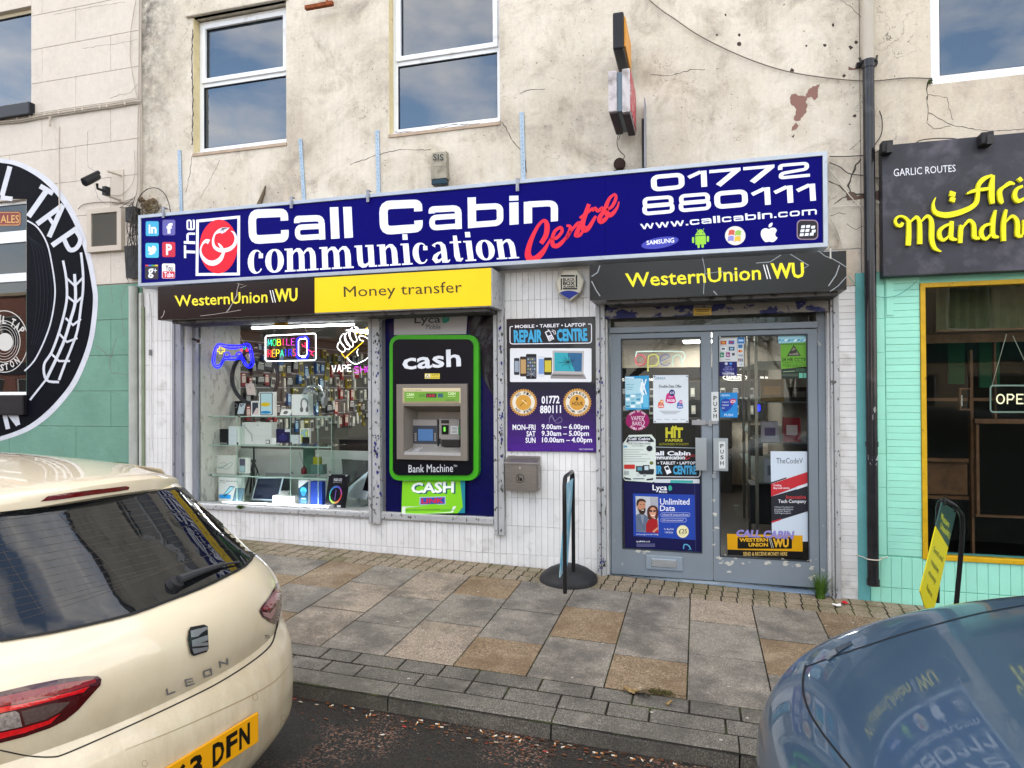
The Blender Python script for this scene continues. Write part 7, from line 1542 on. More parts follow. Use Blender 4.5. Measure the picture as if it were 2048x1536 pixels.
bx('phone', 'silver smartphone with three cameras leaning on the top shelf', 'phone', (474,807,486,828), .32, .01, pr('#a9b4ba', .3), lambda S_: (S_.ell(.25, .12, .13, .08, '#30363c', 8), S_.ell(.65, .12, .13, .08, '#30363c', 8), S_.ell(.45, .25, .13, .08, '#30363c', 8)), tilt=.025)
bx('phone_case', 'white tilted phone case beside the tablet box', 'phone case', (559,819,580,831), .33, .012, WB, lambda S_: S_.ell(.5, .5, .22, .3, '#5a5a58', 10), tilt=.02)
bx('headphone_box', 'white box printed with grey headphones on the top shelf', 'box', (583,789,617,831), .35, .09, WB, lambda S_: (S_.rib(smooth2([(.6, .75),(.58, .35),(.75, .2),(.95, .35),(.93, .7)],3), .09, '#77757a'), S_.ell(.6, .72, .1, .13, '#5f5c62', 12), S_.ell(.92, .72, .09, .13, '#5f5c62', 12)))
# the clear head with headphones
c_ = W(626,806, .42); t = thing('display_head', 'clear glass display head wearing large headphones on the top shelf', 'display head', tuple(W(626,831, .42))); GLH = glassm('clear_head_glass', 1.8,(.80, .86, .86), rough=.05)
mb = MB(); mb.lathe((c_.x, c_.y, W(626,831, .42).z),[(.06,0),(.055, .03),(.035, .06),(.04, .09),(.085, .14),(.11, .20),(.112, .25),(.095, .30),(.05, .335),(.002, .345)], n=24); ob('head', mb, GLH, t, smooth=True)
mb = MB(); r_ = .135; zz = c_.z+.04; mb.tube([(c_.x+r_*math.cos(a), c_.y, zz+r_*math.sin(a)*1.05) for a in [i*3.1416/14 for i in range(15)]], .010, n=6); ob('headband', mb, mat('silver_headband', '#8f9496', .3, .5), t, smooth=True)
for s in (-1,1): mb = MB(); mb.lathe((0,0,0),[(.001,-.02),(.04,-.02),(.045,0),(.04, .02),(.001, .02)], n=14); mb.v = [(c_.x+s*(r_+z_*.8), c_.y+y_*1, zz-.02+x_*1.3) for x_, y_, z_ in mb.v]; ob('ear_cup', mb, mat('grey_earcup', '#8d8f90', .4), t, smooth=True)
# glass case
t = thing('glass_case', 'clear glass shelf case standing in the shop window', 'shelf', tuple(W(560,960, .3))); GLC = glassm('shelf_glass', 1.45,(.93, .97, .95))
for (x0_, yy, x1_, z_) in ((412,832,665, .40),(412,889,665, .40),(412,949,668, .40)):
    a, b = W(x0_, yy, .30), W(x1_, yy, .30); mb = MB(); mb.box(a.x, b.x, .27, .62, a.z-.004, a.z+.004); ob('shelf', mb, GLC, t); mb = MB(); mb.box(a.x, b.x, .266, .2695, a.z-.005, a.z+.005); ob('shelf_edge', mb, mat('glass_edge_green', '#8fa89c', .2), t)
for xx, y0_, y1_ in ((412,832,1003),(475,832,1005),(582,832,1008),(637,832,1010),(664,832,1010)):
    a, b = W(xx, y0_, .28), W(xx, y1_, .28); mb = MB(); mb.box(a.x-.003, a.x+.003, .272, .60, .286, a.z-.006); ob('upright', mb, GLC, t); mb = MB(); mb.box(a.x-.0025, a.x+.0025, .2665, .2715, .286, a.z-.006); ob('upright_edge', mb, mat('glass_edge_green', '#8fa89c', .2), t)
for xx, yy in ((475,887),(582,887),(637,887),(478,832),(475,948),(584,946),(637,951),(660,944),(422,950),(664,887)):
    a = W(xx, yy, .262); mb = MB(); mb.box(a.x-.01, a.x+.01, .258, .265, a.z-.014, a.z+.014); ob('clip', mb, mat('chrome_clip', '#9a9d9c', .2, .8), t)
bx('phone_box', 'tall white box, left of the pair on the middle glass shelf', 'box', (457,853,472,889), .36, .05, pr('#b9c0c4', .4), lambda S_: S_.rect(0, .5,1, .51, '#8d9498'))
bx('phone_box', 'narrow white box beside the open laptop carton', 'box', (472,853,479,889), .36, .05, WB)
def p_lap(S_): S_.poly([(.06, .08),(.36, .55),(.38, .9),(.33, .9),(.3, .58),(.05, .15)], '#9fa09c'); S_.rect(.38, .55, .98,1, '#bcbcb8'); S_.rect(.5, .1, .58, .13, '#7d7d7a')
bx('laptop_carton', 'open white laptop carton on the middle glass shelf', 'box', (484,845,543,889), .40, .10, pr('#c2c2be', .4), p_lap)
bx('small_box', 'low white box in front of the laptop carton', 'box', (543,876,552,889), .38, .06, WB)
bx('camera_mount', 'small black square frame standing before the laptop carton', 'stand', (531.5,879.5,539,888), .33, .006, pr('#2a2c30'), lambda S_: S_.rrect(.15, .15, .85, .85, .1, '#c0c0bc'))
bx('game_box', 'dark purple gadget box with a white label on the middle shelf', 'box', (552,858,580,886), .38, .05, pr('#17153c'), lambda S_: (S_.rect(.64, .0,1, .2, '#b8b8bc'), S_.text('A', (.4, .32, .6, .55), '#5a5ab0', .03), S_.ell(.5, .62, .32, .22, '#232260', 12)))
bx('small_box', 'small white box right of the dark purple box', 'box', (580,870,596,888), .37, .04, pr('#b9bcc0', .4), lambda S_: S_.ell(.8, .5, .06, .05, '#7a7c80', 8))
def p_ip(S_): S_.rrect(.12, .06, .88, .94, .08, '#3a4a30'); S_.rrect(.17, .09, .83, .91, .06, '#b4c23c'); S_.rib(smooth2([(.7, .1),(.3, .3),(.6, .5),(.3, .75)],3), .25, '#86a8b0')
bx('phone_box', 'white phone box with yellow green picture on the middle shelf', 'box', (600,857,618,887), .36, .04, WB, p_ip)
bx('small_figurine', 'small black and white ornament before the green phone box', 'ornament', (604,874,617,887), .31, .02, pr('#141416'), None)
def p_dr(S_): S_.rib(smooth2([(.1, .6),(.3, .7),(.5, .62),(.75, .4),(.9, .4),(.85, .55),(.6, .75),(.35, .65),(.2, .72)],3), .02, '#2f7f80'); S_.rib(smooth2([(.3, .45),(.5, .38),(.62, .5),(.35, .62)],3), .015, '#3a4a4c')
bx('drone_box', 'square white box printed with a teal drone on the lower glass shelf', 'box', (428,911,469,948), .40, .06, pr('#bcbcb6', .4), p_dr)
def p_i2(S_): S_.rrect(.12, .05, .75, .93, .07, '#1c1c24'); S_.rrect(.16, .08, .71, .55, .06, '#4a4358'); S_.rrect(.16, .5, .71, .90, .06, '#8fa4ac')
bx('phone_box', 'white phone box with dark purple picture beside the drone box', 'box', (477,916,495,947), .40, .05, pr('#bcbcb8', .4), p_i2)
def p_car(S_): S_.text('All in one car kits', (.06, .12, .86, .17), '#26262c', .02); S_.text('for iPad', (.06, .20, .30, .235), '#26262c'); S_.rect(.03, .70, .55, .86, '#2482c0'); S_.poly([(.2, .72),(.52, .34),(.75, .36),(.45, .66),(.28, .8)], '#25566c'); S_.poly([(.25, .70),(.53, .38),(.7, .40),(.43, .64)], '#8fc0cc')
bx('car_kit_box', 'white car kit box with blue tablet picture at the left of the window floor', 'box', (437,954,482,1004), .34, .06, pr('#babcba', .4), p_car)
bx('phone', 'grey blue smartphone leaning on the car kit box', 'phone', (463,976,481,1002), .28, .01, mat('slate_phone', '#3f5560', .2), None, tilt=.04)
# tripod with ring light
t = thing('ring_light', 'black tripod ring light standing behind the open laptop', 'ring light', tuple(W(508,1000, .6))); MK = mat('black_tripod', (.014, .014, .014), .4)
a = W(508,995, .60); tp = W(507,880, .60); hub = W(507,922, .60); rc = W(512,755, .66)
mb = MB(); mb.tube([(a.x, .60, .34),(a.x, .60, rc.z-.30)], .010, n=8); ob('pole', mb, MK, t, smooth=True)
for q in ((486,1000, .45),(500,985, .78),(532,985, .70)):
    b = W(q[0], q[1], q[2]); b.z = max(b.z, .295); mb = MB(); mb.tube([(hub.x, .60, hub.z), tuple(b)], .009, n=6); ob('leg', mb, MK, t)
mb = MB(); R0 = .30; mb.tube([(rc.x+R0*math.cos(k*6.2832/40), .64, rc.z+R0*math.sin(k*6.2832/40)) for k in range(40)], .022, n=8, closed=True); ob('ring', mb, mat('dark_ring', (.03, .03, .034), .35), t, smooth=True)
mb = MB(); mb.tube([(hub.x-.02, .6, hub.z),(hub.x+.02, .6, hub.z)], .018, n=8); ob('hub', mb, MK, t)
# open laptop
t = thing('laptop', 'open silver laptop with dark screen in the middle of the window floor', 'laptop', tuple(W(540,1000, .35))); ML_ = mat('laptop_silver', '#a4aeb2', .3, .6)
zb7 = .292; A_, B_ = W(502,989, .42), W(556,991, .42); A_.z = B_.z = zb7+.012
C_, D_ = W(514,954, .52), W(568,953, .52)
mb = MB(); mb.prism([A_, B_, D_, C_],(0, .006, .003)); ob('screen_lid', mb, ML_, t, bevel=.002)
def lp(u, v): return (A_*(1-u)+B_*u)*(1-v)+(C_*(1-u)+D_*u)*v
n_ = (B_-A_).cross(C_-A_).normalized(); n_ = n_ if n_.y < 0 else -n_
mb = MB(); mb.add([lp(.05, .07)+n_*.002, lp(.95, .07)+n_*.002, lp(.95, .93)+n_*.002, lp(.05, .93)+n_*.002],[(0,1,2,3)]); ob('screen', mb, mat('dark_screen', (.008, .010, .022), .12), t)
E_, F_ = W(488,1003, .24), W(541,1004, .24); E_.z = F_.z = zb7+.004; mb = MB(); mb.prism([E_, F_, B_-Vector((0,0, .006)), A_-Vector((0,0, .006))],(0,0, .006)); ob('keyboard_base', mb, ML_, t)
mb = MB()
for r in range(4):
    for c in range(12):
        u0, v0 = .06+c*.074, .38+r*.14; q = lambda u, v: (E_*(1-u)+F_*u)*(1-v)+(A_*(1-u)+B_*u)*v+Vector((0,0, .0072)); mb.add([q(u0, v0), q(u0+.062, v0), q(u0+.062, v0+.11), q(u0, v0+.11)],[(0,1,2,3)])
ob('keys', mb, mat('dark_keys', (.02, .02, .022), .5), t, kind='stuff')
bx('grey_case', 'large grey laptop lid standing behind the open laptop', 'laptop', (531,945,578,985), .66, .02, mat('space_grey', '#4f565e', .35, .5), None)
bx('small_box', 'low white box right of the open laptop', 'box', (545,991,571,1003), .30, .10, WB); bx('small_box', 'white box with dark dot beside the blue cup packet', 'box', (571,992,589,1004), .32, .08, pr('#babab8'), lambda S_: S_.ell(.8, .3, .06, .1, '#3a3c40', 8)); bx('small_box', 'grey box behind the open laptop right corner', 'box', (560,982,577,992), .45, .05, pr('#9fa0a0'))
def p_cup(S_): S_.poly([(0, .32),(1, .02),(1,1),(0,1)], '#12324a'); S_.ell(.5, .38, .32, .12, '#3fa4d0', 16); S_.ell(.5, .50, .22, .1, '#2878b8', 14); S_.rrect(.2, .66, .8, .88, .1, '#2a5f88'); S_.rib([(.3, .7),(.7, .7)], .03, '#9fd0e8'); S_.text('mclc', (.1, .06, .35, .1), '#8a8d90')
bx('cup_packet', 'white and navy packet with a glowing blue cup picture', 'box', (597,960,617,1003), .30, .05, pr('#b9bfc0', .3), p_cup)
bx('speaker', 'upright royal blue cylindrical speaker by the window glass', 'speaker', (621,963,644,1004), .30, .07, mat('blue_speaker_fabric', '#0e2f80', .7, var=.1, vscale=40), None)
def p_rgb(S_):
    cols = ['#5a4fb0', '#b04a90', '#c84a4a', '#c87a4a', '#9ab04a', '#4fb06a', '#3f9ab0', '#3f6fb8']
    for k in range(8): S_.rib([(.5+.30*math.cos(a), .58+.235*math.sin(a)) for a in [k*.7854-1.57+j*.2 for j in range(5)]], .055, cols[k])
    S_.text('RGB LED', (.30, .10, .72, .18), '#c8c8d0', .02); S_.text('SOFT RING LIGHT', (.28, .20, .74, .235), '#a8a8b0'); S_.rib([(.5, .44),(.5, .74)], .03, '#7a5ab0'); S_.rect(.08, .9, .28, .91, '#9a9aa0'); S_.rrect(.66, .88, .86, .94, .02, '#c0c0c4'); S_.rect(.02,0, .1, .03, '#c8c8cc'); S_.rect(.88, .0, .97, .03, '#c8c8cc')
bx('ring_light_box', 'black box printed with a rainbow ring, leaning at the right of the window floor', 'box', (648,949,686,1011), .24, .05, pr('#13131c', .3), p_rgb, tilt=.05)
t = thing('desktop_computer', 'big silver desktop computer with black screen at the right of the window floor', 'computer', tuple(W(720,1005, .45)))
A_, B_, C_, D_ = W(690,993, .42), W(728,998, .36), W(740,930, .45), W(683,918, .56)
def dq(u, v): return (A_*(1-u)+B_*u)*(1-v)+(D_*(1-u)+C_*u)*v
B_ = W(733,1000, .36); C_ = W(755,922, .42)
mb = MB(); mb.prism([dq(0,0), dq(1,0), dq(1,1), dq(0,1)],(.006, .02,0)); ob('casing', mb, ML_, t, bevel=.003)
n_ = (B_-A_).cross(D_-A_).normalized(); n_ = n_ if n_.y < 0 else -n_; mb = MB(); mb.add([dq(0, .22)+n_*.002, dq(.99, .22)+n_*.002, dq(.99,1)+n_*.002, dq(0,1)+n_*.002],[(0,1,2,3)]); ob('screen', mb, mat('black_glass_screen', (.006, .006, .008), .06), t)
mb = MB(); q = W(716,1006, .5); mb.lathe((q.x, .5, .287),[(.10,0),(.10, .008),(.02, .012),(.018, .08)], n=18); ob('stand', mb, ML_, t)
bx('diffuser_box', 'tall dark green box behind the reed diffuser', 'box', (606,896,628,949), .50, .06, pr('#2c4a3e'), None); bx('gift_box', 'grey green gift box supporting a yellow candle', 'box', (621,929,646,949), .42, .08, pr('#46625c'), None)
bx('candle', 'small olive yellow candle glass on the grey green gift box', 'candle', (626,914,639,929), .45, .05, pr('#8a8a20', .2), None); bx('white_card', 'white card box behind the olive candle', 'box', (628,900,662,914), .52, .04, pr('#a8aaa6'), None)
t = thing('reed_diffuser', 'dark red reed diffuser bottle with two black reeds on the lower shelf', 'diffuser', tuple(W(608,948, .36))); c_ = W(608,948, .36)
mb = MB(); mb.lathe(tuple(c_),[(.028,0),(.03, .01),(.03, .05),(.022, .065),(.009, .07),(.009, .085)], n=18); ob('bottle', mb, mat('dark_red_glass', '#4a0f18', .12), t, smooth=True); mb = MB(); mb.tube([c_+Vector((0,0, .08)), W(598,903, .36)], .0022, n=5); ob('reed', mb, MK, t); mb = MB(); mb.tube([c_+Vector((0,0, .08)), W(616,903, .36)], .0022, n=5); ob('reed', mb, MK, t)
bx('red_case', 'red card case hanging behind the top shelf at the left', 'box', (437,806,455,832), .7, .03, pr('#6f1020'), lambda S_: S_.rect(.25, .3, .85, .7, '#9a4048')); bx('dark_box', 'black camera box behind the top shelf at the left', 'box', (462,802,487,832), .7, .05, pr('#1c1a18'), lambda S_: S_.rib(rr(.2, .2, .5, .45, .1), .04, '#9a9a9a', closed=True)); bx('dark_box', 'large black box on the middle shelf, left end', 'box', (418,858,456,889), .45, .10, DKB, lambda S_: S_.rect(.5, .9, .95, .93, '#b8b8b8'))
bx('warning_notice', 'small yellow warning notice deep in the shop', 'notice', (461,757,470,770),1.2, .004, pr('#a89a4a'), lambda S_: S_.poly([(.5, .1),(.15, .6),(.85, .6)], '#3a3418'))
# camera by the window edge
t = thing('window_camera', 'small round white rimmed camera at the top left corner of the shop window', 'camera', tuple(W(397,682, .09))); c_ = W(397,682, .06); mb = MB(); mb.tube([c_+Vector((-.0, .05,0)), c_], .028, n=16); ob('camera_body', mb, mat('white_trunking', '#bcbeb8', .5), t, smooth=True); mb = MB(); mb.tube([c_-Vector((0, .0005,0)), c_-Vector((0, .006,0))], .022, n=16); ob('lens', mb, mat('camera_lens', (.02, .02, .03), .05), t); mb = MB(); q = W(385,678, .09); mb.tube([q, c_+Vector((0, .03,0))], .012, n=8); ob('arm', mb, M_BLKP, t)

# ---- neon signs
def neon(name, lab, at, y, tubes, cords=(), board=None):
    t = thing(name, lab, 'neon sign', tuple(W(*at, y)))
    if board: mb = MB(); mb.prism([W(a, b, y+.014) for a, b in board],(0, .003,0)); ob('backing', mb, glassm('clear_acrylic', 1.4,(.75, .78, .8)), t)
    g = {}
    for pts, c, r, e, sm in tubes:
        if sm: pts = smooth2(pts, sm)
        g.setdefault(c, []).append((pts, r, e))
    for c, ls in g.items():
        mb = MB()
        for pts, r, e in ls: mb.tube([W(a, b, y) for a, b in pts], r*.8, n=6)
        ob('neon_tube', mb, emis('neon_'+c.strip('#'), c, ls[0][2]*(.30 if c != '#ffffff' else .38)), t, smooth=True)
    for pts in cords: mb = MB(); mb.tube([W(a, b, y) for a, b in pts], .0018, n=4); ob('cord', mb, mat('white_cable', '#c4bdb0', .6), t)
    return t
B_ = '#0810ff'; r1 = .0055; NEK = .42
out = [(436,688),(444,688),(452,690),(470,691),(484,690),(492,687),(499,689),(503,698),(506,712),(507,726),(503,734),(496,735),(489,729),(485,721),(481,717),(473,719),(460,719),(450,719),(446,724),(441,733),(434,736),(427,731),(425,720),(427,706),(431,694),(436,688)]
inn = [(438,692),(446,693),(456,696),(470,696),(485,695),(493,692),(498,697),(501,712),(502,725),(498,730),(492,727),(487,716),(480,711),(465,713),(452,713),(447,716),(441,728),(434,731),(430,726),(430,714),(433,700),(438,692)]
neon('neon_controller', 'blue neon game controller hanging in the shop window', (466,735), .20,[(out, B_, .009,2.2,2),(inn, B_, .007,2.2,2),([(454+6*math.cos(i),710+6*math.sin(i)) for i in range(7)], B_, .007,2.2,1),([(478+6*math.cos(i),710+6*math.sin(i)) for i in range(7)], B_, .007,2.2,1),([(456,692),(474,692),(474,698),(456,698),(456,692)], B_, .004,2.2,0),
    ([(439,693),(444,693),(444,698),(449,698),(449,703),(444,703),(444,707.5),(439,707.5),(439,703),(434.5,703),(434.5,698),(439,698),(439,693)], '#f0d010', r1*.8,2,0),([(488.5+3*math.cos(i*.8),695.5+3*math.sin(i*.8)) for i in range(9)], '#18c070', r1*.7,2,0),([(483+2.6*math.cos(i*.8),700+2.6*math.sin(i*.8)) for i in range(9)], '#e03070', r1*.7,2,0),([(494+2.6*math.cos(i*.8),700.5+2.6*math.sin(i*.8)) for i in range(9)], '#e02850', r1*.7,2,0),([(496+4.5*math.cos(i*.8),711.5+4*math.sin(i*.8)) for i in range(9)], '#b09aa0', r1*.7, .6,0)],
    [[(453,690),(457,664)],[(488,688),(477,662)]])
WN = '#ffffff'
def letters(t_, x0, y0, x1, y1, cols, r=.0034, e=2.2):
    GL_ = {'M': [[(0,1),(.1,0),(.5, .8),(.9,0),(1,1)]], 'O': [[(.5,0),(.9, .12),(1, .5),(.9, .88),(.5,1),(.1, .88),(0, .5),(.1, .12),(.5,0)]], 'B': [[(0,1),(0,0),(.8, .05),(.85, .4),(0, .48)],[(.5, .48),(1, .62),(.9, .95),(0,1)]], 'I': [[(.5,0),(.5,1)]], 'L': [[(0,0),(0,1),(.9,1)]], 'E': [[(.9,0),(0,0),(0,1),(.9,1)],[(0, .5),(.75, .5)]], 'R': [[(0,1),(0,0),(.8, .05),(.9, .3),(.7, .5),(0, .52)],[(.5, .52),(1,1)]], 'P': [[(0,1),(0,0),(.8, .05),(1, .28),(.8, .52),(0, .55)]], 'A': [[(0,1),(.5,0),(1,1)],[(.2, .65),(.8, .65)]], 'S': [[(1, .12),(.6,0),(.15, .08),(.1, .35),(.5, .5),(.95, .65),(.9, .93),(.4,1),(0, .88)]], 'V': [[(0,0),(.5,1),(1,0)]], 'H': [[(0,0),(0,1)],[(1,0),(1,1)],[(0, .5),(1, .5)]]}
    n = len(t_); o = []; w_ = (x1-x0)/n
    for i, ch in enumerate(t_):
        if ch not in GL_: continue
        c = cols[i % len(cols)]; a = x0+i*w_; k = w_*(.74 if ch != 'I' else .5)
        for p in GL_[ch]: o.append(([(a+u*k, y0+(y1-y0)*v+(u*k+a-x0)*-.04) for u, v in p], c, r, e, 0))
    return o
tb = [([(534,671.5),(628,667),(631.5,669),(632,717),(629,720.5),(534,722.5),(531,720),(531,674),(534,671.5)], WN, .0065,3,0)]
tb += letters('MOBILE', 536,679,592,692,['#10d0c8', '#10d070', '#f0e010', '#f02060', '#d020a0', '#d030c0']); tb += letters('REPAIRS', 536,700,594,714,['#f02050', '#f0a010', '#f0e020', '#10d0a0', '#1020ff', '#1010ff', '#e02060'])
tb += [([(597,676),(612,673),(616,677),(616,712),(613,717),(598,718),(594,714),(594,679),(597,676)], B_, .011,2.2,0),([(600,678),(612,677.5),(614,681),(614,708),(611,712),(600,712.5),(597,709),(597,682),(600,678)], WN, .005,3,0),([(601,675),(611,674.5)], WN, .004,3,0),([(603,715),(611,714.5)], WN, .004,3,0),([(604,688),(606,693),(611,691),(610,685)], '#f02050', .005,2.4,0),([(608,692),(625,706)], '#f02070', .005,2.4,0),([(629,703),(624,703),(622,708),(627,712)], '#f02050', .005,2.4,0)]
neon('neon_repairs_sign', 'rectangular multicoloured neon repairs sign in the shop window', (580,722), .20, tb, [[(546,670),(551,656)],[(614,663),(608,652)],[(620,668),(634,663),(648,655),(660,650)]],[(529,670),(634,665),(634,720),(529,725)])
YN = '#f0c018'; fist = []
for q in ([(676,688),(675,696),(684,704),(690,701),(689,694),(680,684),(676,688)],[(684,670),(680,680),(688,694),(697,699),(700,692),(692,680),(690,668),(686,668)],[(694,665),(689,674),(694,688),(704,694),(706,686),(700,672),(700,664)],[(705,655),(698,664),(700,676),(708,684),(714,680),(710,666),(716,656),(709,654)],[(712,656),(722,668)]): fist.append((q, WN, .005,2.8,3))
fist += [([(718,672),(720,680),(727,682)], WN, .005,2.8,2),([(719,672),(726,672),(735,677),(741,686),(741,706),(733,718),(722,724),(712,728),(702,724),(694,715)], WN, .005,2.8,3),([(716,698),(714,704),(716,712)], WN, .004,2.8,2),([(683,706),(690,716),(727,683),(725,680)], YN, .005,2.4,0),([(719,668),(735,655),(738,661),(730,671)], YN, .005,2.4,0),([(723,668),(735,660)], YN, .004,2.4,0),([(711,668),(715,666)], YN, .004,2.4,0)]
fist += letters('VAPE', 664,731,706,744,[WN]); fist += letters('SHO', 708,733,746,746,['#d030d8'])
neon('neon_vape_sign', 'neon fist holding a vape pen over white and purple lettering in the shop window', (705,746), .22, fist)
op_k = 2.4
op = [([(1271,714),(1273,706),(1280,703),(1355,703),(1367,706),(1370,714),(1365,723)], '#a8b8b0', .006, .5,2),([(1281+11*math.cos(i*.7),720+11*math.sin(i*.7)) for i in range(10)], '#b03848', .006, .45,0),([(1279+8*math.cos(i*.7),718+8*math.sin(i*.7)) for i in range(10)], '#8a3048', .004, .35,0),([(1296,743),(1296,718),(1300,711),(1309,709),(1316,714),(1317,724),(1311,731),(1298,732)], '#a8a850', .006, .45,2),([(1322,722),(1340,713),(1334,709),(1325,711),(1320,719),(1324,729),(1333,731),(1340,726)], '#5c6a90', .006, .35,2),([(1345,732),(1345,718),(1350,711),(1358,711),(1363,718),(1363,732)], '#8fb0a4', .006, .45,2)]
neon('neon_open_sign', 'dim pastel neon open sign behind the left door glass', (1318,735), .20,[(a, b, c*1.15, d*op_k, e) for a, b, c, d, e in op],[[(1300,703),(1318,678)],[(1320,703),(1320,676)],[(1345,700),(1330,684)]])

# ---- goods on the walls of the shop, each pack one thing
random.seed(17)
def packmesh(w, h, d, c, c2, kind):
    mb = MB(); mb.box(-w/2, w/2,0, d, -h, 0, pr(c, .4)); mb.box(-w*.38, w*.38,-.002,-.0005,-h*.72,-h*.22, pr(c2, .4)); mb.box(-w*.3, w*.3,-.002,-.0005,-h*.16,-h*.08, pr('#d0d0c8', .5)); return mb.mesh(kind)
PK = [packmesh(.10, .17, .03, '#7d7416', '#23221a', 'accessory_pack'), packmesh(.08, .16, .03, '#8f918c', '#3a3c3e', 'accessory_pack'), packmesh(.09, .20, .03, '#857b18', '#4a4a40', 'accessory_pack'), packmesh(.07, .15, .025, '#9a9c98', '#c0bdb0', 'accessory_pack'), packmesh(.12, .13, .03, '#2a2b2e', '#8a8c8c', 'accessory_pack'), packmesh(.10, .18, .03, '#7a1a22', '#c0b0a8', 'accessory_pack'), packmesh(.09, .17, .04, '#1f4a80', '#8fb0c8', 'accessory_pack')]
KN = ['yellow and black', 'white', 'tall yellow', 'silver grey', 'black', 'dark red', 'blue']
cnt = 0
for r, z_ in enumerate((2.10,1.90,1.70,1.50,1.30,1.10)):
    y_ = 1.0
    while y_ < 5.8 and cnt < 270:
        if y_ < 2.1: k = random.choice([4,1,6,4,5,3,4])
        elif y_ < 3.4: k = random.choice([0,1,1,4,3,2,4,6])
        else: k = random.choice([1,3,3,4,1,0,5])
        sc_ = random.uniform(.65,1.25); y_ += .055*sc_
        if random.random() < .93:
            o = part('accessory_pack', PK[k],(-5.572+random.uniform(0, .05), y_, z_+random.uniform(-.05, .03)), rot=(0, random.gauss(0, .07), math.radians(90)+random.gauss(0, .12)), scale=(sc_, 1, random.uniform(.7,1.3))); tag(o, KN[k]+' accessory packet hanging on the slatted side wall inside the shop', 'packet', 'accessory packets on the shop side wall'); cnt += 1
        y_ += .055*sc_+random.uniform(.0, .03)
t = thing('slat_rails', 'row of metal rails on the side wall holding the packets', 'shelving', (-5.57,3,1))
for z_ in (2.13,1.93,1.73,1.53,1.33,1.13): mb = MB(); mb.box(-5.579,-5.570, .9,6.1, z_, z_+.012); ob('rail', mb, M_STEEL, t)
# counter and glass cabinets
mb = MB(); mb.box(-4.9,-2.2,2.6,3.1,-.16, .80); o = ob('counter_body', mb, mat('counter_dark', '#1b1a1c', .4), None); tag(o, 'dark shop counter behind the window display', 'counter')
t = thing('glass_cabinet', 'tall glass cabinet with steel posts seen through the right door', 'cabinet', (.75,2,-.16))
for (x_, y_) in ((.55,1.2),(.55,2.2),(.55,3.2),(.62,4.2),(1.05,1.2)): mb = MB(); mb.box(x_-.015, x_+.015, y_-.015, y_+.015,-.16,2.2); ob('post', mb, mat('cabinet_steel', '#77736c', .3, .6), t)
for z_ in (.55, .95,1.35,1.75): mb = MB(); mb.box(.56,1.09,1.22,4.2, z_, z_+.012); ob('shelf', mb, mat('shelf_grey_glass', '#6f7a78', .3), t)
for (nm, lab, x_, y_, z_, w_, h_, c, c2) in (('phone_box', 'amber lit box on the upper cabinet shelf behind the right door', .60,1.3,1.362, .22, .22, '#8a6a14', '#c08a20'),('phone_box', 'black box beside the amber box in the cabinet', .86,1.28,1.362, .18, .14, '#33302a', '#6a6a60'),('phone_box', 'white box with purple print on the middle cabinet shelf', .60,1.25, .962, .16, .20, '#a9a4b0', '#4a3a6a'),('phone_box', 'red phone box on the middle cabinet shelf', .80,1.24, .962, .16, .24, '#8c1a2c', '#d0c0c0'),('paper_notice', 'white notice, left of the pair low in the cabinet', .62,1.22, .562, .18, .24, '#9fa4ac', '#6a7078'),('paper_notice', 'white notice, right of the pair low in the cabinet', .83,1.22, .562, .17, .24, '#9fa4ac', '#6a7078')):
    t = thing(nm, lab, 'box' if nm == 'phone_box' else 'notice', (x_, y_, z_)); mb = MB(); mb.box(x_, x_+w_, y_, y_+(.08 if nm == 'phone_box' else .006), z_, z_+h_); ob('body', mb, pr(c), t); mb = MB(); mb.box(x_+.03, x_+w_-.03, y_-.002, y_-.0005, z_+h_*.3, z_+h_*.7); ob('print', mb, pr(c2), t)
mb = MB(); mb.box(-1.6, .5,5.2,6.0,-.16,1.0); o = ob('back_counter', mb, mat('back_counter_dark', '#221f1e', .5), None); tag(o, 'dark counter at the back of the shop seen through the doors', 'counter')
t = thing('brand_header', 'black header with lit white brand lettering along the back wall', 'sign', (-.5,6.1,1.75)); mb = MB(); mb.box(-1.62,1.08,6.10,6.17,1.66,1.86); ob('board', mb, pr('#0c0c0e'), t)
HS = emis('lit_header_letters', (1, .96, .88), .5); S = Sheet(6.0985); S.text('SAMSUNG', (1453,751.5,1488,758.5), m=HS); S.rib([(1470+24*math.cos(i*.3),755+6*math.sin(i*.3)) for i in range(22)], .9, m=HS); S.text('connections', (1244,755,1306,761), m=HS); S.text('on sale', (1520,751,1541,757), m=HS); S.done('lettering', t)
mb = MB(); mb.box(-1.62,1.08,6.12,6.18, .95,1.62); o = ob('back_display', mb, mat('back_display_dark', '#2a2c2c', .5, var=.3, vscale=4), None); tag(o, 'dark slatted display panel under the lit header', 'display')
random.seed(6)
for k in range(22):
    x_, z_ = -1.5+(k % 11)*.235+random.uniform(-.02, .02),1.5 if k < 11 else 1.2
    o = part('accessory_pack', PK[random.choice([1,3,4,1])],(x_, 6.08, z_)); tag(o, 'small packet hanging on the back display panel under the lit header', 'packet', 'packets on the back display')
bx('warranty_sign', 'arched cream sign deep inside behind the right door', 'sign', (1500,850,1525,870),1.6, .02, pr('#55503f'), lambda S_: S_.text('Terms', (.15, .45, .85, .7), '#23201a', .02)); bx('warranty_board', 'grey notice board deep inside behind the right door', 'notice', (1500,878,1526,912),1.6, .02, pr('#4c4840'), lambda S_: (S_.text('All products', (.1, .3, .9, .42), '#1c1a18'), S_.text('18 month', (.15, .5, .85, .62), '#1c1a18'), S_.text('Warranty', (.15, .7, .85, .82), '#1c1a18')))
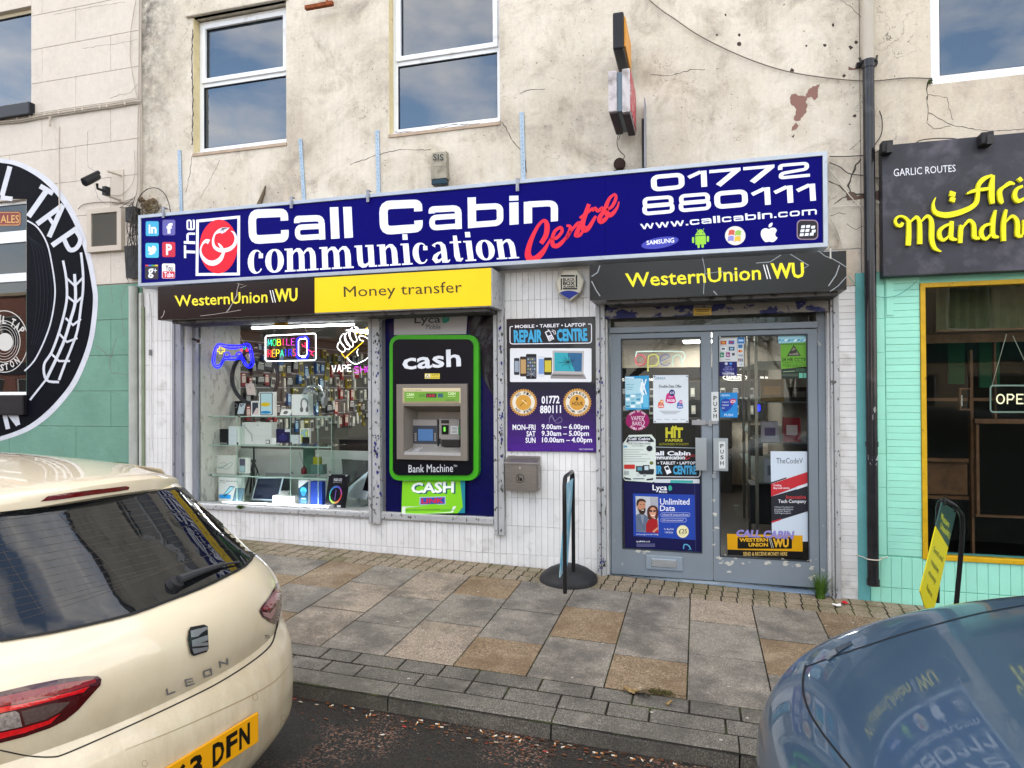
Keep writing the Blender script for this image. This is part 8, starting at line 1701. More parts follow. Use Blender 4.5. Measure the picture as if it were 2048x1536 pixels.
bx('white_cup', 'white paper cup standing low inside behind the right door', 'cup', (1467,1011,1478,1023),1.3, .05, pr('#7a786a'), None); bx('grey_cabinet', 'low dark grey cabinet inside behind the right door', 'cabinet', (1500,970,1560,1050),1.5, .4, mat('dim_cabinet', '#2e3133', .5), None)
bx('blue_neon_strip', 'small glowing blue strip deep inside behind the right door', 'light', (1516,810,1520,822),2.2, .01, emis('blue_strip', '#1020ff', 2), None)

# ---- inside the restaurant
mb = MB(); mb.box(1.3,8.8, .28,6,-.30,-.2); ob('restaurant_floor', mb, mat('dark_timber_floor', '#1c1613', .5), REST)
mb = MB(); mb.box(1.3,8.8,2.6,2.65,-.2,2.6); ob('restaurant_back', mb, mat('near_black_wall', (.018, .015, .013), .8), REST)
t = thing('window_blind', 'olive pleated blind across the top of the restaurant window', 'blind', (2.6, .3,1.9)); mb = MB()
xb0, xb1 = W(1872,620, .35).x, 4.6; z0_, z1_ = W(1950,658, .35).z, 2.33
k = 0; x_ = xb0; row = []
while x_ < xb1: row.append((x_, .35+(.02 if k % 2 else 0))); x_ += .035; k += 1
mb.grid([[(a, b, z1_) for a, b in row],[(a, b, z0_) for a, b in row]]); ob('pleats', mb, mat('olive_blind', '#55543a', .8, var=.2, vscale=12), t); mb = MB(); mb.box(xb0-.01, xb1, .33, .38, z0_-.015, z0_-.001); ob('bottom_rail', mb, M_TIMB, t)
t = thing('timber_screen', 'dark timber screen inside the restaurant window', 'screen', (2.6, .6,0)); YT = .62
def bar(a, b, c, d, y_=YT, th=.05, nm='bar'): p, q = W(a, b, y_), W(c, d, y_); mb = MB(); mb.box(p.x, q.x, y_, y_+th, q.z, p.z); ob(nm, mb, M_TIMB, t)
bar(1850,670,2120,681); bar(1850,796,2120,802, .7); bar(1940,700,1950,1110, .66, nm='post'); bar(1950,838,2120,848, .6, nm='rail'); bar(1952,1030,2120,1040, .6, nm='rail'); bar(1952,850,1960,1030, .6, .04, 'stile'); bar(1853,916,1940,925, .75); bar(1851,925,1935,990, .8, .03, 'panel'); bar(1988,680,1994,838, .7, nm='post'); bar(1850,991,1940,1000, .75)
for i, (a, b, c, d, lab) in enumerate(((1896,685,1930,768, 'dark green panel, left of the two hanging inside the restaurant'),(1958,680,2000,775, 'dark green panel, right of the two hanging inside the restaurant'))): bx('green_panel', lab, 'panel', (a, b, c, d),1.3, .02, mat('deep_green_panel', '#0f5034', .6), None)
t = thing('wooden_lantern', 'small wooden lantern frame inside the restaurant window', 'lantern', tuple(W(1925,820, .7))); p, q = W(1912,776, .58), W(1936,820, .58); mb = MB(); bars(mb, p.x, q.x, q.z, p.z, .50, .53, .012); ob('frame', mb, M_TIMB, t); mb = MB(); c_ = W(1922,800, .52); mb.tube([c_-Vector((0,0, .05)), c_+Vector((0,0, .04))], .01, n=8); ob('candle', mb, WB, t)
ON = emis('open_sign_glow', (1, .82, .55), .22); t = thing('open_sign', 'framed open sign with peach lettering hanging in the restaurant window', 'neon sign', tuple(W(2010,825, .12))); OY = .12
S = Sheet(OY); S.rib(rr(1981,771,2075,824,6,3),3.2, '#8f9a94', closed=True)
S.rib([(2001+7.5*math.cos(i*.5236),798+9*math.sin(i*.5236)) for i in range(12)],2.6, m=ON, closed=True); S.rib([(2015,808),(2015,789),(2024,789),(2028,793),(2024,799),(2015,799)],2.6, m=ON); S.rib([(2047,789),(2034,789),(2034,807),(2047,807)],2.6, m=ON); S.rib([(2034,798),(2044,798)],2.6, m=ON); S.rib([(2053,807),(2053,789),(2066,807),(2066,789)],2.4, m=ON); S.done('letters', t)
mb = MB(); mb.prism([W(a, b, OY+.004) for a, b in rr(1979,769,2077,826,7,3)][::-1],(0, .004,0)); ob('acrylic', mb, glassm('clear_acrylic', 1.4,(.75, .78, .8)), t)
for a, b in (((1984,771),(2013,668)),((2072,771),(2026,672))): mb = MB(); mb.tube([W(*a, OY), W(*b, OY)], .002, n=4); ob('cord', mb, mat('white_cable', '#c4bdb0', .6), t)
# upstairs: things on the sills behind the glass
for i, (a, b, c, d, y_, col, lab) in enumerate(((481,273,486,283, .2, '#b0a8a0', 'small pale jar on the left upper window sill'),(489,267,500,284, .2, '#9a4a44', 'red and white jar on the left upper window sill'),(505,273,520,282, .2, '#9fb0b8', 'round glass bowl on the left upper window sill'),(557,248,567,277, .2, '#b8c4cc', 'white spray bottle at the right of the left upper window sill'),(9,168,20,188, .2, '#8fb0c4', 'glass jar on the pub upper window sill'),(48,160,60,182, .2, '#a9c0cc', 'white jug on the pub upper window sill'))):
    p = W((a+c)/2, d, y_); h_ = W(0, b, y_).z-W(0, d, y_).z; r_ = abs(W(c, d, y_).x-W(a, d, y_).x)/2; mb = MB(); prof = [(r_*.9,0),(r_, h_*.1),(r_, h_*.6),(r_*.6, h_*.8),(r_*.4, h_)] if 'bottle' in lab else [(r_*.8,0),(r_, h_*.3),(r_, h_*.75),(r_*.8, h_)]
    mb.lathe(tuple(p), prof, n=14); o = ob('jar' if 'bottle' not in lab else 'spray_bottle', mb, pr(col, .3), None, smooth=True); tag(o, lab, 'bottle' if 'bottle' in lab else 'jar')
mb = MB(); mb.grid([[(-4.93+.012*k, .30+.012*math.sin(k*1.3), z_) for k in range(14)] for z_ in (4.02,4.70)]); o = ob('net_curtain', mb, pr('#c2b8a4', .8)); tag(o, 'pale curtain at the left edge of the left upper window', 'curtain')
mb = MB(); mb.grid([[(1.84+.014*k, .30+.014*math.sin(k*1.1), z_) for k in range(16)] for z_ in (3.9,5.2)]); o = ob('net_curtain', mb, pr('#b8c4d4', .8)); tag(o, 'pale blue white curtain at the left edge of the right upper window', 'curtain')
# ================================================================ the two cars
from mathutils.bvhtree import BVHTree
def itp(tab, x):
    if x <= tab[0][0]: return tab[0][1]
    for (a, b),(c, d) in zip(tab, tab[1:]):
        if x <= c:
            t = (x-a)/(c-a); return b+(d-b)*t
    return tab[-1][1]
def sitp(tab, x):                     # smooth version
    if x <= tab[0][0]: return tab[0][1]
    if x >= tab[-1][0]: return tab[-1][1]
    for i in range(len(tab)-1):
        if tab[i][0] <= x <= tab[i+1][0]:
            x0, y0 = tab[i]; x1, y1 = tab[i+1]; m = lambda k: ((tab[min(k+1, len(tab)-1)][1]-tab[max(k-1,0)][1])/(tab[min(k+1, len(tab)-1)][0]-tab[max(k-1,0)][0]))
            m0, m1 = m(i), m(i+1); h = x1-x0; t = (x-x0)/h
            return (2*t**3-3*t*t+1)*y0+(t**3-2*t*t+t)*h*m0+(-2*t**3+3*t*t)*y1+(t**3-t*t)*h*m1
class Drape:
    """lays a traced outline onto a body panel: every point is where the sight line meets the body"""
    def __init__(s, mbs):
        v = []; f = []
        for mb in mbs: o = len(v); v += [Vector(p) for p in mb.v]; f += [tuple(i+o for i in q) for q in mb.f]
        s.t = BVHTree.FromPolygons(v, f)
    def hit(s, px_, py_, off=0.0):
        d = ray(px_, py_).normalized(); r = s.t.ray_cast(CAM, d)
        if r[0] is None: return None
        n = r[1] if r[1].dot(d) < 0 else -r[1]; return r[0]+n*off
    def poly(s, pts, m, off=.0015, cell=9, mb=None):
        mb = mb or MB(); x0 = min(p[0] for p in pts); x1 = max(p[0] for p in pts); y0 = min(p[1] for p in pts); y1 = max(p[1] for p in pts)
        tri = tessellate_polygon([[Vector((a, b, 0)) for a, b in pts]]); T = [tuple(pts[i] for i in t) for t in tri]; out = []
        while T:
            a, b, c = T.pop(); e = [(math.dist(a, b), a, b, c),(math.dist(b, c), b, c, a),(math.dist(c, a), c, a, b)]; e.sort(key=lambda q: -q[0])
            if e[0][0] > cell: _, p, q, r = e[0]; md = ((p[0]+q[0])/2,(p[1]+q[1])/2); T += [(p, md, r),(md, q, r)]
            else: out.append((a, b, c))
        idx = {}; V = []; Fc = []
        def vi(p):
            k = (round(p[0],2), round(p[1],2))
            if k not in idx:
                h = s.hit(p[0], p[1], off); idx[k] = None if h is None else len(V)
                if h is not None: V.append(h)
            return idx[k]
        for t in out:
            q = [vi(p) for p in t]
            if None in q: continue
            a, b, c = [V[k] for k in q]
            if max((a-b).length, (b-c).length, (c-a).length) > .25: continue
            if (b-a).cross(c-a).dot(CAM-a) < 0: q = q[::-1]
            Fc.append(tuple(q))
        mb.add(V, Fc, m); return mb
    def rib(s, pts, w, m, off=.0015, sm=4, mb=None, closed=False):
        if isinstance(w, (list, tuple)): q = smooth2([(*p, ww) for p, ww in zip(pts, w)], sm, closed); pts = [(a[0], a[1]) for a in q]; w = [a[2] for a in q]
        elif sm: pts = smooth2(pts, sm, closed)
        mb = mb or MB(); v, f = ribbon2(pts, w, closed); V = [s.hit(a, b, off) for a, b in v]
        ok = [q for q in f if all(V[i] is not None for i in q) and max((V[q[0]]-V[q[2]]).length, (V[q[1]]-V[q[3]]).length) < .3]
        V = [p if p is not None else Vector((0,0,-5)) for p in V]; mb.add(V, ok, m); return mb
def carpaint(name, col, metal, rough, dirtc=None, lo=None, coat=1.0, flake=0):
    m = bpy.data.materials.new(name); m.use_nodes = True; t = m.node_tree; n = t.nodes.new; l = t.links.new; b = t.nodes['Principled BSDF']
    b.inputs['Metallic'].default_value = metal; b.inputs['Roughness'].default_value = rough; b.inputs['Coat Weight'].default_value = coat; b.inputs['Coat Roughness'].default_value = .03; b.inputs['Base Color'].default_value = (*srgb(col),1)
    P = n('ShaderNodeNewGeometry').outputs['Position']
    if dirtc:
        z = n('ShaderNodeTexNoise'); z.inputs['Scale'].default_value = 5; z.inputs['Detail'].default_value = 9; z.inputs['Roughness'].default_value = .7
        q = n('ShaderNodeMapping'); q.inputs['Scale'].default_value = (1.5,1.5, .6); l(P, q.inputs[0]); l(q.outputs[0], z.inputs['Vector'])
        sx = n('ShaderNodeSeparateXYZ'); l(P, sx.inputs[0]); r = n('ShaderNodeMapRange'); r.inputs[1].default_value = lo[1]; r.inputs[2].default_value = lo[0]; l(sx.outputs[2], r.inputs[0])
        r2 = n('ShaderNodeMapRange'); r2.inputs[1].default_value = .35; r2.inputs[2].default_value = .7; l(z.outputs[0], r2.inputs[0]); mm = n('ShaderNodeMath'); mm.operation = 'MULTIPLY'; l(r.outputs[0], mm.inputs[0]); l(r2.outputs[0], mm.inputs[1])
        sp = n('ShaderNodeTexNoise'); sp.inputs['Scale'].default_value = 260; sp.inputs['Detail'].default_value = 2; l(P, sp.inputs['Vector']); r3 = n('ShaderNodeMapRange'); r3.inputs[1].default_value = .62; r3.inputs[2].default_value = .72; r3.inputs[4].default_value = .5; l(sp.outputs[0], r3.inputs[0])
        m3 = n('ShaderNodeMath'); m3.operation = 'MULTIPLY'; l(r3.outputs[0], m3.inputs[0]); l(r.outputs[0], m3.inputs[1]); ad = n('ShaderNodeMath'); ad.operation = 'ADD'; ad.use_clamp = True; l(mm.outputs[0], ad.inputs[0]); l(m3.outputs[0], ad.inputs[1])
        mx_ = n('ShaderNodeMix'); mx_.data_type = 'RGBA'; l(ad.outputs[0], mx_.inputs[0]); mx_.inputs[6].default_value = (*srgb(col),1); mx_.inputs[7].default_value = (*srgb(dirtc),1); l(mx_.outputs[2], b.inputs['Base Color'])
        r4 = n('ShaderNodeMapRange'); r4.inputs[3].default_value = coat; r4.inputs[4].default_value = coat*.25; l(ad.outputs[0], r4.inputs[0]); l(r4.outputs[0], b.inputs['Coat Weight'])
    zc_ = n('ShaderNodeTexNoise'); zc_.inputs['Scale'].default_value = 22; zc_.inputs['Detail'].default_value = 8; l(P, zc_.inputs['Vector']); rc_ = n('ShaderNodeMapRange'); rc_.inputs[1].default_value = .5; rc_.inputs[2].default_value = .75; rc_.inputs[3].default_value = .025; rc_.inputs[4].default_value = .14; l(zc_.outputs[0], rc_.inputs[0]); l(rc_.outputs[0], b.inputs['Coat Roughness'])
    if flake:
        z = n('ShaderNodeTexNoise'); z.inputs['Scale'].default_value = 900; l(P, z.inputs['Vector']); bp = n('ShaderNodeBump'); bp.inputs['Strength'].default_value = flake; bp.inputs['Distance'].default_value = .001; l(z.outputs[0], bp.inputs['Height']); l(bp.outputs[0], b.inputs['Normal'])
    MC[name] = m; return m
M_CREAM = carpaint('cream_car_paint', '#cec1a7', 0, .40, '#a08c68', (.10, .75), coat=.9)
M_CGLS = mat('tinted_car_glass', (.006, .007, .008), .02, spec=.55)
M_TYRE = mat('tyre_rubber', (.02, .02, .02), .8); M_RIM = mat('alloy_rim', '#8c8f92', .3, .8)
X0, YC, ZC = -1.66,-3.88,-.242; PSI = math.radians(7); CPS, SPS = math.cos(PSI), math.sin(PSI)      # parked slightly nose-in
def CP(s, t, h): return Vector((X0-s*CPS+t*SPS, YC+t*CPS+s*SPS, ZC+h))
T_sc = [(.20, .12),(.28, .06),(.38, .02),(.46, .0),(.56, .0),(.62, .012),(.66, .03),(.695, .055),(.72, .046),(.78, .03),(.86, .026),(.92, .04),(.97, .07),(1.01, .115),(1.1, .24),(1.2, .37),(1.3, .50),(1.35, .56)]
T_w = [(.20, .80),(.3, .86),(.4, .89),(.5, .905),(.65, .91),(.8, .895),(.9, .87),(1.0, .82),(1.1, .75),(1.2, .68),(1.3, .61),(1.35, .575)]
T_A = [(.20, .40),(.3, .45),(.4, .584),(.5, .66),(.65, .69),(.8, .725),(.9, .78),(1.0, .86),(1.1, .69),(1.2, .55),(1.3, .43),(1.35, .385)]
hs = [.20+i*(1.35-.20)/60 for i in range(61)]
rows = []
for h in hs:
    sc_, w_, A_ = sitp(T_sc, h), sitp(T_w, h), itp(T_A, h); n_ = 2.2; r = []
    half = []
    for i in range(25):
        th = i/24*math.pi/2; u = math.sin(th)**(2/n_); k = math.cos(th)**(2/n_) if i < 24 else 0
        half.append((sc_+A_*(1-k), w_*u))
    fwd = [(s_, w_*(1 if h < 1.0 else 1)) for s_ in (1.15,1.6,2.3,3.0)]; s_f = itp([(.22,4.2),(.7,4.2),(.82,4.0),(.93,3.3),(1.0,3.0),(1.35,2.3)], h)
    fwd = [(a, b) for a, b in fwd if a < s_f-.2]+[(s_f-.1, w_*.96),(s_f, w_*.7),(s_f+.05,0)]
    while len(fwd) < 7: fwd.insert(0,(half[-1][0]+.02*(7-len(fwd)), w_))
    half += fwd
    rows.append([CP(s_, -t_, h) for s_, t_ in reversed(half[1:])]+[CP(s_, t_, h) for s_, t_ in half])
body = MB().grid(rows)
def hr(s): return sitp([(.42,1.40),(.55,1.415),(.9,1.44),(1.5,1.462),(2.1,1.46),(2.6,1.40),(2.9,1.31)], s)
def cr(t, w=.56): return .065*(abs(t)/w)**2.3
roof = []
for i in range(33):
    t_ = -.56+1.12*i/32; e_ = .24*(abs(t_)/.56)**2.3; c_ = cr(t_)
    prof = [(.68,1.325),(.555,1.330),(.524,1.336),(.513,1.346),(.511,1.375),(.513,1.390),(.523,1.399),(.55,1.406),(.63,1.414),(.78,1.426),(.95,1.441),(1.25,1.455),(1.6,1.463),(2.1,1.46),(2.35,1.435),(2.6,1.40)]
    roof.append([CP(s_+e_*(1 if s_ < .6 else max(0,1-(s_-.6)/.5)), t_*(1+.06*min(1, max(0, s_-.7))), h_-c_) for s_, h_ in prof])
roofm = MB().grid(roof, None, True)
# cantrail flanks closing roof to the side glass
fl = MB()
for sg in (-1,1):
    rr_ = []
    for s_ in (.86, .95,1.1,1.25,1.6,2.1,2.35,2.6):
        k_ = 1+.06*min(1, max(0, s_-.7)); rr_.append([CP(s_, sg*.556*k_, hr(s_)-cr(.556)), CP(s_, sg*.575*k_, hr(s_)-cr(.56)-.03), CP(s_, sg*.60*k_, hr(s_)-cr(.56)-.075)])
    fl.grid(rr_, None, sg < 0)
CAR = thing('parked_car', 'cream hatchback parked at the left, seen from behind with red lamps and yellow plate', 'car', (X0-2.1, YC, ZC))
ob('body', body, M_CREAM, CAR, smooth=True); rf = ob('roof', roofm, M_CREAM, CAR, smooth=True); ob('roof_flank', fl, M_CREAM, CAR, smooth=True)
DR_ = Drape([body, roofm, fl])
MBK_ = mat('car_seal_black', (.01, .01, .01), .6)
glass = [(-30,1291),(-30,1030),(0,1026),(60,1019),(130,1010),(200,1001),(270,992),(340,980),(352,978),(370,990),(420,1028),(470,1070),(505,1105),(506,1112),(490,1132),(450,1154),(400,1178),(330,1205),(262,1230),(180,1250),(100,1267),(50,1275),(0,1283)]
ob('rear_window', DR_.poly(glass, M_CGLS, .004,14), None, CAR, smooth=True)
mb = MB(); hw = mat('heater_wire', '#4c4740', .5, spec=.05)
for k in range(14):
    y_l = 1045+k*16.5; y_r = 990+k*10.2; xr_ = 340+k*11.5
    if k > 10: xr_ = 455-(k-10)*32
    DR_.rib([(-20, y_l),(xr_*.5,(y_l*.55+y_r*.45)),(min(xr_, 470), y_r+8)], .55, hw, .0048,5, mb)
DR_.rib([(115,1028),(170,1085),(230,1150),(262,1200)], .6, hw, .0048,5, mb); DR_.rib([(4,1100),(40,1160),(86,1230)], .6, hw, .0048,5, mb); ob('heater_wires', mb, None, CAR, kind='stuff')
mb = DR_.rib(glass[2:],5.5, MBK_, .0047,2, closed=False); ob('window_seal', mb, None, CAR)
ob('rear_quarter_trim', DR_.poly([(352,977),(366,976),(420,1016),(476,1066),(512,1104),(505,1106),(470,1068),(420,1026)], M_BLKP, .006,14), None, CAR)
# third brake light
MR = mat('dark_red_lens', '#5a0a0c', .12, coat=1, var=.2, vscale=60)
ob('brake_light', DR_.poly([(80,1003),(96,992),(140,985),(200,978),(250,972),(258,974),(256,979),(240,982),(180,990),(110,1000)], MR, .003,8), None, CAR)
# tail lamps
def lamp(outline, layers, nm='tail_lamp'):
    o = ob(nm, DR_.poly(outline, mat('lamp_rim_dark_red', '#3a0608', .15, coat=1), .0035,9), None, CAR); q = o
    for pts, m_, of in layers: ob('lens', DR_.poly(pts, m_, of, 8), None, q)
MRb = mat('bright_red_lens', '#b80d14', .12, coat=1, var=.25, vscale=90); MRc = mat('ruby_lens', '#7a0d12', .1, coat=1, var=.3, vscale=120); MCl = mat('clear_lamp_lens', '#8f8580', .15, .4, coat=1, var=.5, vscale=110)
lamp([(-30,1388),(0,1384),(60,1370),(120,1358),(170,1352),(195,1352),(202,1358),(200,1370),(180,1392),(155,1420),(130,1440),(100,1455),(50,1472),(0,1485),(-30,1492)],
     [([(-30,1398),(0,1394),(70,1378),(140,1364),(190,1358),(192,1364),(160,1376),(100,1392),(40,1406),(-30,1416)], MRc, .0045),([(-30,1418),(40,1408),(100,1394),(150,1381),(178,1372),(166,1384),(120,1396),(60,1412),(-30,1432)], MRb, .0048),([(-30,1434),(30,1421),(38,1426),(44,1452),(-30,1468)], MCl, .0048),([(42,1422),(100,1407),(140,1402),(120,1422),(90,1438),(50,1449)], mat('smoky_lens', '#4a3a36', .12, coat=1, var=.3, vscale=110), .0048),([(-30,1472),(44,1455),(95,1440),(120,1426),(100,1446),(50,1464),(-30,1484)], MRb, .0047)])
lamp([(517,1222),(521,1214),(535,1196),(550,1172),(555,1158),(559,1162),(563,1185),(562,1215),(557,1238),(549,1248),(538,1244),(524,1234)],
     [([(521,1219),(536,1200),(552,1174),(557,1186),(553,1200),(536,1222)], MRc, .0045),([(522,1224),(538,1226),(552,1208),(549,1224),(540,1238),(526,1232)], mat('pinkish_lens', '#8f6a68', .12, coat=1), .0047)])
# shut lines, bumper creases
gap = [(-20,1497),(0,1500),(60,1512),(105,1514),(130,1508),(200,1478),(300,1433),(380,1395),(440,1364),(500,1326),(540,1292),(551,1262),(556,1240)]
ob('shut_line', DR_.rib(gap, 3.2, mat('shut_line_shade', (.03, .026, .02), .8), .0012,4), None, CAR)
ob('bumper_crease', DR_.rib([(250,1500),(350,1460),(430,1425),(500,1392),(550,1362),(578,1330)],[1,2,2.5,2.5,2,1], mat('cream_crease_shade', '#9c8a68', .5), .001,4), None, CAR)
for i, (x_, y_) in enumerate(((289,1527),(510,1394),(567,1436),(566,1449))): ob('parking_sensor', DR_.rib([(x_+5.2*math.cos(a), y_+6.5*math.sin(a)) for a in [k*.7 for k in range(9)]], .9, mat('sensor_ring', '#8a7a5c', .5), .0012,2, closed=True), None, CAR)
# badge, letters
MCH = mat('dark_chrome', '#8f9196', .3, .6); MDK = mat('badge_dark', (.012, .012, .014), .2, coat=1)
bd = ob('badge', DR_.poly([(374,1262),(378,1255),(405,1250),(412,1253),(414,1296),(410,1303),(384,1311),(378,1306),(372,1280)], MDK, .008,8), None, CAR)
for p in ([(377,1263),(409,1254),(411,1259),(400,1266),(392,1273),(378,1276)],[(379,1281),(411,1270),(412,1280),(396,1286),(412,1284),(412,1290),(380,1293)],[(380,1297),(412,1293),(411,1299),(384,1307)]): ob('badge_bar', DR_.poly(p, MCH, .0105,6), None, bd)
for p, w in (([(332,1376),(334,1388),(349,1382)],3.2),([(384,1356),(369,1359),(372,1371),(388,1366)],2.8),([(371,1365),(385,1361)],2.4),([(406,1342),(420,1337),(422,1348),(408,1353),(406,1342)],2.8),([(440,1334),(438,1323),(454,1327),(452,1316)],2.8)):
    ob('model_letter', DR_.rib(p, w, MCH, .004,0), None, CAR)
for p in ([(528,1271),(534,1270)],[(531,1271),(531,1277)],[(535,1270),(535,1276)],[(537,1270),(537,1276)]): ob('trim_letter', DR_.rib(p, 1.0, MDK, .003,0), None, CAR)
# number plate, a real rectangle standing off the bumper
PL = MB(); pw, ph_ = .26, .0555; hc = .465; pr_ = []
for k in range(9):
    t_ = -pw+2*pw*k/8; pr_.append([CP(-.012+.0*abs(t_), t_, hc-ph_), CP(-.012, t_, hc+ph_)])
plate_f = lambda u, v, h: CP(-.0125-h, -pw+2*pw*u, hc+ph_-2*ph_*v-.006*0)
PL.prism([CP(-.012,-pw, hc-ph_), CP(-.012, pw, hc-ph_), CP(-.012, pw, hc+ph_), CP(-.012,-pw, hc+ph_)], CP(.011,0,0)-CP(0,0,0)); pl = ob('number_plate', PL, mat('yellow_plate', '#d9980c', .3, coat=.4), CAR, bevel=.002)
S = Sheet(f=plate_f, step=.0004)
for i, ch in enumerate('PS63 DFN'):
    if ch == ' ': continue
    x_ = .045+i*.117+(0 if i < 4 else -.05); S.text(ch, (x_, .14, x_+.10, .86), '#16140e', .035)
S.done('plate_lettering', pl)
# wiper
w1 = DR_.hit(350,1172, .03); w2 = DR_.hit(474,1129, .014); w0 = DR_.hit(346,1172, .0)
mb = MB(); mb.tube([w0, w0+(w1-w0)*.8, w1],[.030, .026, .014], n=14); ob('wiper_hub', mb, M_BLKP, CAR, smooth=True)
m1 = DR_.hit(440,1136, .018); mb = MB(); mb.tube([w1, w1*.6+m1*.4+Vector((.004,0, .004)), m1],[.016, .013, .009], n=8); mb.tube([m1, w2],[.005, .004], n=6); ob('wiper_arm', mb, mat('wiper_plastic', (.035, .036, .04), .4), CAR, smooth=True)
# side glass and wheels
for sg, nm in ((1, 'side_window'),(-1, 'side_window')):
    g = MB(); rr_ = []
    for s_ in (1.25,1.6,1.61,2.0,2.3): rr_.append([CP(s_, sg*(sitp(T_w, h)+.006), h) for h in (1.0,1.1,1.2,1.32)])
    g.grid(rr_, None, sg < 0); ob(nm, g, M_CGLS, CAR)
def wheel(parent, x, y, z, sg):
    mb = MB(); prof = [(.19,-.09),(.30,-.1),(.315,-.07),(.318,0),(.315, .07),(.30, .1),(.19, .09)]; v = []
    mb.lathe((0,0,0), prof, n=28); mb.v = [(x+a, y+c, z+b) for a, b, c in mb.v]; w_ = ob('wheel', mb, M_TYRE, parent, smooth=True)
    mb = MB(); mb.lathe((0,0,0),[(.02, sg*.07),(.05, sg*.075),(.17, sg*.06),(.20, sg*.085),(.205, sg*.02),(.001, sg*.02)], n=20); mb.v = [(x+a, y+c, z+b) for a, b, c in mb.v]; ob('rim', mb, M_RIM, w_, smooth=True)
for s_ in (.78,3.4):
    for sg in (-1,1): wc = CP(s_, sg*.77, .315); wheel(CAR, wc.x, wc.y, wc.z, sg)
mb = MB(); mb.prism([CP(.3,-.68, .16), CP(4.0,-.68, .16), CP(4.0, .68, .16), CP(.3, .68, .16)],(0,0, .06)); ob('underbody', mb, M_BLKP, CAR)

# ---------------- blue grey car at the right, front towards the left
X1, Y1, Z1 = .19,-4.0,-.262
M_BLUE = carpaint('blue_grey_metallic_paint', '#37526b', .45, .34, None, None, coat=1.0)
PB = math.radians(6); CPB, SPB = math.cos(PB), math.sin(PB)
def BP(s, t, h): return Vector((X1+s*CPB-t*SPB*.5, Y1+t*CPB+s*SPB, Z1+h))
T_H = [(0, .56),(.012, .63),(.03, .675),(.07, .735),(.12, .785),(.18, .83),(.27, .88),(.38, .925),(.55, .98),(.72,1.02),(.93,1.055),(1.15,1.085),(1.3,1.10)]
T_HC = [(0,0),(.07,0),(.12,0),(.18,-.003),(.27,-.02),(.38,-.038),(.55,-.067),(.72,-.083),(.93,-.092),(1.15,-.09),(1.3,-.08)]
T_W = [(0, .66),(.012, .73),(.03, .775),(.07, .82),(.12, .85),(.2, .875),(.4, .89),(1.3, .895)]
T_B = [(0, .40),(.012, .34),(.03, .30),(.07, .25),(.2, .2),(1.3, .2)]
ss = [0, .004, .012, .022, .035, .05, .07, .095, .12, .15, .18, .22, .27, .32, .38, .44, .5, .58, .66, .75, .85, .95,1.05,1.15,1.3]
rows = []
for s_ in ss:
    H_, w_, b_ = sitp(T_H, s_), sitp(T_W, s_), sitp(T_B, s_); R_ = min(.13,(H_-b_)*.6); half = [(w_*.97, b_),(w_, b_+(H_-b_)*.3)]
    for i in range(11):
        a_ = i/10*math.pi/2; half.append((w_-R_*1.15*(1-math.cos(a_)), H_-.010-R_*.75*(1-math.sin(a_))))
    tw = half[-1][0]
    for i in range(1,13): u = 1-i/12; half.append((tw*u, H_-.010*u*u+sitp(T_HC, s_)*.22*(1-u**2)))
    sec = half+[(-a, b) for a, b in reversed(half[:-1])]
    rows.append([BP(s_+.09*(abs(t_)/.88)**4*max(0,1-s_/.9), t_, h_) for t_, h_ in sec])
NS = len(rows[0])
bb = MB().grid(rows, None); bb.add(rows[0],[tuple(range(NS))[::-1]])
for s_, z_ in ((1.3,0),): pass
C2 = thing('parked_car', 'blue grey metallic car parked at the right, only its bonnet in view, reflecting the shops', 'car', (X1+2.1, Y1, Z1))
ob('body', bb, M_BLUE, C2, smooth=True)
# rest of the car, outside the frame, kept simple but whole
rest = []
for s_, H_ in ((1.3,1.08),(2.2,1.11),(3.4,1.10),(4.0,1.02),(4.25, .8),(4.3, .6)):
    r = []
    for i in range(29): ph = math.pi*i/28; c, q = math.cos(ph), math.sin(ph); r.append(BP(s_, .895*(1 if s_ < 4.2 else .85)*math.copysign(abs(c)**.4, c), .2+(H_-.2)*abs(q)**.4))
    rest.append(r)
mb = MB().grid(rest, None); mb.add(rest[-1],[tuple(range(29))]); ob('rear_body', mb, M_BLUE, C2, smooth=True)
cab = []
for s_, H_ in ((1.15,1.05),(1.9,1.48),(2.6,1.52),(3.4,1.46),(4.1,1.1)):
    cab.append([BP(s_, .78*math.copysign(abs(math.cos(math.pi*i/16))**.5, math.cos(math.pi*i/16)),1.0+(H_-1.0)*abs(math.sin(math.pi*i/16))**.5) for i in range(17)])
ob('cabin', MB().grid(cab, None), M_CGLS, C2, smooth=True)
D2 = Drape([bb])
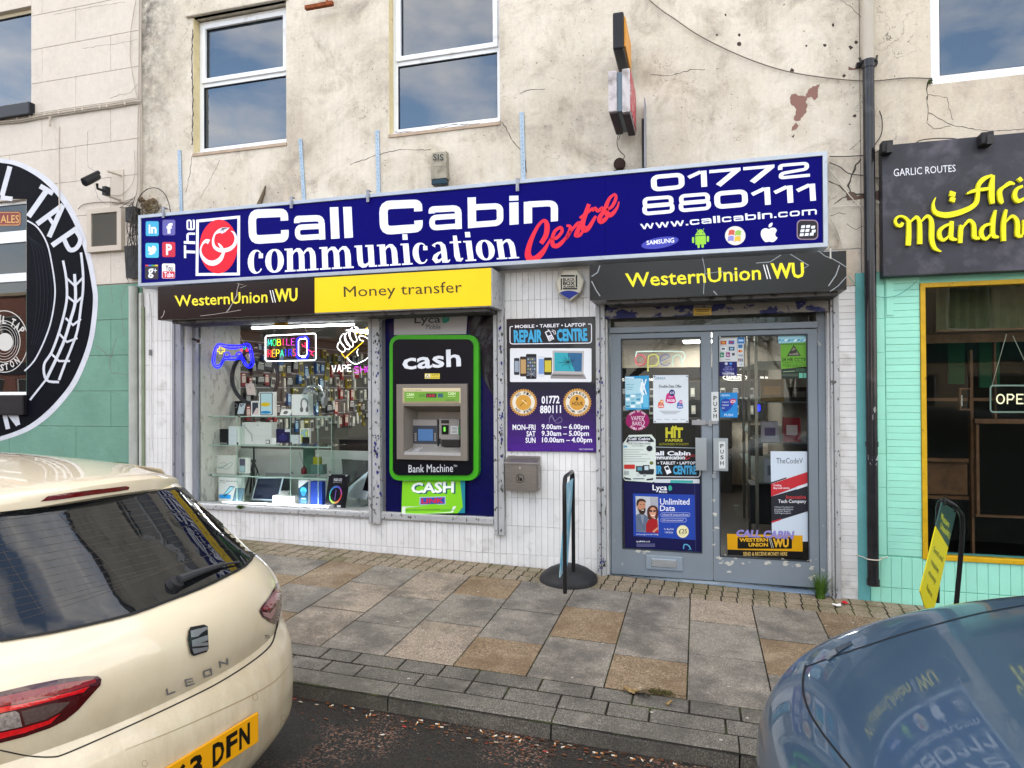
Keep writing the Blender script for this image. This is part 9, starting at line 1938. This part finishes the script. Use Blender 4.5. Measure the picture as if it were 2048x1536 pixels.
mb = D2.rib([(1612,1330),(1607,1352),(1606,1375),(1610,1400),(1622,1430),(1642,1462),(1668,1496),(1704,1540)],4.2, mat('shut_line_black', (.006, .007, .01), .5), .0012); ob('bonnet_shut_line', mb, None, C2)
mb = D2.rib([(1612,1334),(1660,1316),(1720,1296),(1800,1270),(1880,1247),(1960,1227),(2060,1209)],2.2, mat('shut_line_black', (.006, .007, .01), .5), .0012); ob('wing_shut_line', mb, None, C2)
ob('headlight', D2.poly([(1650,1318),(1664,1302),(1684,1290),(1702,1284),(1706,1288),(1690,1298),(1672,1311),(1658,1322)], mat('headlight_lens', '#26303a', .05, coat=1), .003,6), None, C2)
for i, (x_, y_) in enumerate(()): pass
for s_ in (.85,3.4):
    for sg in (-1,1): wc = BP(s_, sg*.77, .318); wheel(C2, wc.x, wc.y, wc.z, sg)

# ---------------- pieces that are separate in the place become separate parts
def split_islands(o):
    me = o.data; n = len(me.vertices); par_ = list(range(n))
    def find(a):
        while par_[a] != a: par_[a] = par_[par_[a]]; a = par_[a]
        return a
    for pl_ in me.polygons:
        v = pl_.vertices
        for k in range(1, len(v)): par_[find(v[k])] = find(v[0])
    g = {}
    for pl_ in me.polygons: g.setdefault(find(pl_.vertices[0]),[]).append(pl_)
    if len(g) < 2: return
    first = True; out_ = []
    for ps in g.values():
        ids = sorted({i for q in ps for i in q.vertices}); mp_ = {a: b for b, a in enumerate(ids)}
        m2 = bpy.data.meshes.new(me.name); m2.from_pydata([me.vertices[i].co[:] for i in ids],[],[[mp_[i] for i in q.vertices] for q in ps])
        for m_ in me.materials: m2.materials.append(m_)
        for a, b in zip(m2.polygons, ps): a.material_index = b.material_index; a.use_smooth = b.use_smooth
        out_.append(m2)
    for m2 in out_[1:]:
        c = o.copy(); c.data = m2; COL.objects.link(c)
    o.data = out_[0]
for o in list(SC.objects):
    if o.type == 'MESH' and o.get('kind') is None and not o.children and o.name.split('.')[0] in ('party_wall', 'reveal_paint', 'lintel', 'window_ledge', 'reveal_tiles', 'window_sill', 'window_jamb', 'door_frame', 'window_head', 'side_ground', 'casing', 'bracket', 'grimy_base', 'wing_mirror', 'foot'): split_islands(o)
